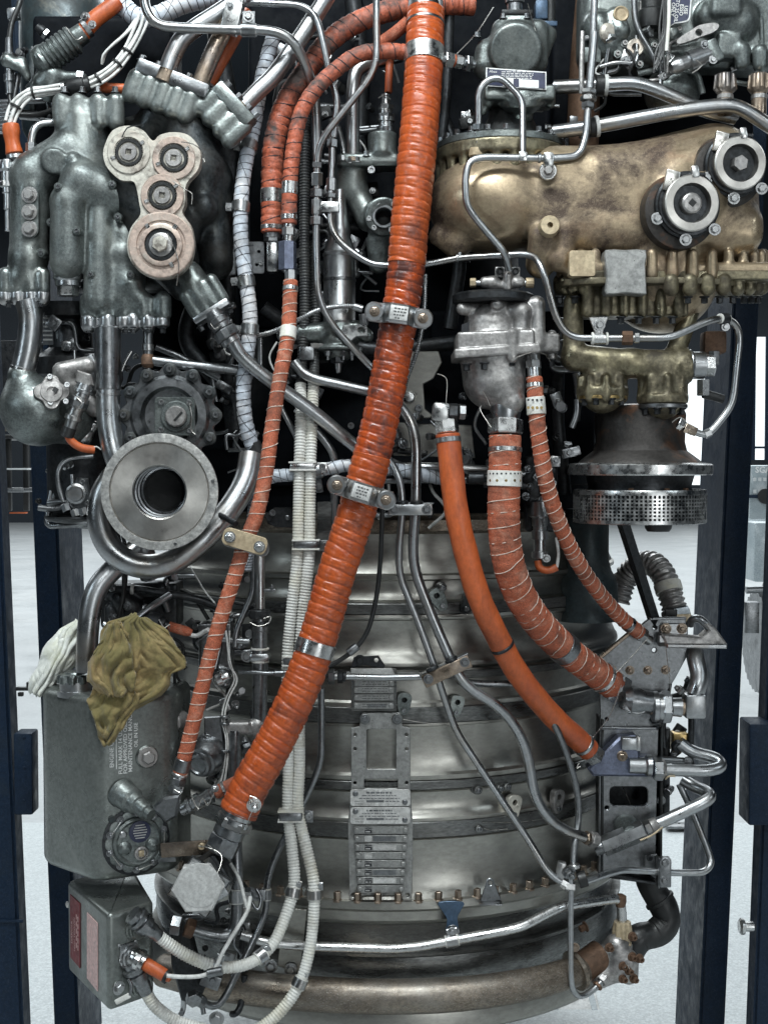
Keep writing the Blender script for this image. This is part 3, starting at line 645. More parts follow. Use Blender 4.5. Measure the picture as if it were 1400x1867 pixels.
# the big one, two sleeves (stained upper, clean lower)
bigpts = [(776, 20, -70), (772, 130, -95), (762, 260, -118), (748, 400, -128), (737, 520, -132), (724, 600, -134), (707, 700, -136), (688, 790, -138), (668, 870, -140), (645, 950, -142), (615, 1040, -146), (590, 1130, -152), (565, 1210, -160), (532, 1290, -168), (492, 1370, -174), (458, 1430, -178), (434, 1482, -182)]
t, p = hose('orange_hose', 'thickest spirally wrapped orange hose running diagonally down the whole engine', bigpts, 0, 'orange', step=1.7)
i1 = p.near(742, 480); i2 = p.near(680, 830); n = len(p.a) - 1
for nm, a, b, m_, R in (('clean_upper_sleeve', 0, i1 + 1, 'orange', 32.5), ('stained_sleeve', i1, i2 + 1, 'orange_s', 31.5), ('clean_lower_sleeve', i2, n, 'orange', 32.5)):
    s = p.sub(a, b); v, f, uv = sweep(s, wrapped(R, 17.5, 1.7, 1.3, 0.75, 0.6), 44); mk(nm, v, f, M[m_], t, True, uv)
band(t, p, p.near(772, 101), 33.8, 31); b_ = band(t, p, p.near(578, 1183), 33.8, 24)
band(t, p, p.near(776, 42), 33, 5, 'steel_d', 'clamp_wire')
q, tt = p.at(2); lathe('end_ferrule', q - tt * 0.03, tt, [(0, 27), (8, 27), (10, 31), (30, 32), (34, 28)], 'steel_d', t, 28)
q = P(779, 2, -68); box('end_block', q, (46, 46, 40), 'alu', t, bev=3)
# lower end: ferrule, nuts, elbow block with big hex plug
q, tt = p.at(n - 1)
lathe('end_ferrule', q, tt, [(-6, 33), (0, 33), (2, 27), (10, 27), (11, 30), (20, 30), (22, 25), (30, 25)], 'steel', t, 36)
nut('hex_collar', q + tt * 0.012, tt, 33, 17, 'steel', t, 0.5)
lathe('ferrule_neck', q + tt * 0.028, tt, [(0, 27), (16, 27), (18, 23), (44, 22)], 'steel_d', t, 32)
nut('hex_nut', q + tt * 0.045, tt, 29, 30, 'steel_d', t, 0.1)
eb = T('elbow_union', 'bright square elbow block with large hexagonal plug under the thickest hose', 'elbow fitting', (368, 1640, -190))
e0 = P(372, 1612, -196)
box('block', e0, (70, 60, 66), 'steel', eb, axr(33), 4)
box('back_boss', P(388, 1590, -168), (54, 60, 60), 'steel_k', eb, axr(33), 6)
nut('hex_plug', P(363, 1615, -228), FRONT, 44, 22, 'plate', eb, 0.05)
lathe('plug_face', P(363, 1615, -250), FRONT, [(0, 37), (0.6, 36.6), (0.9, 35), (0.9, 0.1)], 'plate', eb, 40)
nut('square_washer', P(364, 1617, -221), FRONT, 55, 5, 'steel', eb, 0.21, 4)
wire(eb, [(362, 1543, -205), (385, 1548, -214), (404, 1560, -222), (400, 1585, -238), (392, 1600, -246)])
wire(t, [(372, 1545, -205), (378, 1540, -222), (395, 1556, -218)])
wire(t, [(455, 1455, -218), (462, 1470, -224), (455, 1490, -218), (448, 1510, -205)])
k_ = T('lock_pin', 'small pinned bolt on the lower end of the thickest hose', 'bolt', (463, 1468, -216))
bolt(k_, P(463, 1468, -212), 9, 'stud', 'steel_b', V3(0.2, 0.1, -1)); wire(k_, [(456, 1452, -222), (470, 1458, -226), (466, 1476, -226), (455, 1470, -222), (456, 1452, -222)], 1.0)
# saddle clamps
def saddle(label, c, w, h, deg, d, pn):
    s = T('saddle_clamp', label, 'clamp', (c[0], c[1], d), 'saddle clamps on the thickest hose')
    x, y, z = axr(deg)
    def L(a, b): v = P(c[0], c[1], d) + x * (a * 0.001) + z * (b * 0.001); return v
    h2 = h / 2; w2 = w / 2
    ring_ = band(s, p, pn, 33, h - 6, 'steel_k', 'rubber_liner')
    prof = [(-w2, h2 - 2), (-w2 + 6, h2 + 1), (-w2 + 26, h2 + 1), (-w2 * 0.32, h2 - 1), (w2 * 0.32, h2 - 1), (w2 - 26, h2 + 1), (w2 - 6, h2 + 1), (w2, h2 - 2), (w2, -h2 + 2), (w2 - 6, -h2 - 1), (-w2 + 6, -h2 - 1), (-w2, -h2 + 2)]
    # bridge: faceted strap, centre proud
    xs = [-w2, -w2 + 24, -w2 * 0.33, w2 * 0.33, w2 - 24, w2]; ds = [10, 10, -14, -14, 10, 10]
    vs = []; fs = []
    for q_, dd in zip(xs, ds):
        for b in (-h2, h2):
            for e in (0, 9): vs.append(tuple(L(q_, b) + Vector((0, (dd + e) * 0.001, 0))))
    for i in range(len(xs) - 1):
        a = i * 4; fs += [[a, a + 4, a + 6, a + 2], [a + 1, a + 3, a + 7, a + 5], [a, a + 1, a + 5, a + 4], [a + 2, a + 6, a + 7, a + 3]]
    fs += [[0, 2, 3, 1], [20, 21, 23, 22]]
    o = mk('bridge', vs, fs, M['steel'], s, False)
    bm = bmesh.new(); bm.from_mesh(o.data); bmesh.ops.recalc_face_normals(bm, faces=bm.faces[:]); bmesh.ops.bevel(bm, geom=bm.edges[:], offset=0.0012, segments=1, affect='EDGES'); bm.to_mesh(o.data); bm.free()
    for sg in (-1, 1):
        lathe('ear', L(sg * (w2 - 8), 0) + Vector((0, 0.014, 0)), FRONT, [(0, h2), (8, h2), (10, h2 - 2)], 'steel', s, 24)
        bolt(s, L(sg * (w2 - 9), 0) + Vector((0, 0.004, 0)), 6.5, 'stud', 'steel_w', hs=0.7)
    box('label_plate', L(0, 1) + Vector((0, -0.0148, 0)), (w * 0.3, 1.2, h * 0.72), 'plate', s, axr(deg), 0.3)
    for r_ in range(4):
        rr = random.Random(r_ + int(c[0])); o_ = -9.0
        while o_ < (9 if r_ != 3 else -1):
            wd_ = rr.uniform(2, 5); box('engraved_mark', L(o_ + wd_ / 2 + (3 if r_ == 3 else 0), h * 0.24 - r_ * h * 0.16) + Vector((0, -0.0155, 0)), (wd_, 0.3, 2.6), 'ink_g', s, axr(deg), 0); o_ += wd_ + 1.4
    return s
saddle('grey saddle clamp round the thickest hose, upper of the two', (727, 573), 100, 33, -8, -176, p.near(729, 573))
saddle('grey saddle clamp round the thickest hose, lower of the two', (659, 898), 104, 33, -17, -186, p.near(660, 898))
def lace(t, p, r, pitch, m='thread', tr=0.9, wob=1.2, i0=0, i1=None): return helix('lacing_cord', p.sub(i0, i1 if i1 else len(p.a) - 1), r, pitch, tr, m, t, wob=wob)
def sleeved(name, label, pts, R, m, pitch, lr=0.4, lm='thread', amp=1.1, sides=24, step=2.4, group='orange hoses', rough=0.6, lk=1.2):
    t, p = hose(name, label, pts, R, m, step=step, group=group)
    v, f, uv = sweep(p, wrapped(R, pitch, amp, 2.1, rough, 0.2), sides); mk('sleeve', v, f, M[m], t, True, uv)
    if lm: lace(t, p, R + lr, pitch * lk, lm)
    return t, p
# grimy pair at the top
t, p = sleeved('orange_hose', 'grimy thick orange hose arching behind the cleaner one at the top', [(862, 8, 60), (790, 6, 40), (730, 14, 20), (665, 33, 5), (605, 70, -5), (560, 125, -15), (520, 190, -25), (500, 260, -30), (496, 340, -32), (496, 424, -32)], 19, 'orange_d', 17, 0.3, 'thread_d', 1.6)
band(t, p, p.near(496, 356), 19.6, 25); band(t, p, p.near(497, 415), 19.6, 8); q, tt = p.at(len(p.a) - 1)
lathe('ferrule', q, tt, cylprof(10, 15), 'steel_d', t, 20); box('fork_end', P(497, 468, -30), (20, 22, 56), 'steel_b', t, bev=4); nut('nut', q + tt * 0.008, tt, 15, 9, 'steel_d', t)
t, p = sleeved('orange_hose', 'medium orange hose curving from the thickest hose down to a blue fitting', [(742, 94, -60), (700, 92, -70), (655, 98, -75), (610, 128, -78), (572, 166, -80), (549, 205, -80), (536, 265, -80), (529, 330, -80), (527, 408, -80)], 13.5, 'orange_d', 18, 0.3, 'thread_d', 1.0)
band(t, p, p.near(529, 342), 14, 22); band(t, p, p.near(527, 396), 14, 9); q, tt = p.at(len(p.a) - 1)
lathe('ferrule', q, tt, [(0, 10), (14, 10), (16, 8), (30, 8)], 'steel_b', t, 20); nut('nut', q + tt * 0.006, tt, 12, 14, 'steel', t)
nut('blue_hex_body', P(524, 440, -80), (0, 0, -1), 16, 50, 'blue_a', t, 0.25); lathe('neck', P(524, 488, -80), (0, 0, -1), cylprof(8, 9), 'steel', t, 18)
# long thin laced hose down to the tank
lp = [(530, 512, -85), (528, 560, -95), (525, 610, -110), (512, 680, -130), (497, 770, -150), (485, 860, -165), (467, 940, -175), (447, 990, -180), (428, 1050, -182), (405, 1120, -182), (382, 1200, -182), (362, 1280, -180), (342, 1360, -178), (328, 1412, -176)]
t, p = sleeved('orange_hose', 'long thin orange hose with pale lacing reaching down to the oil tank', lp, 12.5, 'orange_w', 17.5, 0.5, 'thread', 0.8)
band(t, p, p.near(528, 526), 13.4, 8); nut('nut', P(530, 492, -84), (0, 0, -1), 10.5, 17, 'steel', t)
bt = band(t, p, p.near(524, 606), 13.8, 22, 'white_r', 'identity_tape')
band(t, p, p.near(333, 1395), 13.3, 22, 'steel_d'); band(t, p, p.near(329, 1412), 13, 5)
q, tt = p.at(len(p.a) - 1)
lathe('ferrule', q, tt, [(0, 9), (8, 11), (22, 11), (24, 9), (34, 9)], 'steel', t, 18); nut('nut', q + tt * 0.006, tt, 13, 13, 'steel_d', t, 0.7); nut('nut', q + tt * 0.022, tt, 13.5, 10, 'steel_d', t, 0.2)
prism('elbow_body', [(300, 1455), (328, 1450), (322, 1490), (302, 1502), (290, 1488), (276, 1478), (282, 1468)], -192, 26, 'steel_d', t, bev=4)
wire(t, [(318, 1440, -190), (330, 1446, -192), (334, 1436, -190)])
c = T('tan_clip', 'tan painted two-screw clip gripping the thin laced hose', 'clip', (446, 987, -205))
prism('plate', rrect(-38, -15, 38, 15, 10), 0, 8, 'sand', c, fr=(P(446, 987, -204), V3(1, 0.3), V3(-0.3, 1), FRONT))
prism('lower_plate', rrect(-40, -13, 40, 13, 10), 0, 6, 'steel', c, fr=(P(448, 992, -193), V3(1, 0.3), V3(-0.3, 1), FRONT))
for x, y in ((419, 979), (473, 997)): bolt(c, P(x, y, -204), 7, 'stud', 'steel_b', hs=0.6)
tube('spacer_rod', [(430, 955, -170), (400, 938, -120), (385, 930, -60)], 5, 'steel_k', c)
# right-hand three
t, p = hose('orange_hose', 'smooth plain orange hose curving down to the blue valve block', [(816, 792, -90), (823, 860, -96), (834, 940, -98), (852, 1020, -92), (878, 1100, -78), (912, 1172, -52), (958, 1248, -10), (1010, 1308, 40), (1074, 1368, 92)], 0, '')
v, f, uv = sweep(p, lambda u, th: 21.3 + 0.5 * np.sin(u * 40 + th) + 0.3 * np.sin(u * 95 - 2 * th), 28); mk('sleeve', v, f, M['orange_m'], t, True, uv)
for xy, w in (((820, 803), 9), ((915, 1178), 6), ((1062, 1358), 8)): band(t, p, p.near(*xy), 22, w, 'steel' if xy[0] != 915 else 'steel_k')
q, tt = p.at(0); nut('hex_nut', q - tt * 0.026, tt, 21, 24, 'steel_b', t, 0.4)
box('elbow_body', P(803, 752, -92), (30, 30, 34), 'steel_b', t, axr(-6), 6); nut('side_nut', P(818, 752, -92), V3(1, 0.05), 17, 16, 'steel_k', t); nut('side_nut', P(836, 750, -88), V3(1, 0.05, 0.1), 14, 12, 'steel', t)
q, tt = p.at(len(p.a) - 1); nut('hex_nut', q - tt * 0.004, tt, 21, 28, 'steel', t, 0.4)
t, p = sleeved('orange_hose', 'thick woven orange hose with pale lacing curving to the steel elbow', [(921, 795, -95), (920, 860, -100), (918, 930, -100), (921, 990, -96), (932, 1045, -84), (955, 1098, -58), (990, 1145, -18), (1035, 1188, 36), (1088, 1228, 92), (1118, 1250, 118)], 28, 'orange_w', 13.5, 0.7, 'thread', 0.9, 34, rough=0.5, lk=1.85)
band(t, p, p.near(920, 820), 29, 8); band(t, p, p.near(1026, 1182), 29.5, 25, 'steel_d'); band(t, p, p.near(1098, 1236), 29, 9)
b_ = band(t, p, p.near(919, 873), 29.6, 27, 'white_r', 'identity_tape')
q0, t0 = p.at(p.near(919, 873))
for k in range(9):
    a = math.radians(-60 + k * 15)
    lathe('punched_hole', q0 + Vector((math.sin(a) * 0.0306, -math.cos(a) * 0.0306, 0.009)), Vector((math.sin(a), -math.cos(a), 0)), [(-0.3, 1.6), (0.05, 1.6)], 'ink', t, 10)
    if k % 2 == 0: lathe('printed_mark', q0 + Vector((math.sin(a) * 0.0306, -math.cos(a) * 0.0306, -0.003)), Vector((math.sin(a), -math.cos(a), 0)), [(-0.3, 2.6), (0.05, 2.6)], 'brass', t, 6)
q, tt = p.at(0)
nut('hex_nut', q - tt * 0.03, tt, 31, 26, 'steel_b', t, 0.5); lathe('neck', q - tt * 0.072, tt, [(0, 25), (10, 25), (12, 27), (30, 27), (44, 24)], 'steel', t, 30)
q, tt = p.at(len(p.a) - 1); nut('hex_nut', q - tt * 0.006, tt, 32, 26, 'steel', t, 0.3)
t, p = sleeved('orange_hose', 'thin orange hose with pale lacing at the right ending at the handle bracket', [(974, 688, -105), (977, 740, -112), (984, 810, -112), (996, 880, -100), (1018, 950, -72), (1048, 1015, -30), (1085, 1072, 22), (1130, 1124, 80), (1166, 1154, 110)], 14, 'orange_w', 15, 0.5, 'thread', 0.9)
band(t, p, p.near(975, 703), 14.6, 8); band(t, p, p.near(1146, 1138), 14.6, 9, 'steel_d')
bt = band(t, p, p.near(977, 740), 16, 30, 'white_r', 'identity_tape')
for k in range(4):
    for r_ in range(2): prism('printed_mark', circ(963 + k * 8, 729 + 14 * r_, 2.2 if r_ == 0 else 2.8, 8), -129.6, 0.4, 'ink' if r_ == 0 else 'brass', t, bev=0)
q, tt = p.at(0); lathe('neck', q - tt * 0.06, tt, [(0, 8), (18, 8), (20, 12), (60, 12)], 'steel', t, 20); nut('nut', q - tt * 0.03, tt, 14, 14, 'steel', t)
q, tt = p.at(len(p.a) - 1); nut('nut', q - tt * 0.002, tt, 15, 14, 'steel', t, 0.2); lathe('ferrule', q + tt * 0.01, tt, cylprof(22, 10), 'steel_b', t, 18); nut('nut', P(1200, 1166, 112), V3(1, 0.05), 13, 14, 'steel', t)
wire(t, [(1180, 1165, 95), (1140, 1210, 90), (1110, 1240, 85)]); wire(t, [(1212, 1166, 98), (1216, 1200, 96), (1222, 1260, 96), (1220, 1300, 96)])
# ================================================================ ribbed conduits
def ribbed(R, pitch, amp):
    return lambda u, th: R * (1 + 0.025 * np.sin(u * 23)) + amp * np.sin(2 * np.pi * u / (pitch * 0.001) + 0.8 * np.sin(u * 31)) * (0.8 + 0.3 * np.sin(u * 17))
def conduit(name, label, pts, R, m, group, pitch=5.4, amp=0.75, fr=None):
    t, p = hose(name, label, pts, R, m, step=pitch / 6.0, cat='conduit', group=group)
    v, f, uv = sweep(p, ribbed(R, pitch, amp), 14); mk('corrugated_tube', v, f, M[m], t, True, uv); return t, p
WC = 'cream corrugated conduits'
cl_ = [(548, 700, -25), (549, 760, -45), (546, 850, -60), (544, 940, -62), (542, 1020, -62), (532, 1110, -62), (524, 1200, -62), (524, 1300, -64), (526, 1400, -66), (525, 1480, -70), (532, 1545, -80), (536, 1615, -92), (520, 1672, -110), (495, 1725, -135), (455, 1757, -160), (400, 1764, -180), (345, 1745, -196), (305, 1720, -208), (280, 1700, -216)]
cr_ = [(572, 690, -25), (569, 760, -45), (566, 850, -60), (565, 940, -62), (563, 1020, -62), (553, 1110, -62), (546, 1200, -62), (545, 1300, -64), (546, 1400, -66), (544, 1480, -70), (558, 1545, -80), (572, 1610, -92), (571, 1680, -100), (563, 1740, -110), (548, 1790, -120), (520, 1835, -130), (480, 1872, -140), (440, 1890, -150)]
tl, pl_ = conduit('ribbed_conduit', 'cream corrugated conduit, left of the pair, bending off to the ignition box', cl_, 10.2, 'white_r', WC)
tr_, pr_ = conduit('ribbed_conduit', 'cream corrugated conduit, right of the pair, curling down to the bottom edge', cr_, 10.2, 'white_r', WC)
tb, pb_ = conduit('ribbed_conduit', 'cream corrugated conduit leaving the underside of the ignition box', [(262, 1800, -205), (280, 1832, -200), (320, 1862, -190), (380, 1880, -180)], 10, 'white_r', WC)
conduit('ribbed_conduit', 'black corrugated conduit, left of the pair above the cream conduits', [(557, 190, 20), (556, 300, 5), (555, 420, -5), (556, 560, -10), (552, 640, -15), (548, 705, -24)], 9.5, 'blackrib', 'black corrugated conduits')
conduit('ribbed_conduit', 'black corrugated conduit, right of the pair above the cream conduits', [(574, 440, 30), (575, 560, 10), (574, 640, -8), (572, 695, -24)], 9.5, 'blackrib', 'black corrugated conduits')
def twin(label, c, w, h, d, m='steel_d'):
    t = T('twin_clip', label, 'clip', (c[0], c[1], d), 'clips on the cream conduits')
    box('strap', P(c[0], c[1], d), (w, 26, h), m, t, bev=6); box('edge_trim', P(c[0], c[1] - h / 2 + 1, d), (w + 3, 28, 3), 'white_r', t, bev=1); box('edge_trim', P(c[0], c[1] + h / 2 - 1, d), (w + 3, 28, 3), 'white_r', t, bev=1)
    box('tab', P(c[0] + w * 0.72, c[1] + 2, d + 8), (w * 0.5, 5, h + 2), m, t); bolt(t, P(c[0] + w * 0.78, c[1] + 1, d + 5), 6, 'sock', 'steel'); return t
twin('grey twin clip on the cream conduits beside the thickest hose', (558, 993), 46, 18, -64)
twin('grey twin clip on the cream conduits at mid height by the strut', (540, 1205), 46, 18, -64)
twin('grey twin clip gathering the cream conduits above the flange', (530, 1487), 42, 20, -74)
twin('pale twin clip on the cream conduits under the tape-wrapped cable', (552, 850), 46, 16, -63, 'steel_b')
for lb, pa, xy, r in (('grey clip on the left cream conduit at the bolted flange', pl_, (534, 1628), 10.5), ('grey clip on the right cream conduit at the bolted flange', pr_, (572, 1632), 10.5), ('grey clip on the cream conduit sweeping to the ignition box', pl_, (477, 1746), 10.5), ('grey clip on the right cream conduit near the bottom edge', pr_, (546, 1793), 10.5), ('small steel clip on the cream conduit near the ignition box', pl_, (392, 1764), 10.5)):
    i = pa.near(*xy); pclip(lb, pa, i, r, 16, (0.6, -1), 'steel', 'white_r', 'clips on the cream conduits')
for t_, pa, i, d_ in ((tl, pl_, len(pl_.a) - 2, 1), (tb, pb_, 1, -1)):
    q, tt = pa.at(i); tt = tt * d_
    lathe('strain_relief', q - tt * 0.012, tt, [(0, 11), (10, 12), (12, 13), (26, 14), (27, 17), (34, 17), (35, 19), (40, 19), (41, 16), (46, 20), (52, 21), (54, 16), (62, 16)], 'steel_d', t_, 24)
# ================================================================ tape-wrapped cables
def taped(label, pts, R, pitch=14, m='tape'):
    t, p = hose('wrapped_cable', label, pts, R, m, cat='cable', group='pale tape-wrapped cables', step=2.5)
    v, f, uv = sweep(p, wrapped(R, 15, 0.9, 0.4, 0.5, 0.4), 18); mk('tape_sleeve', v, f, M[m], t, True, uv)
    helix('binding_cord', p, R + 0.6, pitch, 0.6, 'thread_d', t, 4, wob=0.9); helix('binding_cord', p, R + 0.6, 150, 0.5, 'thread_d', t, 4); helix('binding_cord', p, R + 0.6, 150, 0.5, 'thread_d', t, 4, hand=-1); return t, p
tp1, pp1 = taped('pale blue tape-wrapped cable dropping between the left castings and the hoses', [(500, 60, 0), (478, 140, -10), (463, 230, -20), (449, 290, -40), (440, 360, -55), (439, 430, -60), (447, 500, -64), (456, 580, -68), (450, 650, -70), (444, 710, -70), (448, 770, -66), (463, 822, -55)], 13)
lathe('black_boot', P(461, 808, -57), V3(0.4, 1), [(0, 14), (20, 14), (30, 11)], 'black', tp1, 20)
for lb, xy in (('steel clip on the pale cable beside the cover plate', (440, 376)), ('steel clip on the pale cable above the angled union', (448, 512)), ('steel clip on the pale cable below the angled union', (456, 600)), ('dark clip high on the pale cable', (458, 268))):
    pclip(lb, pp1, pp1.near(*xy), 13.6, 16, (-1, 0), 'steel', 'steel_b', 'clips on the pale tape-wrapped cables')
tp2, pp2 = taped('pale tape-wrapped cable crossing behind the thickest hose', [(470, 880, -40), (500, 868, -46), (530, 866, -48), (580, 858, -46), (640, 848, -40), (720, 856, -30), (810, 874, -20)], 11.5)
pclip('dark clip on the crossing tape-wrapped cable', pp2, pp2.near(578, 858), 12.2, 15, (0.1, 1), 'steel_d', 'steel_b', 'clips on the pale tape-wrapped cables', tail=26)
tp3, pp3 = taped('dark-netted cable running down beside the thin laced hose', [(462, 850, -60), (466, 900, -66), (457, 960, -66), (450, 1040, -62)], 10, 5)
tp4, pp4 = taped('pale tape-wrapped cable slanting across the top left corner', [(560, -40, 40), (470, -10, 30), (390, -5, 20), (330, 8, 10), (285, 28, 0), (250, 30, 0), (205, -12, 10)], 17)
# ================================================================ left upper control unit
def vrow(c, xs, y0, y1, d, r, k=6, dv=0):
    for x in xs: c.cap((x, y0, d), (x, y1, d + dv), r, r, k)
fc = T('fuel_control', 'green grey cast fuel control body with pale four-lobed cover plate', 'control unit', (200, 560, -60))
c = Cast(3.0)
cr = Cast(3.4); cr.box((235, 380, 25), 125, 55, 150, 10, 25)
c.cap((150, 225, -60), (152, 300, -60), 46, 52, 14)
c.cap((62, 318, -80), (118, 285, -75), 40, 40, 14).cap((58, 325, -85), (52, 470, -85), 36, 33, 14).cap((52, 470, -85), (45, 505, -85), 33, 30, 8)
c.cap((235, 362, -85), (150, 332, -110), 38, 36, 10).cap((150, 332, -110), (124, 368, -118), 34, 30, 10).cap((124, 368, -118), (122, 478, -118), 30, 29, 6)
c.cap((180, 380, -98), (180, 545, -100), 27, 26, 8)
c.cap((225, 430, -70), (225, 545, -75), 40, 38, 12)
c.cyl((101, 297, -70), (99, 293, -128), 22, 5, 4)
c.sph((133, 290, -118), 12, 8).sph((150, 300, -110), 10, 8)
c.box((55, 382, -112), 15, 8, 50, 6, 8)
vrow(c, (163, 192, 226, 262, 297), 546, 572, -92, 15, 5); c.box((230, 560, -75), 76, 26, 16, 6, 8)
vrow(c, (10, 30, 55, 78), 500, 526, -98, 13, 5); c.box((44, 512, -80), 38, 26, 15, 6, 8)
vrow(c, (113, 144, 180, 211), 184, 222, -88, 15, 6); c.box((162, 204, -70), 58, 28, 18, 6, 8)
cr.cap((365, 380, -60), (368, 310, -60), 34, 40, 14).sph((372, 378, -84), 24, 8).cap((360, 310, -50), (330, 200, -50), 50, 40, 16).cap((385, 330, -30), (395, 480, -20), 40, 30, 14).cap((300, 470, -40), (335, 520, -70), 40, 28, 10).sph((400, 330, -50), 18).cap((390, 420, -40), (398, 470, -40), 22, 20).cap((250, 330, -80), (300, 420, -80), 60, 60, 20)
cr.cap((240, 250, -30), (245, 330, -50), 36, 40, 14).cap((300, 195, -50), (260, 260, -30), 34, 34, 14).cap((395, 225, -46), (360, 270, -30), 30, 34, 12)
c.cap((330, 500, -70), (350, 520, -80), 26, 24, 10)
c.sph((222, 462, -100), 16, 8).cap((240, 520, -95), (250, 545, -95), 22, 14, 10)
# angled lower flange
v = V3(0.52, 0.85); w = V3(0.85, -0.52)
def lob(cast, base, v, w, offs, L, r, back=True, k=5):
    for o in offs:
        a = base + w * (o * 0.001); cast.cap(a, a + v * (L * 0.001), r, r, k)
lob(c, P(362, 525, -95), v, w, (-26, -9, 9, 26), 36, 12); c.cap((345, 500, -75), (372, 545, -80), 24, 28, 8)
# top flanges, tilted
v2 = V3(0.36, -0.93); w2 = V3(0.93, 0.36)
lob(c, P(300, 196, -92), v2, w2, (-62, -38, -12, 14, 38), 34, 15); c.box(P(298, 178, -72), 66, 26, 20, 8, 8, (w2, Vector((0, 1, 0)), v2))
v3 = V3(0.74, -0.67); w3 = V3(0.67, 0.74)
lob(c, P(392, 228, -88), v3, w3, (-38, -14, 14, 36), 36, 14); c.box(P(402, 218, -70), 44, 26, 20, 8, 8, (w3, Vector((0, 1, 0)), v3))
body = c.build('body', 'cast', fc); cr.build('rear_body', 'cast_d', fc)  # rear body gets the dark casting: recess shade put into its colour
for x, y, d in ((215, 395, -128), (106, 340, -144), (140, 420, -146), (205, 335, -140), (75, 460, -118), (238, 500, -118), (165, 500, -126), (92, 405, -110)): lathe('core_plug', P(x, y, d), FRONT, [(-20, 8), (0, 7.5), (2, 6)], 'cast', fc, 16); bolt(fc, P(x, y, d - 2), 4, 'sock', 'steel_d')
# steel counter-flanges with bolts
def steel_flange(parent, xs, y0, y1, d, r, dr=1, m='steel'):
    cc = Cast(2.2); vrow(cc, xs, y0 + 4, y1 - 4, d, r, 3); cc.box(((xs[0] + xs[-1]) / 2, (y0 + y1) / 2, d + 12), (xs[-1] - xs[0]) / 2 + r * 0.6, 16, (y1 - y0) / 2, 3, 3)
    zt0 = P(700, y0, d).z; zb = P(700, y1, d).z
    cc.box(Vector((P(700, y0, d).x, d * 0.001, zt0 + 0.02)), 400, 200, 20, 1.5, 1, cut=True); cc.box(Vector((P(700, y0, d).x, d * 0.001, zb - 0.02)), 400, 200, 20, 1.5, 1, cut=True)
    return cc.build('steel_flange', m, parent)
steel_flange(fc, (163, 196), 578, 596, -92, 15); steel_flange(fc, (226, 243, 270, 295), 578, 595, -92, 14)
for x in (162, 195, 228, 243, 270, 297): bolt(fc, P(x, 596, -98), 5.2, 'cap', 'steel_k', Vector((0, 0, -1)))
steel_flange(fc, (10, 32, 56, 78), 531, 548, -96, 13)
for x in (15, 33, 73): bolt(fc, P(x, 549, -100), 5, 'cap', 'steel_k', Vector((0, 0, -1)))
for x in (118, 150, 178, 210): bolt(fc, P(x, 169, -92), 5.5, 'cap', 'steel_d', Vector((0, 0, 1)))
for o in (-66, -36, -8, 20, 42): bolt(fc, P(312, 164, -95) + v2 * 0.028 + w2 * (o * 0.001), 5.5, 'cap', 'steel_d', v2)
for o in (-36, -8, 18, 36): bolt(fc, P(418, 202, -92) + v3 * 0.024 + w3 * (o * 0.001), 5.5, 'cap', 'steel_d', v3)
box('flange_pad', P(316, 150, -84) + v2 * 0.003, (132, 46, 26), 'steel_d', fc, (w2, Vector((0, 1, 0)), v2), 5); box('flange_pad', P(424, 196, -80) + v3 * 0.004, (88, 46, 26), 'cast', fc, (w3, Vector((0, 1, 0)), v3), 5)
box('flange_pad', P(383, 562, -92) + v * 0.008, (70, 44, 14), 'steel', fc, (w, Vector((0, 1, 0)), v), 4)
for o in (-30, 0, 28): bolt(fc, P(388, 572, -108) + v * 0.006 + w * (o * 0.001), 5, 'cap', 'steel_k', v)
# three-bolt slot plate
prism('slot_plate', rrect(38, 337, 70, 434, 16), -124, 10, 'cast', fc, bev=3)
for y in (355, 386, 417): bolt(fc, P(54, y, -124), 9.5, 'hex', 'alu', d=V3(-0.1, 0, -1), hs=1.1)
# bottom hex plug between the lobes
q = P(124, 476, -100); lathe('plug_seal', q, (0, 0, -1), cylprof(10, 27, 3), 'black', fc); lathe('plug_body', q + Vector((0, 0, -0.009)), (0, 0, -1), [(0, 25), (22, 25), (26, 22), (34, 22)], 'steel', fc, 28); nut('plug_hex', q + Vector((0, 0, -0.04)), (0, 0, -1), 19, 20, 'steel_b', fc, 0.5)
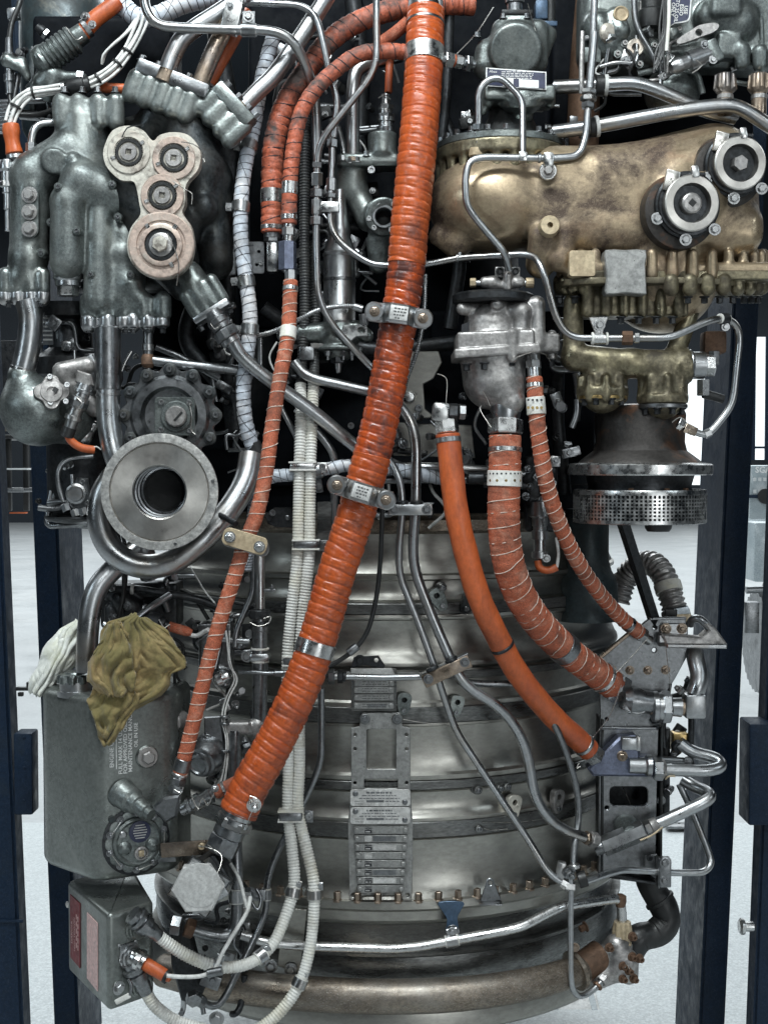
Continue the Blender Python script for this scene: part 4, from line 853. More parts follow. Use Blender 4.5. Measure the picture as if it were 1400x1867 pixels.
# cover plate with four plugs
ol = [A1(x, y)[:2] for x, y in ((560, 760), (600, 690), (680, 665), (760, 690), (812, 745), (850, 715), (920, 700), (1000, 715), (1055, 775), (1068, 840), (1050, 905), (1005, 955), (985, 1000), (985, 1080), (970, 1130), (1015, 1200), (1030, 1300), (1010, 1390), (950, 1455), (860, 1480), (760, 1455), (695, 1385), (675, 1300), (695, 1210), (745, 1140), (740, 1080), (725, 1000), (705, 962), (640, 955), (570, 890), (548, 820))]
prism('cover_plate', smooth_loop(ol, 4), -150, 22, 'alu_l', fc, bev=2.5)
def plug(cx, cy, R, d, sq=8.0, mt='salmon'):
    pos = P(cx, cy, d)
    g = lathe('plug', pos, FRONT, [(-2, R * 1.52), (1.5, R * 1.52), (2.5, R * 1.47), (2.5, R * 1.06), (-8, R * 1.04), (-8, R * 0.55)], mt, fc, 40, op=True)
    lathe('serrated_ring', pos, FRONT, [(-6, R * 1.02), (1.5, R * 1.0), (2.5, R * 0.96), (2.5, R * 0.74), (-6, R * 0.72)], 'black', g, 72, op=True, scal=(36, R * 0.06, R * 0.93))
    prism('socket', circ(0, 0, R * 0.60, 24), 0, 16, 'alu', g, holes=[[(-sq * .5, -sq * .5), (sq * .5, -sq * .5), (sq * .5, sq * .5), (-sq * .5, sq * .5)]], fr=(pos + FRONT * 0.005, V3(1, 0.12), V3(-0.12, 1), FRONT), bev=0.6)
    lathe('socket_floor', pos + FRONT * -0.009, FRONT, [(0, R * 0.5), (0.4, R * 0.49)], 'black', g, 16)  # black disc puts the shade inside the socket into colour
    for a in (0.6, 3.5):
        box('lock_tab', pos + Vector((math.cos(a), 0, math.sin(a))) * (R * 1.16 * 0.001) + FRONT * 0.003, (8, 4, 6), 'steel_b', g, axr(math.degrees(a)), 0.8, 1)
    return g
plug(235, 277, 24, -150.4, 9.5, 'alu_l'); plug(317, 288, 24, -151.2, 9.5); plug(296, 356, 24, -152.0, 9.5)
pos = P(294, 446, -152.9); R = 27
g = lathe('large_plug', pos, FRONT, [(-2, 56), (1, 56), (2.5, 54), (2.5, 42), (0, 41), (0, 37), (5, 36), (6, 34), (6, 28), (-8, 27), (-8, 2)], 'salmon', fc, 48)
lathe('toothed_ring', pos, FRONT, [(-7, 28), (3, 28), (3, 20), (-7, 20)], 'steel_k', g, 96, scal=(32, 3, 25), op=True); lathe('hub', pos, FRONT, [(-7, 21), (5, 20), (6, 18), (6, 3)], 'alu', g, 32)
nut('hex_bolt', pos + FRONT * 0.005, FRONT, 14, 11, 'alu_l', g, 0.4)
for a in (2.2, 5.2, 0.9): box('lock_tab', pos + Vector((math.cos(a), 0, math.sin(a))) * 0.038 + FRONT * 0.004, (9, 4, 7), 'steel_b', g, axr(math.degrees(a)), 0.8, 1)
wire(fc, [(222, 250, -160), (232, 232, -160), (250, 228, -160), (262, 226, -160)], 1.1, 'steel_k'); wire(fc, [(330, 258, -160), (352, 262, -162), (368, 275, -164), (374, 296, -164), (371, 288, -164)], 0.9); wire(fc, [(316, 330, -160), (338, 345, -162), (350, 352, -164), (349, 372, -164)], 0.9); wire(fc, [(305, 425, -166), (318, 452, -166), (326, 480, -164), (322, 520, -140)], 0.9)
# pipes rising from the top flanges
SP = 'steel pipes'
def pipe(label, pts, r, m='steel', fr=30, name='steel_pipe', sides=16, group=SP, step=4.0):
    p = Path(pts, fr, step); a = p.at(0)[0]; px, py = topx(a)
    t = T(name, label, 'pipe', (px, py, a.y * 1000), group); v, f, uv = sweep(p, r, sides); mk('tube', v, f, M[m], t, True, uv, 50); return t, p
t, p = pipe('stout steel pipe leaning right from the tilted top flange', [(300, 140, -92), (318, 92, -90), (336, 62, -88), (420, 10, -80), (470, -30, -70)], 16, fr=40); lathe('foot_collar', P(298, 150, -92), V3(.36, -.93), cylprof(22, 19), 'steel_w', t, 24)
t, p = pipe('stout stained steel pipe beside it under the square strut', [(362, 160, -86), (385, 100, -84), (416, 40, -80), (432, -30, -75)], 15, 'steel_w', 40); lathe('foot_collar', P(356, 176, -86), V3(.4, -.92), cylprof(24, 18), 'steel_w', t, 24)
t, p = pipe('stout steel pipe sweeping up to the top centre from the second tilted flange', [(432, 205, -78), (470, 165, -70), (500, 138, -66), (540, 80, -60), (580, 20, -50), (610, -30, -45)], 15, 'steel', 50); lathe('foot_collar', P(428, 212, -80), V3(.74, -.67), cylprof(26, 18), 'steel_w', t, 24)
t = T('square_strut', 'flat bright steel strut across the pipes at the top left', 'strut', (424, 30, -100)); box('bar', P(426, 22, -104), (30, 26, 74), 'steel_b', t, axr(-14), 3); bolt(t, P(420, 10, -118), 4, 'hex', 'steel_d')
t, p = pipe('orange rubber pipe half hidden behind the stained steel pipe', [(380, 150, -40), (405, 105, -40), (430, 60, -30), (450, 20, -20)], 13, 'orange_m', 40, 'rubber_pipe')
tlp, plp = pipe('bent steel pipe looping across the top left above the castings', [(263, -30, -110), (264, 15, -110), (285, 46, -110), (330, 50, -110), (440, 53, -110), (505, 55, -108), (540, 78, -100), (562, 130, -70), (575, 165, -40), (578, 240, -20), (578, 300, -20)], 8.5, fr=34)
pclip('bright clip on the looping steel pipe at the top', plp, plp.near(455, 53), 9, 24, (0, -1), 'steel_d', 'steel_b', 'clips on steel pipes', tail=22)
pipe('thin steel pipe turning down beside the looping pipe at the top', [(430, 2, -70), (470, 4, -70), (552, 8, -70), (578, 30, -70), (590, 80, -70), (600, 130, -66), (616, 185, -62), (612, 215, -60), (608, 250, -60)], 6, fr=24)
# angled union and its pipe
t, p = pipe('thick steel pipe from the angled union sweeping under the laced hose', [(395, 578, -100), (425, 622, -100), (440, 652, -98), (500, 700, -90), (565, 745, -72), (645, 812, -50), (700, 850, -40)], 12, fr=40)
lathe('coupling', P(388, 568, -102), v, [(0, 17), (14, 18), (16, 20), (24, 20), (26, 18), (34, 18)], 'steel_d', t, 28); nut('nut', P(408, 601, -101), v, 22, 18, 'steel_d', t, 0.2, 12); lathe('collar', P(418, 617, -101), v, cylprof(10, 17), 'steel', t, 24)
wire(t, [(384, 590, -118), (392, 600, -124), (402, 592, -122)])
# ================================================================ top-left corner
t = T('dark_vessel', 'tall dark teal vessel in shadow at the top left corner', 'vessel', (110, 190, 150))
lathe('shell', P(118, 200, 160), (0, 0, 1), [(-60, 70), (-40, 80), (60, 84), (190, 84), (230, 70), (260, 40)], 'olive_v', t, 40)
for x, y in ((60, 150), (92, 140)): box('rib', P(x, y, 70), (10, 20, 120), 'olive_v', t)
t = T('banjo_coupling', 'grimy ribbed coupling joined to a short orange hose in the top left', 'coupling', (110, 90, -20))
v4 = V3(0.78, -0.55); q = P(84, 108, -20)
lathe('ribbed_sleeve', q, v4, [(-14, 20), (-6, 26)] + sum([[(i * 9, 24), (i * 9 + 2, 27), (i * 9 + 6, 27), (i * 9 + 8, 24)] for i in range(7)], []) + [(66, 19), (84, 18)], 'cast', t, 28)
lathe('round_end', P(78, 106, -20), V3(-1, 0.5, -0.3), [(-10, 24), (4, 25), (14, 20), (18, 10), (19, 1)], 'cast', t, 24)
tube('orange_stub', [(150, 60, -22), (172, 35, -20), (200, 14, -16), (215, 2, -12)], 15, 'orange_m', t)
lathe('clamp', P(158, 50, -22), v4, [(-4, 16), (-4, 18), (4, 18), (4, 16)], 'steel', t, 24); bolt(t, P(156, 30, -34), 6, 'stud', 'steel'); bolt(t, P(168, 44, -36), 5, 'hex', 'steel'); wire(t, [(120, 48, -48), (140, 72, -50), (150, 66, -48)])
c = Cast(3); c.cap((95, 140, -10), (90, 165, -10), 24, 20).cap((95, 140, -10), (150, 140, -15), 12, 9).sph((78, 150, -12), 18); t2 = T('angle_fitting', 'small pale grey cast angle fitting behind the white wires', 'fitting', (92, 165, -10)); c.build('body', 'cast', t2); nut('nut', P(140, 138, -16), V3(1, 0.1), 11, 14, 'steel', t2)
t = T('sensor_fitting', 'dark cable gland hanging at the far top left edge', 'gland', (18, 140, 20)); lathe('gland_body', P(17, 150, 10), (0, 0, 1), [(-20, 7), (0, 8), (2, 10), (14, 10), (16, 8), (30, 8), (32, 12), (52, 12), (54, 7), (80, 6)], 'steel_d', t, 16)
tube('cable', [(17, 70, 10), (22, 40, 15), (34, 10, 20), (42, -20, 30)], 5, 'black', t); tube('tail_cable', [(17, 170, 10), (20, 190, 5), (26, 205, 0)], 4, 'black', t); c = Cast(2.5); c.cap((15, 110, 5), (40, 125, 5), 14, 8).cap((40, 112, 8), (50, 140, 8), 10, 7); c.build('lug', 'cast', t)
# white wire bundle
t = T('wire_bundle', 'bundle of white wires tied with black cord across the top left', 'wires', (120, 160, -60))
base = [(262, 30, -40), (252, 60, -45), (228, 100, -55), (200, 128, -62), (165, 150, -68), (120, 160, -72), (80, 165, -74), (48, 172, -76), (28, 195, -78), (18, 225, -80)]
offs = [(-7, -5, 0), (0, 0, -5), (7, 5, 0), (2, -7, 3), (-3, 7, 3)]
for k, o in enumerate(offs):
    tube('wire', [(x + o[0] * (1 + 0.3 * math.sin(i * 1.7 + k)), y + o[1] * (1 + 0.3 * math.cos(i * 1.3 + k)), d + o[2]) for i, (x, y, d) in enumerate(base)], 3.0, 'white_w', t, sides=8)
for k in range(3): tube('loose_wire', [(255 - k * 4, 28 + k * 3, -35), (240 - k * 5, 50 + 4 * k, -40), (212 - k * 4, 76 + 3 * k, -42), (194 - k * 3, 92 + k * 4, -38), (188 - k, 112 + k * 2, -30)], 2.4, 'white_w', t, sides=8)
pw = Path(base)
for xy in ((232, 95), (214, 115), (178, 143), (58, 168), (30, 192)): band(t, pw, pw.near(*xy), 10, 4, 'black', 'tie', 0.5, 16)
q, tt = pw.at(pw.near(138, 157)); lathe('bundle_clamp', q - tt * 0.024, tt, [(0, 11), (2, 13), (10, 13), (12, 15), (38, 14), (44, 10)], 'black', t, 20); lathe('clamp_end', q + tt * 0.02, tt, [(0, 12), (6, 12)], 'steel', t, 18)
t, p = hose('orange_hose', 'short orange boot hanging at the left edge below the white wires', [(20, 226, -80), (22, 250, -80), (27, 280, -80)], 0, ''); v, f, uv = sweep(p, lambda u, th: 14 + 1.2 * np.sin(u * 150) + 0.5 * np.sin(th * 3), 20); mk('boot', v, f, M['orange_m'], t, True, uv)
lathe('collar', P(28, 282, -80), (0.1, 0, -1), cylprof(8, 16), 'steel_b', t, 22)
lathe('connector', P(13, 292, -84), (0, 0, -1), [(0, 12), (8, 14), (16, 14), (20, 11), (46, 11), (48, 9), (56, 9), (58, 7), (84, 7), (86, 5), (122, 5)], 'steel', t, 20); nut('nut', P(13, 330, -84), (0, 0, -1), 12.5, 10, 'steel_b', t)
pipe('short orange pipe behind the top of the fuel control', [(175, 158, -40), (205, 160, -45), (240, 162, -45)], 9, 'orange_m', 20, 'rubber_pipe')
t, p = pipe('small curved steel tube left of the upper flange', [(104, 222, -70), (72, 224, -80), (58, 240, -88), (57, 280, -90)], 6.5, fr=22); nut('nut', P(57, 260, -90), (0, 0, -1), 10, 20, 'steel_d', t)
pipe('black hose curving behind the upper flange', [(35, 208, -40), (70, 210, -40), (105, 196, -40)], 5, 'black', 30, 'black_hose')
t = T('side_bracket', 'drilled bracket plate behind the pale cable left of the hoses', 'bracket', (410, 440, -20))
prism('plate', [(415, 355), (428, 352), (436, 400), (430, 500), (385, 505), (382, 480), (400, 440), (404, 395)], -22, 6, 'steel_d', t)
for x, y in ((412, 404), (408, 434), (400, 463), (394, 492), (420, 372), (432, 448)): bolt(t, P(x, y, -22), 5.5, 'sock', 'steel_k')
t = T('drilled_plate', 'grey drilled plate between the pale cable and the grimy hose', 'bracket', (470, 475, 0)); prism('plate', rrect(452, 440, 482, 498, 4), 0, 6, 'steel_d', t, holes=[circ(472, 458, 3, 10), circ(468, 482, 3, 10)]); bolt(t, P(476, 480, 0), 4, 'sock', 'steel')
# ================================================================ left middle
t = T('elbow_duct', 'bulbous grey cast elbow duct at the left edge', 'duct', (60, 800, -90))
tube('inlet_pipe', [(50, 548, -96), (56, 580, -96), (52, 630, -96), (38, 690, -96)], 21, 'steel', t, sides=28)
c = Cast(3); c.cap((40, 686, -96), (48, 730, -92), 25, 46, 8).sph((66, 750, -88), 60, 16).cap((66, 750, -88), (130, 770, -60), 52, 40, 12); c.build('bulb', 'cast', t)
p_ = Path([(56, 580, -96), (52, 630, -96), (38, 690, -96)]); band(t, p_, p_.near(42, 672), 22, 6, 'steel', 'bead'); band(t, p_, p_.near(40, 682), 23, 4, 'steel', 'bead')
lathe('rim', P(78, 760, -110), V3(0.5, 0.5, -1), [(-8, 54), (-4, 57), (0, 54)], 'cast', t, 48)
s = T('pressure_cap', 'pale four-bolt cap with square socket on the elbow duct', 'cap', (98, 715, -150))
n_ = V3(0.25, -0.15, -1)
lathe('flange', P(94, 715, -140), n_, [(-6, 30), (0, 31), (5, 29), (5, 19), (9, 18), (10, 8), (7, 7)], 'alu', s, 40, scal=(4, 8, 26), rot=0.4)
for x, y in ((91, 687), (92, 734), (120, 732), (122, 702)): bolt(s, P(x, y, -146), 5, 'sock', 'steel', n_)
nut('socket', P(101, 711, -150), n_, 6, 3.5, 'black', s, 0.2, 4)
s = T('ribbed_union', 'steel ribbed union with an orange tail left of the vertical pipe', 'union', (140, 740, -120))
v5 = V3(-0.35, 0.94); q = P(156, 700, -125)
lathe('sleeve', q, v5, [(0, 14), (10, 15), (11, 17), (16, 17), (17, 13), (24, 13), (25, 16), (32, 16), (33, 12), (38, 12), (39, 15), (44, 15), (45, 12), (58, 12), (59, 15), (66, 15), (67, 11), (86, 10)], 'steel', s, 24)
nut('hex', q + v5 * 0.03, v5, 17, 12, 'steel_d', s)
prism('mount_plate', [(140, 674), (165, 682), (170, 702), (150, 710), (136, 695)], -130, 10, 'alu', s, bev=3); lathe('black_gland', q + v5 * 0.08, v5, [(0, 12), (16, 12), (18, 8)], 'black', s, 18)
tube('orange_tail', [(121, 782, -126), (128, 802, -124), (148, 816, -120), (172, 820, -112)], 7, 'orange_m', s); wire(s, [(165, 818, -116), (176, 814, -116), (184, 820, -112)], 1.2, 'white_w'); wire(s, [(140, 725, -146), (150, 735, -148), (136, 750, -146), (142, 762, -144)])
c = Cast(3); c.cap((112, 676, -95), (160, 668, -90), 16, 18).cap((120, 690, -85), (175, 740, -70), 22, 20); s = T('valve_body', 'pale grey cast valve body behind the ribbed union', 'valve', (140, 690, -90)); c.build('body', 'alu', s)
t, p = pipe('thick vertical steel pipe left of the round cover, running behind the disc flange', [(196, 594, -100), (197, 700, -100), (198, 780, -105), (215, 850, -115), (245, 900, -110)], 20.5, fr=70, sides=28)
lathe('outer_sleeve', P(196, 596, -100), (0, 0, -1), [(0, 21), (2, 23), (108, 23), (110, 21)], 'steel_d', t, 32); box('side_gusset', P(170, 680, -95), (30, 10, 60), 'steel_d', t, axr(30), 2)
band(t, p, p.near(197, 722), 21, 4, 'steel', 'bead')
t = T('barcode_labels', 'small grey engraved plates in shadow below the fuel control', 'label plate', (105, 620, -10))
prism('plate', rrect(78, 566, 97, 628, 1), -12, 2, 'steel_d', t, bev=0); prism('plate', rrect(101, 584, 129, 622, 2), -14, 2, 'steel_d', t, bev=0)
for k in range(7): box('bar', P(87, 571 + k * 8, -13.5), (17, 1, 3.0), 'plate', t, bev=0)
for k in range(6): box('bar', P(104 + k * 4.6, 603, -15.5), (2.2, 1, 28), 'case_glass', t, bev=0)
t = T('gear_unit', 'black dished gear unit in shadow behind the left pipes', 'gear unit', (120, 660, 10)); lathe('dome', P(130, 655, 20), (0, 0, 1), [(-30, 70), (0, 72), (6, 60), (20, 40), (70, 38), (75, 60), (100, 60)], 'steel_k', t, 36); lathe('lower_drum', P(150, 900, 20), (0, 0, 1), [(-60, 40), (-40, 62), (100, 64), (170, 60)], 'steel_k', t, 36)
t, p = pipe('grey tee pipe with rusty corner under the fuel control', [(270, 600, -85), (270, 656, -85), (330, 664, -80), (445, 676, -60)], 9, 'steel_d', 12); lathe('rusty_corner', P(270, 660, -85), (0, 0, 1), [(-10, 8), (-4, 12), (8, 12), (14, 9)], 'rust', t, 20); lathe('collar', P(270, 640, -85), (0, 0, 1), cylprof(12, 10.5), 'steel', t, 18)
pipe('thin dark pipe slanting behind the tee pipe', [(285, 632, -40), (330, 650, -40), (400, 690, -30)], 6, 'steel_d', 20)
pipe('thin bright wire loop hanging left of the tee pipe', [(240, 640, -60), (228, 660, -62), (222, 676, -62)], 3, 'steel_b', 10, 'wire_loop')
# scalloped round cover
t = T('round_cover', 'dark scalloped round cover with square plate and slotted plug', 'cover', (310, 755, -100))
lathe('flange', P(310, 757, -100), FRONT, [(-14, 78), (-12, 89), (0, 90), (2, 88), (2, 70), (6, 66), (9, 64), (10, 50), (-2, 44), (-4, 20)], 'steel_d', t, 144, scal=(12, 11, 80))
for k in range(12):
    a = 2 * math.pi * k / 12; q = P(310, 757, -104) + Vector((math.cos(a), 0, math.sin(a))) * 0.080
    lathe('bolt_boss', q, FRONT, [(-6, 11), (2, 11), (3, 9)], 'cast_d', t, 16); bolt(t, q + FRONT * 0.002, 5.5, 'sock', 'steel_d', hs=1.2)
prism('square_plate', rrect(282, 724, 355, 794, 6), -122, 24, 'cast', t, bev=3)
for x, y in ((294, 733), (345, 734), (293, 784), (346, 785)): bolt(t, P(x, y, -122), 5, 'sock', 'steel')
lathe('plug_ring', P(322, 759, -122), FRONT, [(0, 27), (4, 27), (6, 25), (6, 20), (10, 19)], 'cast', t, 32); pg = lathe('slotted_plug', P(322, 759, -130), FRONT, [(0, 18), (10, 18), (12, 16), (12, 0.1)], 'alu', t, 32)
box('slot', P(325, 759, -142), (20, 1.4, 4), 'black', pg, axr(48), 0); wire(t, [(345, 734, -130), (350, 760, -134), (348, 784, -130), (356, 792, -130)])
# disc flange
t = T('disc_flange', 'large pale steel disc flange with a dark central hole', 'flange', (292, 897, -200))
n_ = V3(0.02, 0.03, -1)
lathe('disc', P(291, 897, -200), n_, [(-14, 88), (-12, 97), (-1, 97.5), (1, 96), (1, 83), (-0.6, 82.5), (-0.6, 82), (1.6, 81), (1.6, 46), (0, 44), (-6, 43)], 'disc', t, 96, op=True, sharp=20)
lathe('outer_rim', P(291, 897, -200), n_, [(0.6, 98.2), (3.2, 97.6), (3.6, 96), (3.6, 84), (0.6, 83)], 'rim', t, 96, op=True)
lathe('bore', P(291, 897, -200), n_, [(-90, 34), (-60, 37), (-58, 40), (-40, 40), (-39, 42.5), (-25, 42.5), (-24, 41), (-14, 41), (-13, 43.5), (1.2, 44.5), (1.2, 46), (-14, 47), (-90, 47)], 'steel_d', t, 64, op=True)
lathe('bore_end', P(291, 897, -112), n_, [(0, 40), (1, 39)], 'black', t, 32)
for a in (2.3, 3.4, 0.2, 5.0): lathe('rivet', P(291, 897, -204) + Vector((math.cos(a), 0, math.sin(a))) * 0.0905, n_, [(0, 3), (0.6, 2.6)], 'steel_d', t, 12)
t, p = pipe('fat steel pipe looping under the disc flange', [(225, 850, -115), (188, 890, -125), (178, 950, -130), (200, 1005, -134), (250, 1035, -134), (310, 1030, -130), (365, 990, -120), (415, 935, -105), (450, 880, -80), (458, 830, -60)], 21.5, fr=80, sides=28)
t, p = pipe('fat steel pipe dropping to the oil tank behind the rag', [(250, 1000, -70), (205, 1038, -95), (172, 1075, -110), (160, 1140, -115), (158, 1225, -115)], 19, fr=60, sides=28)
pipe('stub of fat steel pipe under the disc flange', [(250, 960, -60), (262, 1010, -70), (275, 1050, -50)], 20, 'steel_d', 30)
# small actuator and dish
t = T('small_actuator', 'small grey actuator flange with slotted plug left of the disc', 'actuator', (140, 910, -90))
prism('flange_plate', [(140, 870), (160, 872), (168, 915), (160, 925), (140, 940), (118, 915)], -92, 12, 'steel_d', t, bev=3); lathe('plug', P(140, 900, -92), FRONT, [(0, 18), (8, 18), (10, 14), (14, 13), (15, 2)], 'steel', t, 28)
for x, y in ((150, 878), (160, 917), (126, 915)): bolt(t, P(x, y, -92), 5, 'sock', 'steel')
for x, y in ((118, 920), (135, 930), (150, 928)): nut('gland', P(x, y, -96), V3(0.4, 1, -0.3), 8, 14, 'steel', t)
tube('cable_loop', [(170, 832, -70), (120, 840, -80), (106, 860, -84), (108, 890, -86), (116, 916, -88)], 4.5, 'steel_d', t)
t = T('drip_dish', 'shallow dark dish under the small actuator', 'dish', (135, 950, -60)); lathe('dish', P(135, 948, -60), (0, 0, 1), [(-6, 20), (-2, 44), (4, 52), (7, 52), (4, 46), (0, 20)], 'steel_k', t, 36, sq=1.0)
t = T('scuffed_stay', 'scuffed dark stay post with flaked paint behind the actuator', 'stay', (120, 830, 20)); box('stay', P(118, 850, 20), (24, 30, 120), 'olive_v', t, bev=3); c = Cast(2.5); c.sph((155, 795, -60), 14).cap((155, 795, -60), (172, 775, -60), 9, 8); c.build('foil_joint', 'steel_b', t)
# ---- clutter under the disc
t, p = pipe('black pipe stretching right under the looping pipe', [(195, 1075, -60), (240, 1072, -60), (300, 1082, -50), (360, 1092, -40), (400, 1108, -40)], 7, 'steel_k', 30); ferrule(t, p, p.near(243, 1073), 10, 6, 'white_w', 'collar')
pipe('slim steel pipe ending at the brown rag', [(190, 1138, -110), (205, 1150, -118), (235, 1140, -118), (270, 1110, -90), (310, 1085, -60)], 6.5, fr=24)
for k, (pts, lb) in enumerate((([(200, 940, -100), (215, 975, -90), (224, 1030, -80), (225, 1080, -70), (215, 1130, -70)], 'black cable, left of three hanging under the disc flange'), ([(208, 935, -95), (226, 985, -85), (230, 1040, -70), (222, 1120, -62)], 'black cable, right of three hanging under the disc flange'), ([(330, 1075, -20), (350, 1085, -20), (380, 1130, -20)], 'black cable slanting under the long laced hose'))):
    tube_o, _ = tube('black_cable', pts, 3.6, 'black'); tag(tube_o, lb, 'cable', 'black cables')
t = T('harness_connector', 'dark ribbed connector with orange tail right of the brown rag', 'connector', (290, 1140, -100))
v6 = V3(1, 0.3); q = P(268, 1130, -100); lathe('shell', q, v6, [(0, 14), (8, 17), (22, 17), (24, 14), (32, 14), (34, 10), (40, 9)], 'steel_k', t, 24); lathe('orange_sleeve', q + v6 * 0.038, v6, [(0, 8), (2, 9), (34, 9), (44, 6)], 'orange_w', t, 20)
tube('white_tail', [(340, 1155, -100), (358, 1160, -100), (372, 1152, -104), (380, 1148, -110)], 4, 'white_w', t)
wire(t, [(290, 1130, -122), (300, 1145, -122), (310, 1138, -118), (305, 1160, -118)], 1.0); wire(t, [(345, 1030, -60), (360, 1055, -70), (375, 1080, -90), (392, 1100, -120)], 1.5, 'white_w')
c = Cast(3); c.cap((225, 1095, -40), (250, 1130, -30), 20, 26).cap((200, 1080, -30), (290, 1075, -30), 16, 16).sph((240, 1110, -40), 22).cap((200, 1110, -30), (206, 1140, -30), 10, 16).box((260, 1100, 20), 70, 40, 40); t = T('dark_linkage', 'oily dark linkage casting between the disc flange and the rag', 'linkage', (240, 1130, -30)); c.build('body', 'steel_k', t)
for x, y in ((205, 1072), (232, 1105), (206, 1126)): bolt(t, P(x, y, -62), 6, 'stud', 'steel_d')
# ================================================================ oil tank
def slabprism(name, foot, zt_, zb, m, parent, vr=20, er=12, seg=4):
    bm = bmesh.new(); vb = [bm.verts.new((x, y, zb)) for x, y in foot]; vt = [bm.verts.new((x, y, zt_)) for x, y in foot]; n = len(foot)
    vert = []
    for i in range(n): bm.faces.new((vb[i], vb[(i + 1) % n], vt[(i + 1) % n], vt[i]))
    bm.faces.new(vt); bm.faces.new(vb[::-1]); bm.edges.ensure_lookup_table()
    vert = [e for e in bm.edges if abs(e.verts[0].co.z - e.verts[1].co.z) > 1e-6]
    bmesh.ops.recalc_face_normals(bm, faces=bm.faces[:])
    bmesh.ops.bevel(bm, geom=vert, offset=vr * 0.001, segments=seg, affect='EDGES', profile=0.5)
    hz = [e for e in bm.edges if abs(e.verts[0].co.z - e.verts[1].co.z) < 1e-6 and len(e.link_faces) == 2 and abs(e.link_faces[0].normal.z - e.link_faces[1].normal.z) > 0.5]
    bmesh.ops.bevel(bm, geom=hz, offset=er * 0.001, segments=seg, affect='EDGES', profile=0.5)
    bm.verts.index_update(); vs = [tuple(v.co) for v in bm.verts]; fs = [[v.index for v in f.verts] for f in bm.faces]; bm.free()
    return mk(name, vs, fs, M[m], parent, True, None, 38)
def XY(px, d): q = P(px, 1400, d); return (q.x, q.y)
tank = T('oil_tank', 'olive grey oil tank with white stencilled writing and screw cap', 'oil tank', (172, 1610, -170))
ztop = P(172, 1272, -172).z; zbot = P(172, 1612, -172).z
slabprism('shell', [XY(172, -176), XY(322, -112), XY(352, 40), XY(110, 60), XY(73, -66)], ztop, zbot, 'tank', tank, 26, 18, 5)
fa = Vector((*XY(172, -176), 0)); fb = Vector((*XY(322, -112), 0)); fdir = (fb - fa).normalized(); fn = Vector((fdir.y, -fdir.x, 0))
def TF(px, py):
    """point on the tank's right-hand face"""
    d = -140.0
    for _ in range(8):
        q = P(px, py, d); s_ = (Vector((q.x, q.y, 0)) - fa).dot(fn); d -= 1000 * s_ * (1 / fn.y)
    return P(px, py, d)
for tx, px, py, sz in (('ENGINE OIL', 204, 1400, 7.2), ('FULL MARK 14 U.S.', 220, 1412, 7.2), ('FOR APPROVED OILS SEE', 229, 1411, 7.2), ('MAINTENANCE MANUAL', 238, 1408, 7.2), ('OIL IN USE', 248, 1363, 6.6)):
    text(tx, TF(px, py) + fn * 0.0008, sz, 'ink_w', tank, Vector((0, 0, 1)), -fdir, 'LEFT', 'stencil_line', 0.12)
box('underline', TF(212, 1370) + fn * 0.0006, (1.4, 0.4, 62), 'ink_w', tank, (fdir, fn, Vector((0, 0, 1))), 0)
lathe('boss', TF(268, 1380), fn, [(-3, 22), (1.5, 20), (4, 16)], 'tank', tank, 28); bolt(tank, TF(268, 1380) + fn * 0.003, 12, 'hex', 'alu', fn)
lathe('side_boss', P(332, 1312, -60), V3(-0.4, 0, -1), [(0, 16), (30, 15), (34, 10)], 'alu', tank, 24)
sn = lathe('level_sensor', TF(224, 1448), V3(0.75, 0.35, -0.55), [(-8, 26), (0, 26), (3, 24), (24, 23), (28, 19), (40, 18), (42, 15), (62, 14), (64, 10), (74, 10)], 'cast', tank, 32)
q = TF(248, 1533); ip = lathe('inspection_cover', q, fn, [(-6, 50), (0, 56), (5, 55), (6, 50), (6, 44), (10, 42), (12, 38), (9, 34), (9, 8)], 'cast', tank, 120, up=(0, 0, 1), scal=(10, 6, 48))
lathe('gasket', q, fn, [(-1, 59), (2, 60), (3, 57)], 'steel_k', ip, 40)
for k in range(10):
    a = 2 * math.pi * k / 10 + 0.3; x_, y_, z_ = frame_of(fn); qq = q + x_ * (0.049 * math.cos(a)) + y_ * (0.049 * math.sin(a)); bolt(ip, qq + fn * 0.005, 5, 'stud', 'steel_d', fn, hs=0.7)
    if k % 2: 
        b = a + 0.6; q2 = q + x_ * (0.049 * math.cos(b)) + y_ * (0.049 * math.sin(b)); p1 = topx(qq + fn * 0.012); p2 = topx(q2 + fn * 0.012); wire(ip, [(*p1, (qq.y + fn.y * .013) * 1000), (*p2, (q2.y + fn.y * .013) * 1000)])
lathe('blue_label', TF(252, 1514) + fn * 0.010, fn, [(0, 19), (1.6, 19), (2, 18)], 'blue_l', ip, 30)
for k in range(6): box('small_print', TF(252, 1502 + k * 4.6) + fn * 0.0124, (26 - abs(k - 2.5) * 4, 0.4, 1.7), 'plate', ip, (fdir, fn, Vector((0, 0, 1))), 0)
c = Cast(2); c.sph(TF(225, 1545) + fn * 0.008, 12) if False else None
for (x, y, w_, h_) in ((225, 1545, 9, 18), (275, 1538, 8, 18)): lathe('dimple_boss', TF(x, y) + fn * 0.006, fn, [(0, 13), (5, 12), (8, 8), (9, 1)], 'cast', ip, 20)
bolt(ip, TF(222, 1520) + fn * 0.008, 7, 'round', 'steel', fn); lathe('drain_plug', TF(254, 1553) + fn * 0.008, fn, [(0, 12), (6, 12), (7, 9), (4, 8)], 'alu', ip, 22); box('drain_key', TF(254, 1553) + fn * 0.013, (9, 5, 11), 'sand', ip, (fdir, fn, Vector((0, 0, 1))), 1)
lathe('filler_neck', P(140, 1262, -90), (0, 0, 1), [(-6, 34), (4, 34), (5, 30), (20, 30)], 'steel', tank, 36)
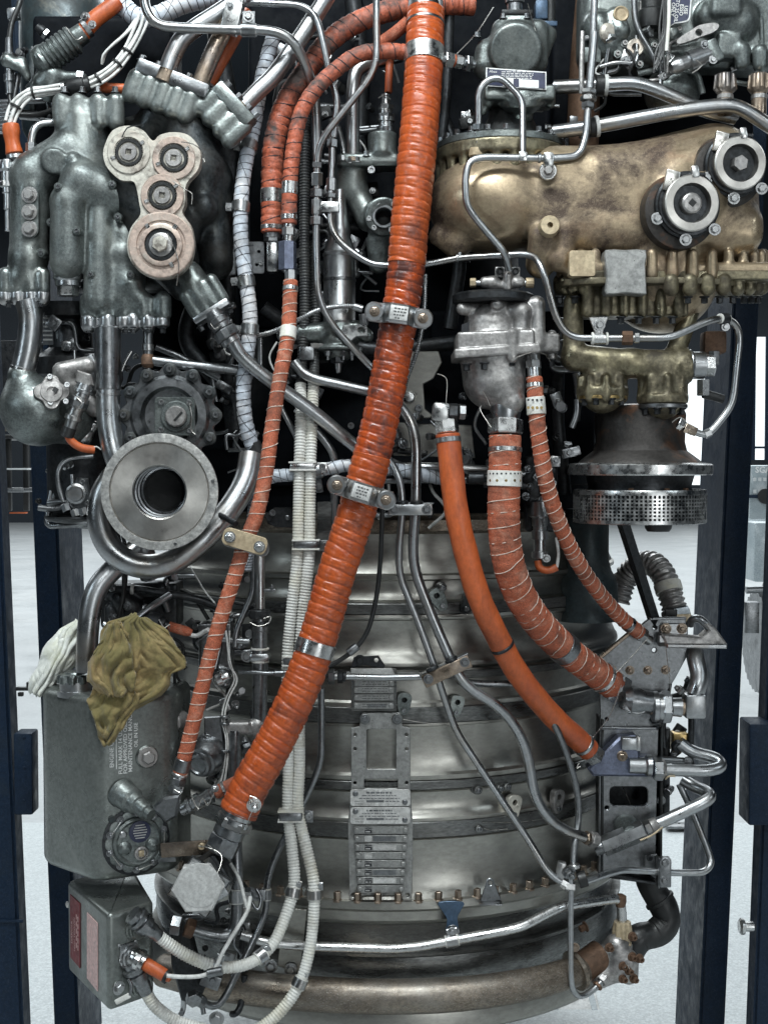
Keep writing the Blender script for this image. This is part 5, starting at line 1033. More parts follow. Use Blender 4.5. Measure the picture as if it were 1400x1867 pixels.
cp = lathe('filler_cap', P(138, 1246, -92), (0, 0, 1), [(0, 26), (2, 32), (14, 32), (17, 28), (18, 20), (21, 18), (22, 2)], 'cast', tank, 96, scal=(9, 7, 29))
box('strap', P(338, 1548, -135), (86, 5, 26), 'steel_w', tank, axr(4), 2); bolt(tank, P(368, 1543, -140), 6, 'sock', 'sand'); box('strap_root', P(300, 1555, -128), (40, 5, 34), 'steel_d', tank, axr(3), 2)
lathe('green_seal', TF(203, 1494) + fn * 0.002, fn, [(0, 6), (2, 5)], M['olive_v'], tank, 12)
# ignition box
ib = T('ignition_box', 'olive grey ignition box with red and pink labels under the oil tank', 'ignition box', (195, 1847, -230))
zt2 = P(195, 1668, -232).z; zb2 = P(195, 1846, -232).z
slabprism('case', [XY(195, -234), XY(279, -165), XY(240, 40), XY(120, -50)], zt2, zb2, 'tank', ib, 12, 9, 4)
ga = Vector((*XY(195, -234), 0)); gb = Vector((*XY(120, -50), 0)); gd = (ga - gb).normalized(); gn = Vector((gd.y, -gd.x, 0))
hd = (Vector((*XY(279, -165), 0)) - ga).normalized(); hn = Vector((hd.y, -hd.x, 0))
def FA(px, py, o, n):
    d = -150.0
    for _ in range(10):
        q = P(px, py, d); d -= 1000 * (Vector((q.x, q.y, 0)) - o).dot(n) / n.y * 0.9
    return P(px, py, d)
Z = Vector((0, 0, 1))
def facequad(name, xs, m, parent, o, n, lift):
    vs = [FA(x, y, o, n) + n * lift for x, y in xs]; b = [v - n * 0.0012 for v in vs]; k = len(vs)
    return mk(name, [tuple(v) for v in vs + b], [list(range(k))] + [[i, i + k, (i + 1) % k + k, (i + 1) % k] for i in range(k)], M[m], parent, False)
facequad('red_label', [(129, 1631), (147, 1648), (147, 1766), (130, 1746)], 'red', ib, ga, gn, 0.0016); facequad('pink_label', [(160, 1664), (179, 1684), (179, 1808), (160, 1784)], 'pink', ib, ga, gn, 0.0016)
for k, (tx, x) in enumerate((('DANGER', 133), ('HIGH TENSION', 138))): text(tx, FA(x, 1700 + k * 4, ga, gn) + gn * 0.0022, 7.5 - k, 'pink', ib, Z, -gd)
for k in range(2):
    for j in range(5): box('small_print', FA(141 + k * 3, 1672 + j * 13 + k * 5, ga, gn) + gn * 0.0018, (2.4, 0.4, 9.0), 'pink', ib, (gd, gn, Z), 0)
bolt(ib, FA(124, 1650, ga, gn), 6, 'round', 'plate', gn)
for nm, x, y in (('socket_flange', 236, 1744), ('socket_flange', 248, 1692), ('socket_flange', 254, 1796)):
    lathe(nm, FA(x, y, ga, hn) , hn, [(-2, 22), (2, 22), (3, 19), (8, 19), (9, 16), (14, 16)], 'tank' if y != 1744 else 'steel', ib, 28)
box('connector_base', FA(234, 1738, ga, hn), (36, 6, 36), 'steel', ib, (hd, hn, Z), 2)
for dx, dy in ((-18, -14), (12, -22), (-16, 14), (16, 18)): bolt(ib, FA(234 + dx, 1738 + dy, ga, hn) + hn * 0.002, 3.2, 'round', 'steel', hn)
bolt(ib, FA(216, 1802, ga, hn), 8, 'hex', 'steel', hn)
cn = T('orange_connector', 'steel plug connector with orange boot and white lead on the ignition box', 'connector', (250, 1745, -240))
v7 = V3(0.9, 0.42, -0.25); q = FA(236, 1742, ga, hn) + hn * 0.008
lathe('plug_shell', q, v7, [(0, 16), (8, 17), (10, 19), (18, 19), (20, 15), (26, 15)], 'steel_b', cn, 26, scal=(14, 1.5, 18)); lathe('orange_boot', q + v7 * 0.025, v7, [(0, 10), (3, 11.5), (40, 11), (44, 9), (52, 6)], 'orange_m', cn, 22)
lathe('boot_end', q + v7 * 0.066, v7, [(0, 11.8), (6, 11.8)], 'steel_k', cn, 20)
tube('white_lead', [(304, 1780, -250), (330, 1782, -246), (368, 1780, -232), (392, 1768, -214), (402, 1745, -205), (425, 1705, -190), (452, 1660, -175), (456, 1635, -165)], 3.6, 'white_w', cn, sides=8)
lathe('lead_clamp', P(378, 1776, -228), V3(1, -0.2), cylprof(26, 7.5), 'steel_d', cn, 18)
tg = T('key_tag', 'cream plastic key tag hanging below the ignition box connectors', 'tag', (228, 1815, -245)); box('tag_body', P(224, 1822, -246), (28, 5, 9), 'white_r', tg, axr(28), 2); tube('chain', [(236, 1815, -246), (240, 1798, -246), (234, 1786, -244)], 2.6, 'steel_d', tg)
# ================================================================ rags
def cloth(name, rows, base_d, m, parent, seed, amp=14, nu=70, nv=90, bulge=40, kf=5.0, fan=0.0, fine=3.0):
    ys = np.array([r[0] for r in rows], float); xl = np.array([r[1] for r in rows], float); xr = np.array([r[2] for r in rows], float); vs = []
    for j in range(nv):
        tv = j / (nv - 1); y = ys[0] + (ys[-1] - ys[0]) * tv; a = np.interp(y, ys, xl); b = np.interp(y, ys, xr)
        for i in range(nu):
            u = i / (nu - 1)
            n1 = noise.noise(Vector((u * 2.2 + seed, tv * 2.0, seed))); n2 = noise.noise(Vector((u * 5 + 3 * n1, tv * 2.6 + seed, 4))); n3 = noise.noise(Vector((u * 13 + 4 * n2, tv * 8, seed * 2)))
            ph = u * kf * (1 + fan * (1 - tv)) + 1.6 * n1 + 0.9 * tv + seed
            fold = 1 - abs(((ph) % 1.0) * 2 - 1) ; fold = fold * fold * (3 - 2 * fold)
            d = base_d - bulge * math.sin(math.pi * min(1, max(0, u))) ** 0.7 * (0.55 + 0.45 * math.sin(math.pi * min(1, tv * 0.9 + 0.08))) - amp * fold * (0.4 + tv) - 8 * n2 - fine * n3
            ex = 4 * n2 * (1 if 0.02 < u < 0.98 else 2.5)
            vs.append(tuple(P(a + (b - a) * u + ex, y + 5 * n1 + (7 * n3 + 6 * n2 if j in (0, nv - 1) else 0), d)))
    fs = [[j * nu + i, j * nu + i + 1, (j + 1) * nu + i + 1, (j + 1) * nu + i] for j in range(nv - 1) for i in range(nu - 1)]
    o = mk(name, vs, fs, M[m], parent, True); md = o.modifiers.new('thickness', 'SOLIDIFY'); md.thickness = 0.0022; md.offset = -1; return o
rg = T('brown_rag', 'oily brown rag draped over the tank cap and pipe', 'rag', (230, 1350, -150))
cloth('back_drape', [(1124, 245, 258), (1136, 196, 285), (1150, 188, 306), (1170, 184, 322), (1195, 180, 332), (1217, 176, 339), (1228, 174, 316), (1250, 168, 312), (1268, 168, 296), (1284, 174, 262), (1294, 186, 246)], -150, 'rag', rg, 1.7, 8, 100, 110, 14, 3.2, 0.9, 3.0)
cloth('front_fold', [(1136, 196, 222), (1160, 184, 232), (1200, 164, 242), (1240, 163, 246), (1258, 172, 240), (1268, 184, 226)], -180, 'rag', rg, 4.1, 9, 80, 90, 10, 1.6, 0.4, 3.0)
cloth('hanging_corner', [(1262, 170, 252), (1280, 162, 250), (1300, 164, 240), (1325, 174, 226), (1345, 184, 208), (1358, 192, 198)], -176, 'rag', rg, 7.3, 7, 60, 70, 8, 1.8, 0.0, 3.0)
rw = T('white_rag', 'white rag bunched behind the oil tank cap', 'rag', (90, 1262, 0))
cloth('drape', [(1132, 138, 152), (1148, 108, 156), (1172, 86, 156), (1196, 72, 150), (1220, 64, 130), (1245, 58, 104), (1266, 56, 80)], -20, 'rag_w', rw, 2.9, 12, 60, 70, 34, 3.4, 0.4)
# ================================================================ centre, upper
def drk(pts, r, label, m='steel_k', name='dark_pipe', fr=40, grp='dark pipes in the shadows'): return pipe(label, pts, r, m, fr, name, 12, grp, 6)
drk([(640, -20, 120), (660, 120, 120), (655, 300, 110), (640, 420, 100)], 16, 'added dark pipe in shadow behind the canister, upper centre')  # filler pipes added here, dark coloured to keep the gaps black
drk([(395, 60, 80), (420, 200, 80), (415, 420, 70), (410, 620, 60), (430, 800, 60)], 18, 'added dark pipe in shadow behind the angled union')
drk([(820, -20, 60), (815, 160, 60), (800, 300, 50), (795, 420, 60)], 10, 'added dark pipe in shadow right of the thickest hose')
drk([(760, 120, 100), (830, 260, 90), (840, 480, 90), (820, 600, 90)], 13, 'added dark pipe in shadow behind the gearbox bowl')
drk([(480, 560, 60), (560, 620, 80), (700, 640, 90), (860, 620, 90)], 14, 'added dark pipe in shadow crossing behind the canister base')
drk([(1020, 560, 60), (1015, 760, 60), (1030, 900, 80)], 13, 'added dark pipe in shadow left of the filter')
drk([(380, 480, 60), (330, 620, 60), (400, 700, 60)], 15, 'added dark pipe in shadow above the round cover')
c = Cast(5); c.box((930, 720, 220), 160, 60, 160).box((560, 300, 230), 110, 60, 330).box((900, 200, 220), 140, 70, 260).box((1180, 150, 160), 190, 60, 150).box((360, 700, 180), 90, 60, 230).box((200, 260, 130), 130, 60, 220); t = T('inner_frame', 'inner structure coloured black for the shade in the gaps behind the pipes', 'frame', (700, 800, 200)); c.build('body', 'pitch', t)  # boxes behind the pipes, black colour standing in for shade
# silver canister
t = T('canister', 'silver cylindrical canister standing between the conduits and the thickest hose', 'canister', (620, 590, -10))
q = P(619, 590, -10); lathe('shell', q, (0, 0, 1), [(0, 29), (4, 30), (6, 29), (120, 28.5), (122, 30), (126, 30), (128, 28), (134, 27), (160, 19), (164, 20), (172, 19), (205, 14), (215, 12), (240, 11)], 'steel', t, 48); band(t, Path([(619, 600, -10), (619, 400, -10)]), 22, 29, 6, 'steel_d')
t = T('canister_valve', 'grey cast valve under the silver canister with a bright drilled lug', 'valve', (620, 660, -10))
c = Cast(2.6); c.cap((619, 600, -10), (619, 625, -12), 30, 34).cap((550, 608, -5), (600, 606, -8), 17, 20).cyl((619, 632, -10), (619, 640, -10), 42, 3).cap((650, 600, -20), (668, 612, -20), 16, 13); c.build('body', 'cast', t)
prism('drilled_lug', [(626, 592), (670, 590), (671, 612), (650, 613), (640, 622), (622, 604)], -48, 14, 'steel_b', t, holes=[circ(659, 601, 6, 14)], bev=1.5)
for x in (598, 626, 642): bolt(t, P(x, 640, -38), 5, 'stud', 'steel_d', Vector((0, 0, -1)), hs=1.3)
nut('drain_nut', P(617, 646, -20), (0, 0, -1), 14, 16, 'steel_k', t); lathe('drain_tip', P(617, 662, -20), (0, 0, -1), [(0, 7), (16, 5), (18, 3)], 'steel', t, 16)
prism('lever', [(566, 625), (640, 628), (660, 632), (660, 640), (566, 634)], -30, 8, 'steel', t); box('foot', P(560, 645, -15), (26, 30, 24), 'steel_d', t)
t = T('braided_lead', 'braided steel lead curving round the silver canister', 'lead', (560, 580, -40)); o, p = tube('braid', [(462, 614, -50), (500, 604, -55), (540, 585, -60), (580, 565, -58), (620, 558, -52), (650, 558, -45)], 4.2, 'steel', t); helix('braid_strand', p, 4.4, 4, 0.5, 'steel_d', t, 4); helix('braid_strand', p, 4.4, 4, 0.5, 'steel_b', t, 4, hand=-1); lathe('end_ferrule', P(644, 558, -46), V3(1, 0.3), cylprof(18, 7), 'steel', t, 16); nut('nut', P(662, 572, -44), V3(0.1, 1), 8, 20, 'steel_d', t)
# flanged valve with hole
t = T('flanged_valve', 'grey cast valve with a bolted round port beside the thickest hose', 'valve', (690, 420, -20))
c = Cast(2.6); c.cyl((697, 242, -10), (697, 285, -10), 26, 4, 4).box((672, 296, 0), 56, 30, 12, 6, 8).cap((640, 330, 15), (672, 400, 0), 24, 22, 10).cap((640, 345, 10), (640, 320, 10), 28, 30, 8).cyl((697, 394, -10), (700, 394, -42), 34, 5, 3).cap((690, 440, -5), (690, 480, 0), 22, 18, 10); c.cyl((700, 394, -60), (700, 394, 10), 15, 2, 1, cut=True); c.build('body', 'cast', t)
lathe('port_liner', P(700, 394, -44), FRONT, [(-30, 14), (0, 15), (1.5, 16.5), (1.5, 20), (0, 21)], 'steel_d', t, 32, op=True); lathe('port_floor', P(700, 394, -16), FRONT, [(0, 15), (0.5, 14)], 'black', t, 20)
for a in (0.9, 2.0, 3.3, 4.0, 5.2): bolt(t, P(700, 394, -42) + Vector((math.cos(a), 0, math.sin(a))) * 0.027, 5, 'sock', 'steel')
lathe('neck', P(703, 243, -10), (0, 0, 1), [(0, 15), (10, 16), (12, 13), (20, 13), (21, 16), (28, 16), (30, 11), (36, 12), (44, 12), (46, 9), (70, 8)], 'steel', t, 24); nut('neck_nut', P(703, 222, -10), (0, 0, 1), 17, 14, 'steel_d', t); nut('neck_nut', P(704, 200, -10), (0, 0, 1), 14, 9, 'steel', t)
for x, y in ((625, 293), (638, 298), (652, 296), (697, 275), (668, 285)): bolt(t, P(x, y, -28), 5, 'cap', 'steel', Vector((0, 0, 1)))
bolt(t, P(677, 310, -34), 7, 'sock', 'steel'); tube('orange_feed', [(708, 168, -12), (710, 120, -10), (712, 105, 0)], 7, 'orange_m', t); wire(t, [(690, 178, -22), (700, 172, -24), (712, 180, -22)], 1.2)
t, p = pipe('stout steel pipe standing on the flanged valve and bending left to right at the top', [(643, 292, -15), (643, 160, -20), (650, 120, -15), (700, 108, 0), (730, 100, 10)], 12.5, fr=36); lathe('foot', P(643, 296, -15), (0, 0, 1), cylprof(8, 17), 'steel_w', t, 24)
pipe('orange striped pipe joining the thickest hose near its top', [(690, 80, -30), (720, 60, -40), (745, 38, -50)], 11, 'orange_w', 20, 'rubber_pipe')
t, p = pipe('slim steel pipe zigzagging from the top edge past the canister', [(686, -20, -95), (687, 105, -95), (676, 140, -92), (590, 248, -80), (578, 280, -72), (578, 340, -66), (576, 440, -62), (579, 540, -62), (602, 588, -58), (675, 668, -40), (700, 690, -30)], 6, fr=26)
for xy, r, L in (((577, 328), 10, 22), ((576, 352), 12, 14), ((577, 378), 9, 26), ((576, 402), 11, 14), ((577, 300), 9, 10)): pnut(t, p, p.near(*xy), r, L, 'steel' if L > 20 else 'steel_d')
t, p = pipe('slim steel pipe running under the thickest hose to the right edge and down', [(606, 240, -55), (604, 330, -55), (601, 412, -58), (622, 445, -60), (672, 480, -64), (700, 484, -66), (775, 482, -66), (835, 470, -72), (970, 462, -120), (988, 485, -150), (1014, 582, -150), (1040, 616, -152), (1222, 616, -168), (1296, 582, -150), (1332, 580, -120), (1350, 606, -110), (1336, 738, -110), (1290, 796, -112), (1262, 785, -112)], 6, fr=24)
for xy, r, L in (((606, 262), 10, 14), ((605, 335), 9, 22), ((604, 356), 11, 8)): pnut(t, p, p.near(*xy), r, L, 'steel' if L > 20 else 'steel_d')
box('tee_block', P(602, 378, -62), (32, 18, 18), 'steel_b', t, bev=2); nut('tee_nut', P(586, 378, -62), V3(-1, 0), 8, 10, 'steel', t); wire(t, [(592, 368, -74), (585, 372, -76), (580, 384, -74)])
pnut(t, p, p.near(1142, 617), 12, 18, 'rust', 'rusty_coupling'); pnut(t, p, p.near(1160, 616), 9, 8, 'steel'); pnut(t, p, p.near(1290, 794), 8, 12, 'steel'); pnut(t, p, p.near(1262, 786), 9, 14, 'steel_w')
PR = p
q_, t_ = p.at(p.near(837, 470)); lathe('stand_off', q_ + Vector((0, 0, 0.002)), (0, 0, 1), [(0, 6), (20, 6), (22, 8), (34, 8)], 'steel', t, 14)
for xx in (831, 853): lathe('sleeve_ring', P(xx, 470, -74), V3(1, -0.07), cylprof(4, 8), 'steel_b', t, 16)
k = T('pipe_clip', 'bright angle clip with bolt holding the slim pipe under the gearbox', 'clip', (1095, 600, -170), 'clips on steel pipes'); prism('plate', [(1074, 578), (1109, 577), (1100, 602), (1100, 612), (1084, 612), (1083, 602)], -166, 4, 'steel_b', k, bev=1); bolt(k, P(1093, 592, -167), 6.5, 'hex', 'steel'); lathe('strap', P(1081, 617, -158), (1, 0, 0), cylprof(22, 9.5), 'steel_b', k, 18)
for x in (1078, 1104): lathe('cushion', P(x, 617, -158), (1, 0, 0), cylprof(4, 11), 'white_r', k, 18)
pclip('dark cushioned clip on the slim pipe at the right end', PR, PR.near(1318, 581), 7, 18, (0.2, 1), 'steel_k', 'white_r', 'clips on steel pipes')
# twin pipes on casing
t, p = pipe('wider steel pipe of the pair running down the casing to the tee on the channel', [(536, 660, -40), (560, 688, -45), (640, 706, -40), (710, 722, -35), (745, 756, -45), (759, 800, -52), (758, 925, -54), (752, 1000, -40), (757, 1045, -32), (790, 1130, -30), (826, 1214, -32), (850, 1252, -30), (915, 1292, -12), (950, 1340, 0), (965, 1390, 8), (973, 1450, 10), (1000, 1495, 16), (1040, 1520, 30), (1090, 1534, 60)], 9.5, fr=30)
pnut(t, p, len(p.a) - 4, 15, 16, 'alu'); pnut(t, p, len(p.a) - 8, 13, 8, 'steel_w')
t, p = pipe('narrower steel pipe of the pair crossing the casing down to the flange joint', [(700, 826, -30), (718, 850, -42), (731, 880, -50), (734, 930, -52), (727, 1000, -44), (728, 1050, -36), (760, 1128, -32), (792, 1216, -32), (806, 1262, -24), (832, 1335, -14), (875, 1400, -8), (962, 1530, 0), (1002, 1596, -4), (1036, 1616, -4)], 6.6, fr=26)
pnut(t, p, len(p.a) - 3, 9, 16, 'steel_b')
def pair_clamp(label, c, w, h, deg, d, offs, m='steel'):
    k = T('clamp_block', label, 'clamp', (c[0], c[1], d), 'two-bolt clamp blocks'); x, y, z = axr(deg)
    box('block', P(c[0], c[1], d), (w, 26, h), m, k, axr(deg), 2.5); box('top_rail', P(c[0], c[1], d + 3) + z * (h * 0.0005 + 0.001), (w + 4, 22, 3), 'steel_d', k, axr(deg), 1)
    for s in (-1, 1): bolt(k, P(c[0], c[1], d - 13) + x * (s * (w / 2 - 10) * 0.001), 6, 'hex', 'steel_d', hs=1.3)
    for o in offs: lathe('bush', P(c[0], c[1], d - 4) + x * (o * 0.001) + z * (h * 0.0005), z, [(0, 12), (4, 12), (6, 10)], 'steel_k', k, 20)
    return k
pair_clamp('grey two-bolt clamp block holding the pipe pair beside the lower saddle clamp', (748, 929), 78, 20, 0, -64, (-15, 11))
pair_clamp('tan stained two-bolt clamp block tilted on the pipe pair over the casing', (814, 1223), 92, 24, 25, -46, (-22, 16), 'steel_w')
pipe('thin steel pipe slipping behind the cream conduits to the left', [(512, 742, -20), (545, 805, -10), (546, 830, -10)], 5, fr=20)
pipe('medium steel pipe bending down behind the cream conduits', [(540, 745, -40), (560, 765, -42), (600, 812, -40), (612, 838, -36), (608, 940, -30), (606, 1000, -26)], 7, fr=24)
pipe('polished steel rail crossing behind the smooth orange hose', [(700, 852, -12), (800, 852, -12), (900, 858, -5), (1000, 868, 20)], 9, 'steel', 30); pipe('dull steel rail crossing lower behind the smooth orange hose', [(690, 876, -16), (780, 874, -16), (880, 876, -5), (990, 890, 20)], 7, 'steel_d', 30)
t = T('cable_joint', 'dark jointed cable end beside the smooth orange hose', 'joint', (870, 876, -30)); lathe('shell', P(850, 872, -30), (1, 0, 0), [(0, 8), (4, 11), (30, 11), (34, 8), (60, 6)], 'steel_k', t, 20)
# plates on upper casing
t = T('cover_panel', 'grey riveted cover panel on the casing right of the thickest hose', 'panel', (800, 860, 60))
prism('panel', [(735, 640), (800, 640), (806, 660), (790, 690), (772, 700), (775, 745), (790, 758), (782, 762), (734, 762)], 20, 6, 'casing', t, bev=1.5); prism('lower_panel', [(720, 770), (860, 775), (866, 835), (716, 830)], 30, 6, 'casing', t, bev=1.5)
lathe('domed_stud', P(746, 724, 18), FRONT, [(0, 12), (10, 11), (14, 8), (15, 1)], 'steel_b', t, 22); bolt(t, P(763, 744, 18), 7, 'sock', 'steel_d'); bolt(t, P(740, 690, 18), 5, 'sock', 'steel_d'); bolt(t, P(640, 776, -5), 6, 'sock', 'steel_d')
def lug(label, x, y, a, d, s=1.0, m='cast', stud=True):
    n = onc(x, 495)[1]; k = T('lug', label, 'lug', (x, y, d), 'small drilled lugs on the casing'); ca, sa = math.cos(math.radians(a)), math.sin(math.radians(a))
    X = Vector((n.y * -1, n.x, 0)).normalized(); X = X if X.x > 0 else -X
    xa = (X * ca + Vector((0, 0, -1)) * sa); ya = (X * -sa + Vector((0, 0, -1)) * ca)
    prism('plate', smooth_loop([(-13 * s, -14 * s), (0, -20 * s), (13 * s, -14 * s), (11 * s, 8 * s), (7 * s, 18 * s), (0, 21 * s), (-7 * s, 18 * s), (-11 * s, 8 * s)], 3), 0, 12, m, k, holes=[circ(0, -7 * s, 5 * s, 12)], fr=(P(x, y, d) + n * 0.010, xa, ya, n), bev=1.5)
    lathe('hole_floor', P(x, y, d) + xa * 0 + ya * (-7 * s * 0.001), n, [(0, 6 * s), (0.5, 5 * s)], 'black', k, 12)
    bolt(k, P(x, y, d) + ya * (12 * s * 0.001) + n * 0.010, 4.2 * s, 'sock', 'steel_d', n)
    return k
def cd(x, R): return onc(x, R + RO)[0]
lug('lug with drilled hole on the casing beside the narrow pipe pair', 798, 1092, -30, cd(798, 403), 1.1); lug('lug with drilled hole half behind the smooth orange hose', 852, 1098, 30, cd(852, 403), 1.1, 'cast_d')
lug('lug right of the stack of small plates', 736, 1282, 5, cd(736, 407), 1.0); lug('lug under the tilted clamp block', 830, 1286, 12, cd(830, 407), 1.0)
lug('pale lug with pink tint below the wide pipe on the casing', 933, 1470, 8, cd(933, 409), 1.15, 'alu_l'); lug('pale lug right of the wide pipe on the casing', 1012, 1460, 10, cd(1012, 409), 1.15, 'alu'); 
for i, (x, y) in enumerate(((866, 1438), (918, 1432), (868, 1508), (803, 1070), (905, 1435))):
    n = onc(x, 495)[1]; k = T('stud', ('stud above the flange left of the pale lugs', 'stud beside the wide pipe above the pale lug', 'stud lowest of three left of the pale lug', 'stud above the drilled lug by the pipe pair', 'dark stud touching the wide pipe')[i], 'stud', (x, y, cd(x, 402)), 'short studs on the casing')
    lathe('barrel', P(x, y, cd(x, 402)), n, [(-4, 10), (6, 10), (7, 8), (16, 8), (17, 6)], 'casing_d', k, 18); bolt(k, P(x, y, cd(x, 402)) + n * 0.016, 4.5, 'sock', 'steel_d', n)
for a, b, lb in (((870, 1438), (915, 1432), 'safety wire, upper of two between the studs'), ((872, 1508), (925, 1512), 'safety wire, lower of two between the studs'), ((735, 1312), (828, 1318), 'safety wire across the casing under the lugs'), ((880, 1500), (1000, 1492), 'safety wire from the pale lug to the right'), ((800, 1116), (852, 1120), 'safety wire under the pair of drilled lugs')):
    p = Path([(a[0], a[1], cd(a[0], 402) - 18), ((a[0] + b[0]) / 2, (a[1] + b[1]) / 2 + 4, cd((a[0] + b[0]) / 2, 402) - 14), (b[0], b[1], cd(b[0], 402) - 18)], None, 2.5); v, f, uv = sweep(p, 0.9, 5, False); tag(mk('safety_wire', v, f, M['wire'], None, True, uv), lb, 'wire', 'safety wires on the casing')
# control cable
t = T('control_cable', 'black control cable hanging from the lower saddle clamp to the casing', 'cable', (690, 930, -60)); o, p = tube('sheath', [(697, 905, -80), (696, 960, -70), (692, 1040, -40), (684, 1100, -28), (668, 1155, -26), (645, 1185, -28), (605, 1212, -30), (560, 1225, -34)], 4.4, 'black', t); lathe('ferrule', P(652, 1178, -28), V3(-1, 0.75), [(0, 7), (2, 8), (20, 8), (22, 6)], 'steel_d', t, 18)
t = T('cable_bracket', 'small black folded bracket with bolt at the top of the label plates', 'bracket', (672, 1208, -10)); prism('plate', [(640, 1218), (645, 1198), (690, 1196), (702, 1214), (700, 1219), (665, 1213)], -6, 6, 'steel_k', t, holes=[circ(686, 1204, 4, 10)]); bolt(t, P(656, 1204, -6), 7, 'hex', 'steel_k')
t = T('twisted_lead', 'braided steel lead beside the thickest hose upper half', 'lead', (760, 620, -60)); o, p = tube('braid', [(776, 500, -60), (772, 580, -70), (760, 640, -72), (742, 690, -60), (730, 740, -50)], 3.8, 'steel_d', t); helix('braid_strand', p, 4.0, 4, 0.5, 'steel_b', t, 4)
t, p = pipe('short steel pipe crossing over the label plates to the tilted clamp', [(600, 1234, -24), (640, 1234, -24), (700, 1236, -24), (778, 1234, -26)], 6, fr=20); pnut(t, p, p.near(606, 1234), 14, 12, 'steel_d'); pnut(t, p, p.near(622, 1234), 12, 10, 'steel_k'); ferrule(t, p, p.near(630, 1234), 9, 6, 'steel_k')
pipe('dark steel pipe slipping behind the smooth hose on the casing', [(835, 1242, -10), (880, 1248, 0), (940, 1246, 10), (970, 1255, 14), (992, 1280, 20), (1024, 1350, 32), (1040, 1395, 40), (1054, 1450, 50), (1055, 1500, 50), (1047, 1540, 30), (1045, 1590, 10)], 6.5, 'steel_d', 24)
t, p = pipe('steel pipe dropping past the thickest hose down to the flange clip', [(586, 1255, -40), (586, 1300, -36), (586, 1385, -36), (572, 1425, -36), (545, 1480, -40), (500, 1565, -50), (486, 1610, -56), (486, 1660, -58), (470, 1700, -70), (430, 1780, -110), (405, 1830, -140), (385, 1838, -150), (360, 1822, -160)], 6.2, 'steel_d', 24); pnut(t, p, len(p.a) - 3, 11, 12, 'steel_d')
pclip('grey clip on the steel pipe at the left of the flange', p, p.near(486, 1632), 7, 18, (-1, 0), 'steel_d', 'white_r', 'clips on steel pipes')
# label plates
t = T('label_ladder', 'column of engraved label plates down the middle of the casing', 'label plates', (695, 1640, 0))
D0 = 2
prism('ladder_frame', [(660, 1300), (730, 1300), (734, 1325), (748, 1328), (748, 1440), (753, 1505), (751, 1642), (738, 1646), (728, 1634), (662, 1634), (650, 1646), (637, 1642), (634, 1505), (640, 1440), (640, 1328), (655, 1325)], D0, 7, 'plate_d', t, holes=[rrect(668, 1330, 722, 1403, 3), rrect(664, 1421, 725, 1438, 2)] + [circ(x, y, 3.2, 10) for x in (647, 741) for y in (1340, 1366, 1428)] + [circ(x, 1633, 4, 10) for x in (644, 743)], bev=1)
prism('upper_base', rrect(640, 1220, 723, 1297, 3), D0 - 2, 8, 'casing_d', t); prism('upper_lip', [(639, 1219), (714, 1219), (720, 1231), (640, 1231)], D0 - 8, 6, 'plate', t)
for i, y in enumerate((1246, 1258.5, 1272, 1287)):
    s = prism('small_plate', rrect(645, y - 5.5, 718, y + 5.5, 2), D0 - 5, 3, 'plate_d', t, bev=0.5); [greek(s, 660 + 10 * (r_ > 1), 706, y - 2.5 + 4.5 * (r_ % 2), D0 - 5.3, 1.4, 'ink_g', i * 3 + r_) for r_ in range(2)]; prism('print_block', rrect(669, y - 3.5, 704, y + 3.5, 0.5), D0 - 5.2, 0.15, 'steel_d', s, bev=0)if i == 3 else None
    for x in (649, 713): screw(s, P(x, y, D0 - 5), 4.6)
for x in (665, 724): lathe('lug_boss', P(x, 1311, D0), FRONT, [(0, 10), (4, 10), (5, 8)], 'casing_d', t, 18); bolt(t, P(x, 1311, D0 - 5), 5.5, 'hex', 'steel_d')
for i, y in enumerate((1440, 1472.5)):
    s = prism('maker_plate', rrect(638.5, y, 748, y + 30.5, 5), D0 - 6, 3, 'plate', t, bev=0.6)
    for r_, (xa, xb, hh) in enumerate(((668, 715, 3.0), (660, 722, 1.6), (655, 728, 1.6), (702, 728, 1.6))): greek(s, xa, xb, y + 6 + r_ * 5.2, D0 - 6.3, hh, 'steel_d', i)
    text('SERIAL NO', (655, y + 21.6, D0 - 6.3), 2.8, 'ink_g', s); text('TYPE NO', (655, y + 26.6, D0 - 6.3), 2.8, 'ink_g', s)
    prism('print_block', rrect(668, y + 19.5, 700, y + 23.5, 0.5), D0 - 6.2, 0.15, 'steel_d', s, bev=0); screw(s, P(648, y + 7.5, D0 - 6), 5.2, 'steel_d'); screw(s, P(738, y + 23, D0 - 6), 5.2, 'steel_d')
for i, y in enumerate((1514.6, 1530, 1545.8, 1561, 1576, 1591.7, 1606.5, 1622)):
    x0 = 645 + i * 0.9; x1 = 744 - i * 1.1
    s = prism('small_plate', rrect(x0, y - 6.5, x1, y + 6.5, 3), D0 - 6 - (i == 7) * 2, 2.6, 'plate_d', t, bev=0.5); prism('print_block', rrect(665, y - 5, 678, y + 5, 0.4), D0 - 6.3 - (i == 7) * 2, 0.15, 'ink' if i not in (1, 3) else 'plate', s, bev=0); text('DLT NO', (671.5, y - 2, D0 - 6.7 - (i == 7) * 2), 3.0, 'plate', s); greek(s, 666.5, 676, y + 2.5, D0 - 6.7 - (i == 7) * 2, 2.0, 'plate', i)
    prism('print_block', rrect(680, y - 4.5, 722, y + 4.5, 0.4), D0 - 6.3 - (i == 7) * 2, 0.15, ('plate_d', 'steel_d', 'plate', 'plate_d')[i % 4], s, bev=0)
    for x in (x0 + 5, x1 - 5): screw(s, P(x, y, D0 - 6.5 - (i == 7) * 2), 4.8)
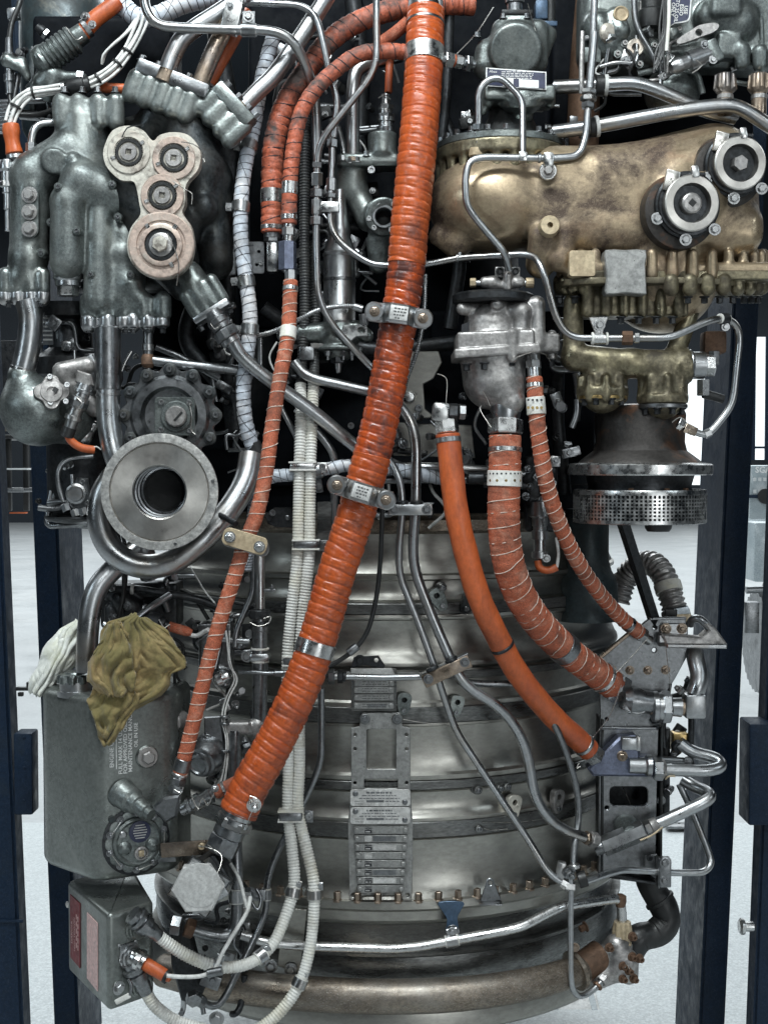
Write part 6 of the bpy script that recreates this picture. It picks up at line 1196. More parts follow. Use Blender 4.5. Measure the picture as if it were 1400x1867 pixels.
# flange furniture
t = T('blue_bracket', 'flared blue steel bracket hung from the bolted flange', 'bracket', (825, 1700, -20)); 
vs = []; prof = [(1645, 22, -6), (1655, 22, -16), (1668, 20, -18), (1690, 14, -20), (1704, 13, -22), (1722, 12, -22)]
o = prism('plate', smooth_loop([(800, 1646), (844, 1646), (841, 1660), (834, 1675), (836, 1704), (813, 1704), (815, 1678), (806, 1662)], 3), -22, 4, 'blue_m', t, bev=0.8); bolt(t, P(825, 1699, -23), 8.5, 'hex', 'steel_d', hs=1.2)
t = T('flange_tab', 'triangular drilled tab standing on the bolted flange', 'tab', (893, 1640, -8)); prism('plate', [(888, 1604), (893, 1602), (899, 1604), (914, 1642), (874, 1648)], 6, 4, 'steel_d', t, holes=[circ(894, 1611, 4, 12)]); box('foot', P(894, 1647, -2), (42, 24, 3), 'steel_d', t)
t = T('stay_plate', 'plain grey stay plate under the cream conduits at the flange', 'plate', (530, 1770, -30)); prism('plate', [(520, 1656), (560, 1660), (546, 1780), (505, 1762)], -22, 4, 'casing', t); bolt(t, P(494, 1762, -26), 8, 'hex', 'steel'); bolt(t, P(530, 1768, -26), 8, 'hex', 'steel')
t, p = pipe('bright steel pipe running round the bottom of the casing to a rusty elbow', [(440, 1705, -60), (490, 1720, -62), (560, 1726, -50), (720, 1731, -40), (765, 1727, -40), (920, 1698, -34), (952, 1690, -30), (1020, 1655, 0), (1060, 1648, 20), (1130, 1638, 60), (1134, 1668, 62), (1134, 1700, 62)], 9, 'steel_b', 16)
q = P(1131, 1640, 60); lathe('rusty_elbow', q, (0, 0, 1), [(-14, 9), (-4, 11.5), (6, 11), (10, 4)], 'rust', t, 20)
pclip('grey cushioned clip on the bright pipe under the blue bracket', p, p.near(825, 1716), 9.5, 22, (0, -1), 'steel', 'white_r', 'clips on steel pipes')
t = T('manifold_pipe', 'fat brown grey manifold pipe wrapped round the base of the casing', 'manifold', (700, 1850, -40))
p = Path([(300, 1770, 60), (380, 1790, -20), (470, 1804, -40), (600, 1815, -52), (720, 1818, -54), (850, 1812, -46), (960, 1796, -20), (1030, 1778, 20), (1075, 1762, 60)], None, 5); v, f, uv = sweep(p, lambda u, th: 31 - 4 * np.clip((u - 0.55) / 0.3, 0, 1) + 0 * th, 28); mk('tube', v, f, M['casing_b'], t, True, uv)
lathe('end_flange', P(1050, 1770, 42), V3(1, -0.25, 0.5), [(-6, 30), (-4, 38), (4, 38), (6, 30)], 'casing_b', t, 36); lathe('end_cone', P(1056, 1768, 46), V3(1, -0.3, 0.5), [(0, 28), (20, 30), (50, 34)], 'rust', t, 32); bolt(t, P(1048, 1728, 30), 6, 'hex', 'steel_w'); bolt(t, P(1068, 1690, 60), 7, 'cap', 'rust', V3(-1, 0.3, -0.4))
t = T('drain_valve', 'pale rusty cast drain valve with castellated nut at the lower right', 'valve', (1120, 1790, 60))
c = Cast(2.4); c.cap((1125, 1725, 60), (1130, 1760, 55), 24, 30).cap((1120, 1770, 50), (1095, 1785, 45), 22, 18).cap((1145, 1752, 46), (1146, 1778, 46), 20, 18, 6).cap((1105, 1745, 62), (1085, 1760, 66), 24, 26); c.build('body', 'alu', t)
q = P(1134, 1700, 62); lathe('castellated_nut', q + Z * 0.006, (0, 0, -1), [(-14, 16), (0, 19), (14, 19), (15, 16), (24, 15), (26, 18), (32, 18)], 'sand', t, 64, scal=(8, 4, 18)); lathe('nut_skirt', q + Z * -0.02, (0, 0, -1), [(0, 15), (4, 20), (12, 20), (14, 14)], 'alu', t, 8)
for x, y in ((1110, 1728), (1152, 1708), (1165, 1748), (1135, 1762), (1152, 1745), (1135, 1785), (1155, 1785), (1146, 1770)): bolt(t, P(x, y, 28), 6, 'cap', 'rust', V3(0.3, 0, -1))
wire(t, [(1115, 1720, 30), (1108, 1740, 26), (1112, 1752, 24)]); wire(t, [(1136, 1770, 20), (1144, 1760, 20), (1150, 1780, 20)])
t, p = pipe('thin steel pipe hooking under the manifold to the drain valve', [(1041, 1600, -6), (1040, 1650, -6), (1040, 1780, -12), (1044, 1808, -10), (1058, 1820, 0), (1080, 1808, 14), (1105, 1782, 30)], 5.6, fr=14); pnut(t, p, len(p.a) - 3, 11, 12, 'alu'); pnut(t, p, len(p.a) - 7, 10, 6, 'rust')
t = T('pipe_junction', 'cluster of clips and nuts joining thin pipes at the right of the flange', 'junction', (1036, 1612, -6)); box('clip_body', P(1022, 1588, 0), (16, 16, 34), 'steel', t, axr(-10), 3); bolt(t, P(1036, 1592, -10), 8, 'stud', 'steel_d', V3(0.4, 0.2, -1)); lathe('black_clip', P(1054, 1606, -2), V3(1, -0.3), cylprof(16, 15), 'black', t, 24); nut('nut', P(1030, 1616, -4), V3(1, 0.1), 10, 18, 'steel_b', t); lathe('collar', P(1047, 1576, 2), (0.1, 0, -1), cylprof(8, 10), 'steel_b', t, 18); lathe('collar', P(1030, 1578, 2), (-0.1, 0, -1), cylprof(6, 8), 'steel_b', t, 18)
# left strut cluster
t = T('telescopic_strut', 'ringed steel strut standing left of the cream conduits', 'strut', (474, 1330, -70)); q = P(474, 1335, -70)
lathe('barrel', q, (0, 0, 1), [(0, 12), (10, 12), (11, 13.5), (180, 13.5), (182, 15), (190, 15), (191, 13), (210, 13)], 'steel_d', t, 28); nut('lock_nut', P(474, 1128, -70), (0, 0, 1), 19, 16, 'steel_k', t, 0.2, 12); lathe('lock_ring', P(474, 1132, -70), (0, 0, -1), cylprof(7, 17), 'steel_k', t, 20); lathe('rod', P(474, 1110, -70), (0, 0, 1), [(0, 9), (90, 9), (94, 7), (120, 7)], 'steel', t, 22)
for y in (1185, 1208): lathe('clamp_ring', P(474, y, -70), (0, 0, 1), cylprof(4, 16.5), 'white_r', t, 22)
box('clamp', P(474, 1197, -70), (36, 34, 16), 'steel', t, bev=6); bolt(t, P(450, 1197, -78), 7, 'hex', 'steel'); box('ear', P(455, 1197, -72), (22, 8, 16), 'steel', t); box('collar_arm', P(488, 1076, -70), (30, 10, 5), 'steel_d', t); bolt(t, P(496, 1076, -72), 4, 'stud', 'steel_d', Z); wire(t, [(456, 1135, -88), (470, 1142, -92), (490, 1136, -90), (494, 1124, -86), (480, 1128, -90)], 1.1)
c = Cast(2.6); c.box((434, 1326, -78), 22, 14, 11, 3, 4).cap((452, 1326, -76), (476, 1326, -74), 9, 9).cap((470, 1320, -74), (470, 1336, -74), 13, 13); tj = T('pipe_tee', 'pale cast tee at the foot of the ringed strut', 'tee', (450, 1340, -76)); c.build('body', 'alu', tj)
t, p = pipe('dark steel pipe dropping below the pale tee to the corner bend', [(428, 1332, -84), (428, 1500, -100), (432, 1580, -120), (432, 1690, -130), (418, 1708, -134), (385, 1706, -140), (342, 1692, -146)], 11, 'steel_d', 30); pnut(t, p, p.near(345, 1693), 17, 16, 'rust', 'rusty_nut'); q, tt = p.at(p.near(325, 1690)); nut('nut', P(330, 1690, -148), V3(-1, -0.2), 18, 18, 'steel_d', t)
pclip('pale clip on the dark pipe left of the flange', p, p.near(430, 1632), 12, 22, (1, 0.2), 'steel', 'white_r', 'clips on steel pipes')
t = T('dark_bracket', 'dark notched bracket under the corner bend beside the ignition box', 'bracket', (330, 1820, -120)); prism('plate', [(310, 1680), (345, 1700), (360, 1760), (375, 1800), (360, 1838), (330, 1826), (312, 1760)], -122, 30, 'steel_k', t, bev=3); box('tab', P(385, 1788, -150), (34, 16, 24), 'steel_d', t, axr(-20)); bolt(t, P(388, 1788, -160), 6, 'hex', 'steel_d'); nut('nut', P(352, 1816, -160), V3(0.3, 0.3, -1), 14, 16, 'steel_d', t); bolt(t, P(395, 1858, -150), 9, 'hex', 'steel')
pipe('slim steel pipe slanting from the cable to the strut on the left', [(462, 960, -60), (462, 1080, -60), (430, 1150, -64), (428, 1180, -66)], 6, 'steel_d', 20); pipe('short steel pipe under the strut clamp running left', [(400, 1165, -60), (420, 1168, -64), (455, 1170, -66)], 6, 'steel', 16)
t = T('solenoid', 'round black and silver solenoid beside the foot of the laced hose', 'solenoid', (365, 1400, -110)); lathe('can', P(372, 1385, -95), V3(-0.35, 0.3, -1), [(-40, 34), (0, 34), (10, 28), (14, 27), (15, 22), (24, 21), (25, 16), (22, 14), (22, 4)], 'steel_d', t, 36); prism('mount_plate', [(372, 1308), (402, 1306), (410, 1370), (396, 1392), (372, 1360)], -84, 8, 'steel_d', t, bev=2); bolt(t, P(378, 1348, -86), 6, 'hex', 'steel_d'); bolt(t, P(398, 1368, -86), 6, 'sock', 'steel')
c = Cast(3); c.box((395, 1180, -30), 30, 22, 46).cap((398, 1230, -50), (410, 1240, -60), 13, 15); t = T('dark_junction_box', 'dark junction box behind the laced hose beside the strut', 'box', (395, 1240, -30)); c.build('body', 'steel_d', t)
t = T('wire_harness', 'white striped harness threading down between the laced hose and the strut', 'wires', (412, 1400, -90))
for k in range(3): tube('wire', [(412 + k * 3, 1150, -70 + k * 2), (420 - k, 1210, -76), (428 + k * 2, 1240, -80), (414 + k * 2, 1270, -84), (405 + k * 2, 1310, -88), (413 + k, 1350, -90), (409 + k * 2, 1400, -92), (402 + k * 3, 1430, -94)], 2.2, 'white_w' if k != 1 else 'black', t, sides=7)
for y in (1250, 1310, 1322, 1372): lathe('ring', P(410, y, -90), (0, 0, 1), cylprof(5, 9), 'steel_d', t, 16)
tube('cross_lead', [(436, 1226, -80), (460, 1226, -92), (490, 1228, -92), (530, 1226, -90)], 4, 'steel_d', t); lathe('cross_ferrule', P(500, 1228, -92), (1, 0, 0), cylprof(18, 6), 'steel_d', t, 14); lathe('ball_end', P(400, 1238, -92), V3(1, -0.4), [(-10, 8), (-4, 13), (6, 13), (12, 8), (18, 7)], 'steel_b', t, 22)
t = T('small_union', 'small clamped union with orange sleeve between tank and thickest hose', 'union', (370, 1460, -130)); v8 = V3(0.88, -0.45); q = P(330, 1478, -130)
lathe('sleeve', q, v8, [(0, 11), (12, 12), (14, 15), (20, 15), (22, 12), (30, 12), (31, 15), (38, 15), (40, 12), (54, 12), (55, 14), (60, 14), (62, 9), (72, 9)], 'steel', t, 24); lathe('orange_sleeve', q + v8 * 0.066, v8, [(0, 10), (2, 11.5), (30, 11.5), (50, 11)], 'orange_w', t, 22); lathe('band', q + v8 * 0.082, v8, cylprof(6, 13), 'steel_b', t, 22); bolt(t, P(392, 1438, -150), 5, 'stud', 'steel'); wire(t, [(360, 1478, -148), (370, 1455, -152), (378, 1470, -152), (390, 1446, -152)], 1.1); wire(t, [(350, 1455, -146), (362, 1476, -150), (380, 1464, -150)], 1.1)
for k, (pts, lb) in enumerate((([(420, 1575, -160), (435, 1600, -170), (446, 1640, -172), (450, 1655, -172)], 'white striped lead under the end of the thickest hose'), ([(455, 1640, -110), (470, 1660, -120), (476, 1640, -110), (468, 1622, -100)], 'small wire loop by the flange clip'))):
    o, _ = tube('lead', pts, 3.2, 'white_w' if k == 0 else 'steel_d', None, sides=8); tag(o, lb, 'lead')
t = T('twin_pipe_clip', 'bolted twin clip joining the dark pipe and the thin pipe at the flange', 'clip', (465, 1640, -90)); box('bar', P(462, 1632, -96), (44, 8, 20), 'steel_d', t); bolt(t, P(456, 1628, -101), 7, 'hex', 'steel_d'); bolt(t, P(446, 1644, -101), 6, 'stud', 'steel')
t = T('hinge_bracket', 'dark riveted hinge bracket on the casing left of the cream conduits', 'bracket', (495, 945, -20)); prism('plate', [(482, 938), (500, 925), (535, 925), (537, 962), (505, 962), (488, 955)], -20, 8, 'steel_k', t); bolt(t, P(497, 935, -21), 6, 'sock', 'steel_d'); bolt(t, P(524, 944, -21), 5, 'round', 'steel_d')
t = T('side_plate', 'plain grey plate fixed beside the cream conduits', 'plate', (590, 980, -40)); prism('plate', rrect(578, 915, 604, 1004, 3), -40, 5, 'casing_d', t)
# ================================================================ right: gearbox
def XY2(px, d): q = P(px, 505, d); return (q.x, q.y)
gx = T('gearbox', 'gold bronze cast gearbox with ribbed flanges at the right', 'gearbox', (1150, 560, -60))
c = Cast(3.2)
c.ell((905, 372, -40), 122, 105, 88, 14).box((1150, 372, -45), 190, 92, 92, 20, 50).cap((1090, 350, -60), (1298, 312, -50), 70, 82, 20).cap((1312, 330, -60), (1316, 420, -60), 64, 66, 14)
c.cap((800, 430, -60), (830, 440, -60), 18, 30, 14).box((1200, 430, -30), 166, 100, 40, 14, 30)
c.cap((1240, 366, -100), (1262, 366, -100), 66, 62, 10)
for k in range(15):                                             # ribs above the lower flange
    a = math.radians(-74 + k * 11.5); x = 1205 + 188 * math.sin(a); d = -40 - 105 * math.cos(a)
    if not (1095 < x < 1185): c.cap((x, 462, d), (x, 500, d), 9, 10, 3.5)
c.cap((1205, 470, -35), (1205, 505, -35), 100, 100, 6)
c.box((1205, 503, -40), 182, 92, 12, 4, 10).cap((1030, 420, -120), (1020, 470, -120), 20, 24, 12)
c.cap((985, 430, -120), (985, 480, -90), 20, 26, 12)
body = c.build('housing', 'gold', gx)
c = Cast(2.2)
for k in range(16):
    a = math.radians(-80 + k * 10.7); x = 1205 + 186 * math.sin(a); d = -42 - 110 * math.cos(a); (c.cap((x, 512, d), (x, 524 + 2 * math.cos(a), d), 13, 13, 2) if not 1092 < x < 1192 else None)
c.box((1205, 514, -42), 176, 92, 8, 2, 2)
for k in range(6): x = 1072 + k * 33; c.cap((x, 528, -118), (x, 570, -118), 10, 9, 2)
c.box((1152, 548, -80), 92, 34, 30, 2, 4); c.build('lower_flange', 'gold_d', gx)
for x in (1100, 1134, 1166, 1198, 1228): bolt(gx, P(x - 2, 577, -122), 6, 'cap', 'steel_k', Vector((0, 0, -1)))
for x, d in ((1048, -110), (1020, -80), (1254, -140), (1284, -130), (1312, -118), (1336, -104), (1356, -90), (1370, -72), (1382, -54)): bolt(gx, P(x, 540, d), 6, 'cap', 'steel_k', Vector((0, 0, -1)))
_fz = P(1205, 505, -150).z
slabprism('flange_plate', [XY2(1010, 40), XY2(1012, -70), XY2(1030, -128), XY2(1075, -152), XY2(1250, -156), XY2(1330, -134), XY2(1382, -86), XY2(1390, 0), XY2(1390, 40)], _fz, _fz - 0.011, 'gold_d', gx, 10, 2, 3)
# round top-left flange
c = Cast(3.0); q = P(912, 288, -10)
c.cyl(q + Z * -0.012, q + Z * 0.012, 118, 3, 4)
for k in range(22):
    a = 2 * math.pi * k / 22; e = q + Vector((math.cos(a) * 0.106, math.sin(a) * 0.106, 0)); c.cap(e + Z * -0.05, e + Z * -0.004, 9, 10, 6)
c.build('bowl_flange', 'gold_d', gx)
lathe('flange_cover', q + Z * 0.012, Z, [(0, 116), (10, 116), (12, 113), (13, 60), (20, 50)], 'cast', gx, 60)
for k in range(22):
    a = 2 * math.pi * (k + 0.5) / 22
    if math.sin(a) < 0.35: bolt(gx, q + Vector((math.cos(a) * 0.108, math.sin(a) * 0.108, 0.024)), 5, 'cap', 'steel_d', Z)
prism('red_tag', [(893, 240), (935, 232), (940, 244), (934, 252), (896, 256)], -60, 5, 'rust', gx)
prism('tan_pad', rrect(1038, 456, 1085, 503, 5), -152, 30, 'sand', gx, bev=2); prism('worn_pad', smooth_loop([(1104, 455), (1140, 455), (1178, 455), (1177, 480), (1178, 505), (1179, 530), (1176, 536), (1140, 534), (1106, 536), (1104, 520), (1106, 500), (1103, 480)], 2), -158, 34, 'plate_d', gx, bev=2.5)
lathe('hollow_boss', P(995, 421, -100), FRONT, [(0, 20), (56, 17), (60, 15.5), (60, 5), (48, 4.5), (48, 0.1)], 'sand', gx, 32); lathe('boss_bore', P(995, 421, -149), FRONT, [(0, 4.5), (0.5, 4.4)], 'black', gx, 14)
for (cx, cy, R, d, sock, nm) in ((1260, 370, 47, -190, True, 'lower'), (1348, 297, 45, -165, False, 'upper')):
    n = V3(0.12, 0.05, -1); pc = P(cx, cy, d)
    b_ = lathe('cap_base', pc, n, [(-40, R + 10), (-16, R + 9), (-14, R + 6), (-8, R + 5)], 'steel_k', gx, 40); lathe('cap_pad', pc + Vector((-0.010, 0.020, -0.008)), n, [(-30, R + 18), (-6, R + 16), (-4, R + 10)], 'scorch', gx, 40)
    rg_ = lathe('cap_ring', pc, n, [(-12, R - 2), (-9, R), (4, R), (6, R - 2), (6, R * 0.70), (3, R * 0.67), (-10, R * 0.64), (-11, R * 0.4), (-11, 1)], 'disc', gx, 56)
    if sock:
        lathe('hub', pc + n * -0.008, n, [(0, R * 0.38), (12, R * 0.36), (14, R * 0.30), (14, 1)], 'alu', rg_, 32); nut('square_socket', pc + n * 0.0055, n, R * 0.16, 0.9, 'black', rg_, 0.1, 4)
    else: nut('hex_bolt', pc + n * -0.010, n, R * 0.29, 18, 'alu', rg_, 0.4)
    x_, y_, z_ = frame_of(n)
    box('clip_arm', pc + Vector((-R * 0.00072, 0.0, R * 0.00078)) + n * 0.001, (R * 0.5, 9, R * 0.75), 'disc', rg_, axr(-12), 2); box('clip_tongue', pc + Vector((R * 0.0001, -0.004, R * 0.00108)), (R * 0.26, 12, R * 0.42), 'steel_b', rg_, axr(8), 2); lathe('pivot', pc + Vector((-R * 0.0004, 0.002, R * 0.00102)), V3(1, 0), cylprof(R * 0.9, 4), 'steel_k', rg_, 12)
    for a in (3.55, 4.6, 5.5): bolt(gx, pc + Vector((math.cos(a), 0, math.sin(a))) * ((R + 12) * 0.001) + Vector((0, 0.010, 0)), 7, 'hex', 'steel')
# lower manifold
t = T('lower_manifold', 'olive bronze cast manifold hanging below the gearbox', 'manifold', (1150, 740, -60)); c = Cast(3.0)
c.cap((1045, 550, -80), (1045, 650, -80), 17, 19, 8).cap((1048, 652, -80), (1150, 662, -90), 24, 24, 10).cap((1150, 662, -90), (1240, 668, -90), 25, 29, 10).cap((1262, 560, -70), (1232, 640, -80), 15, 18, 12).cyl((1235, 668, -90), (1258, 666, -90), 30, 4, 3)
c.cap((1098, 670, -80), (1098, 712, -80), 30, 40, 8).cyl((1098, 706, -80), (1098, 722, -80), 44, 4, 3); c.cap((1208, 680, -85), (1208, 725, -85), 32, 38, 8).cyl((1208, 720, -85), (1208, 736, -85), 44, 4, 3)
for bx in (1098, 1208):
    for k in range(8): a = k * math.pi / 4; e = P(bx, 0, -82); e = Vector((P(bx, 700, -82).x + math.cos(a) * 0.037, -0.082 + math.sin(a) * 0.037, P(bx, 690, -82).z)); c.cap(e, e - Z * 0.035, 7, 8, 5)
c.build('body', 'gold_d', t)
lathe('brass_gasket', P(1098, 722, -80), -Z, cylprof(6, 43), 'brass', t, 40); lathe('steel_gasket', P(1208, 737, -85), -Z, cylprof(7, 43), 'steel_d', t, 40)
for bx, y in ((1098, 728), (1208, 745)):
    for k in range(8): a = k * math.pi / 4 + 0.3; bolt(t, Vector((P(bx, y, -82).x + math.cos(a) * 0.034, -0.082 + math.sin(a) * 0.034, P(bx, y, -82).z)), 5.5, 'cap', 'steel_k', -Z)
lathe('end_cap', P(1254, 666, -90), (1, 0, 0), [(0, 27), (4, 28), (8, 24), (28, 24), (30, 20)], 'steel', t, 32); nut('end_hex', P(1283, 666, -90), (1, 0, 0), 20, 18, 'steel_b', t); nut('side_hex', P(1282, 692, -92), (0, 0, -1), 12, 28, 'steel', t); tube('black_spout', [(1282, 718, -92), (1300, 722, -90), (1318, 728, -88)], 8, 'black', t); box('rusty_block', P(1300, 625, -60), (40, 40, 40), 'rust', t, bev=6); nut('stud_nut', P(1302, 640, -80), -Z, 10, 24, 'steel_d', t)
pipe('small curved steel tube under the left leg of the lower manifold', [(1052, 728, -80), (1052, 755, -80), (1042, 780, -80)], 6, 'steel_d', 14)
k = T('wired_joint', 'small wired joint at the end of the slim pipe under the manifold', 'joint', (1245, 780, -112)); nut('nut', P(1248, 778, -112), V3(1, 0.5), 9, 16, 'steel_w', k); nut('nut', P(1236, 770, -112), V3(1, 0.5), 11, 10, 'steel_d', k); wire(k, [(1225, 770, -124), (1240, 760, -128), (1252, 772, -126), (1238, 784, -126)], 1.0)
# filter
t = T('round_filter', 'round filter with broad steel flange and perforated band below the gearbox', 'filter', (1165, 960, -10)); F0 = P(1166, 846, -10)
sx = 1.0
lathe('cone', F0, Z, [(0, 112), (6, 108), (24, 84), (40, 80), (90, 82), (104, 76), (108, 40)], 'scorch', t, 56); lathe('flange', F0, -Z, [(-2, 118), (0, 128), (2, 130), (18, 130), (20, 128), (20, 100)], 'steel_b', t, 72)
lathe('neck', F0, -Z, [(18, 98), (40, 92), (56, 96)], 'steel_k', t, 56); lathe('inner_drum', F0, -Z, [(48, 112), (104, 112), (106, 60)], 'steel_k', t, 56)
lathe('band_rim', F0, -Z, [(46, 112), (46, 118.5), (49, 119.5), (55, 119.5), (55, 112)], 'steel_b', t, 84, op=True); lathe('band_rim', F0, -Z, [(99, 112), (99, 119.5), (105, 119.5), (106, 118), (106, 112)], 'steel_b', t, 84, op=True)
vs = []; fs = []
def ringbox(z0, z1, r0, r1, n=96):
    b = len(vs)
    for k in range(n):
        a = 2 * math.pi * k / n
        for r, z in ((r0, z0), (r1, z0), (r1, z1), (r0, z1)): vs.append((F0.x + r * .001 * math.cos(a), F0.y + r * .001 * math.sin(a), F0.z - z * .001))
    for k in range(n):
        i = b + k * 4; j = b + ((k + 1) % n) * 4
        for e in range(4): fs.append([i + e, i + (e + 1) % 4, j + (e + 1) % 4, j + e])
for r_ in range(6): ringbox(60.3 + r_ * 6.4, 62.8 + r_ * 6.4, 117, 119)
for k in range(96):
    a0 = 2 * math.pi * (k - 0.22) / 96; a1 = 2 * math.pi * (k + 0.22) / 96; b = len(vs)
    for z in (55, 99):
        for r, a in ((117, a0), (119.2, a0), (119.2, a1), (117, a1)): vs.append((F0.x + r * .001 * math.cos(a), F0.y + r * .001 * math.sin(a), F0.z - z * .001))
    for e in range(4): fs.append([b + e, b + (e + 1) % 4, b + 4 + (e + 1) % 4, b + 4 + e])
mk('perforated_band', vs, fs, M['steel_b'], t, False)
for a in (-1.9, -1.3, -0.9): bolt(t, F0 + Vector((0.105 * math.cos(a), 0.105 * math.sin(a), -0.047)), 5, 'hex', 'rust', Z)
lathe('outlet', P(1200, 955, 0), -Z, [(-4, 26), (8, 24), (14, 20)], 'black', t, 24)
t = T('prop_strut', 'black slanting prop under the filter', 'strut', (1190, 1120, 60)); tube('bar', [(1134, 948, 30), (1195, 1140, 140)], 12, 'steel_k', t, sides=4)
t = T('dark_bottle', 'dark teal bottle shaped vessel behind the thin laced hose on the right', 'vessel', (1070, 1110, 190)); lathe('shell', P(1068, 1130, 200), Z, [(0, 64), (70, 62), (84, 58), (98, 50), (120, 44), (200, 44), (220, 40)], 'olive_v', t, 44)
# ================================================================ right: top pump
t = T('top_pump', 'grey cast pump with a white bordered data plate on top of the gearbox', 'pump', (940, 260, -40))
c = Cast(2.6); c.box((945, 90, -20), 50, 42, 46, 12, 18).cap((890, 95, -40), (888, 120, -40), 24, 26, 10).cap((900, 80, -30), (950, 70, -30), 14, 20, 10).cyl((940, 90, -40), (940, 90, -92), 46, 10, 8).box((938, 46, -30), 27, 28, 12, 4, 6).cap((940, 55, -30), (940, 75, -35), 24, 30, 8).cap((990, 62, -20), (985, 90, -30), 24, 18, 8)
c.box((944, 178, -50), 62, 42, 13, 4, 6).cap((950, 190, -55), (950, 205, -50), 40, 22, 10).cap((885, 185, -60), (880, 200, -60), 12, 9, 5).cap((1003, 165, -55), (1003, 188, -55), 9, 9, 4).cap((945, 162, -75), (945, 186, -75), 9, 9, 4).cap((890, 172, -70), (890, 184, -70), 10, 10, 4)
c.build('body', 'cast', t)
c = Cast(2.6); c.cap((930, 215, -20), (930, 260, -20), 40, 60, 10); c.build('foot', 'cast_d', t)
box('top_gasket', P(940, 30, -30), (54, 56, 8), 'cast_d', t); box('blue_cap', P(986, 20, -10), (22, 26, 34), 'blue_m', t, bev=3); box('side_gasket', P(992, 48, -20), (42, 40, 9), 'blue_m', t); lathe('plug_top', P(938, 24, -30), Z, [(0, 14), (16, 14), (18, 17), (40, 17)], 'steel_d', t, 24); tube('gloss_tube', [(1004, 45, -15), (1004, 10, -15), (1004, -20, -15)], 8, 'black', t)
for x, y in ((918, 34), (960, 34), (870, 68)): bolt(t, P(x, y, -55), 5, 'cap', 'steel_d', Z)
pt = prism('data_plate', [(886, 122), (996, 130), (996, 163), (885, 156)], -98, 2, 'ink_w', t, bev=0.4); prism('plate_field', [(888, 124.5), (994, 132), (994, 161), (887.5, 154)], -98.6, 0.5, 'blue_l', pt, bev=0)
ux = V3(110, 8); uy = V3(8, -110)
text('Abex', P(899, 129.5, -99.4), 4.6, 'ink_w', pt, ux, uy)
for k in range(5): greek(pt, 914, 972, 130 + k * 3.0, -99.3, 1.2, 'ink_w', k)
prism('white_field', [(917, 140), (936, 141.5), (936, 157), (917, 155.5)], -99.2, 0.4, 'ink_w', pt, bev=0); prism('white_field', [(946, 143), (982, 145.5), (982, 160), (946, 158)], -99.2, 0.4, 'ink_w', pt, bev=0)
for x, y in ((890, 124.5), (941, 128.4), (991, 132.5), (991, 160.5)): lathe('rivet', P(x, y, -99), FRONT, [(0, 1.4), (0.5, 1)], 'ink', pt, 8)
wire(t, [(830, 100, -60), (868, 60, -50), (900, 12, -40)], 1.0); wire(t, [(962, 5, -60), (975, 50, -72), (992, 90, -76)], 1.0)
t2 = T('band_union', 'steel union joining the bright band of the thickest hose to the pump', 'union', (840, 108, -70)); q = P(806, 106, -84); v9 = V3(1, 0.06, 0.4)
lathe('stem', q, v9, cylprof(62, 8), 'steel', t2, 18); nut('nut', q + v9 * 0.004, v9, 14, 16, 'steel_b', t2); nut('nut', q + v9 * 0.024, v9, 12, 14, 'steel', t2, 0.6); nut('nut', q + v9 * 0.044, v9, 15, 10, 'steel_d', t2); lathe('orange_seal', q + v9 * 0.018, v9, cylprof(6, 11), 'orange_m', t2, 18)
t, p = pipe('slim steel hoop in front of the data plate', [(872, 262, -105), (872, 165, -112), (890, 143, -114), (914, 141, -114), (947, 174, -116), (953, 190, -118), (953, 287, -140)], 6, fr=14); pnut(t, p, p.near(872, 232), 12, 10, 'steel_d'); pnut(t, p, p.near(872, 246), 10, 7, 'steel'); nut('nut', P(872, 258, -105), -Z, 13, 8, 'steel', t); lathe('base_boss', P(869, 270, -105), -Z, cylprof(14, 14), 'sand', t, 22)
t, p = pipe('slim steel pipe dropping from the top edge and looping over the gearbox', [(1084, -20, -130), (1080, 100, -130), (1074, 160, -130), (1068, 250, -135), (1056, 284, -142), (1010, 288, -146), (880, 286, -150), (856, 292, -152), (848, 320, -154), (850, 372, -154), (866, 396, -154), (922, 462, -140), (928, 490, -120)], 6.3, fr=16)
pnut(t, p, p.near(1075, 165), 13, 8, 'steel'); pnut(t, p, p.near(1074, 178), 14, 9, 'steel'); pnut(t, p, p.near(1073, 190), 12, 9, 'steel_d'); ferrule(t, p, p.near(1080, 110), 7.2, 100, 'steel'); box('tee_block', P(953, 286, -148), (14, 16, 16), 'steel_b', t, bev=2); ferrule(t, p, p.near(984, 288), 8, 6, 'steel')
k = T('pipe_clip', 'bright strap clip with washer bolt holding the looping pipe on the gearbox', 'clip', (1000, 300, -156), 'clips on steel pipes'); box('strap', P(1000, 291, -154), (18, 14, 26), 'steel_b', k, bev=5); lathe('eye', P(999, 311, -150), FRONT, [(-6, 15), (0, 15.5), (2, 14), (2, 8)], 'steel_b', k, 28); bolt(k, P(999, 311, -152), 8, 'hex', 'alu', hs=1.2)
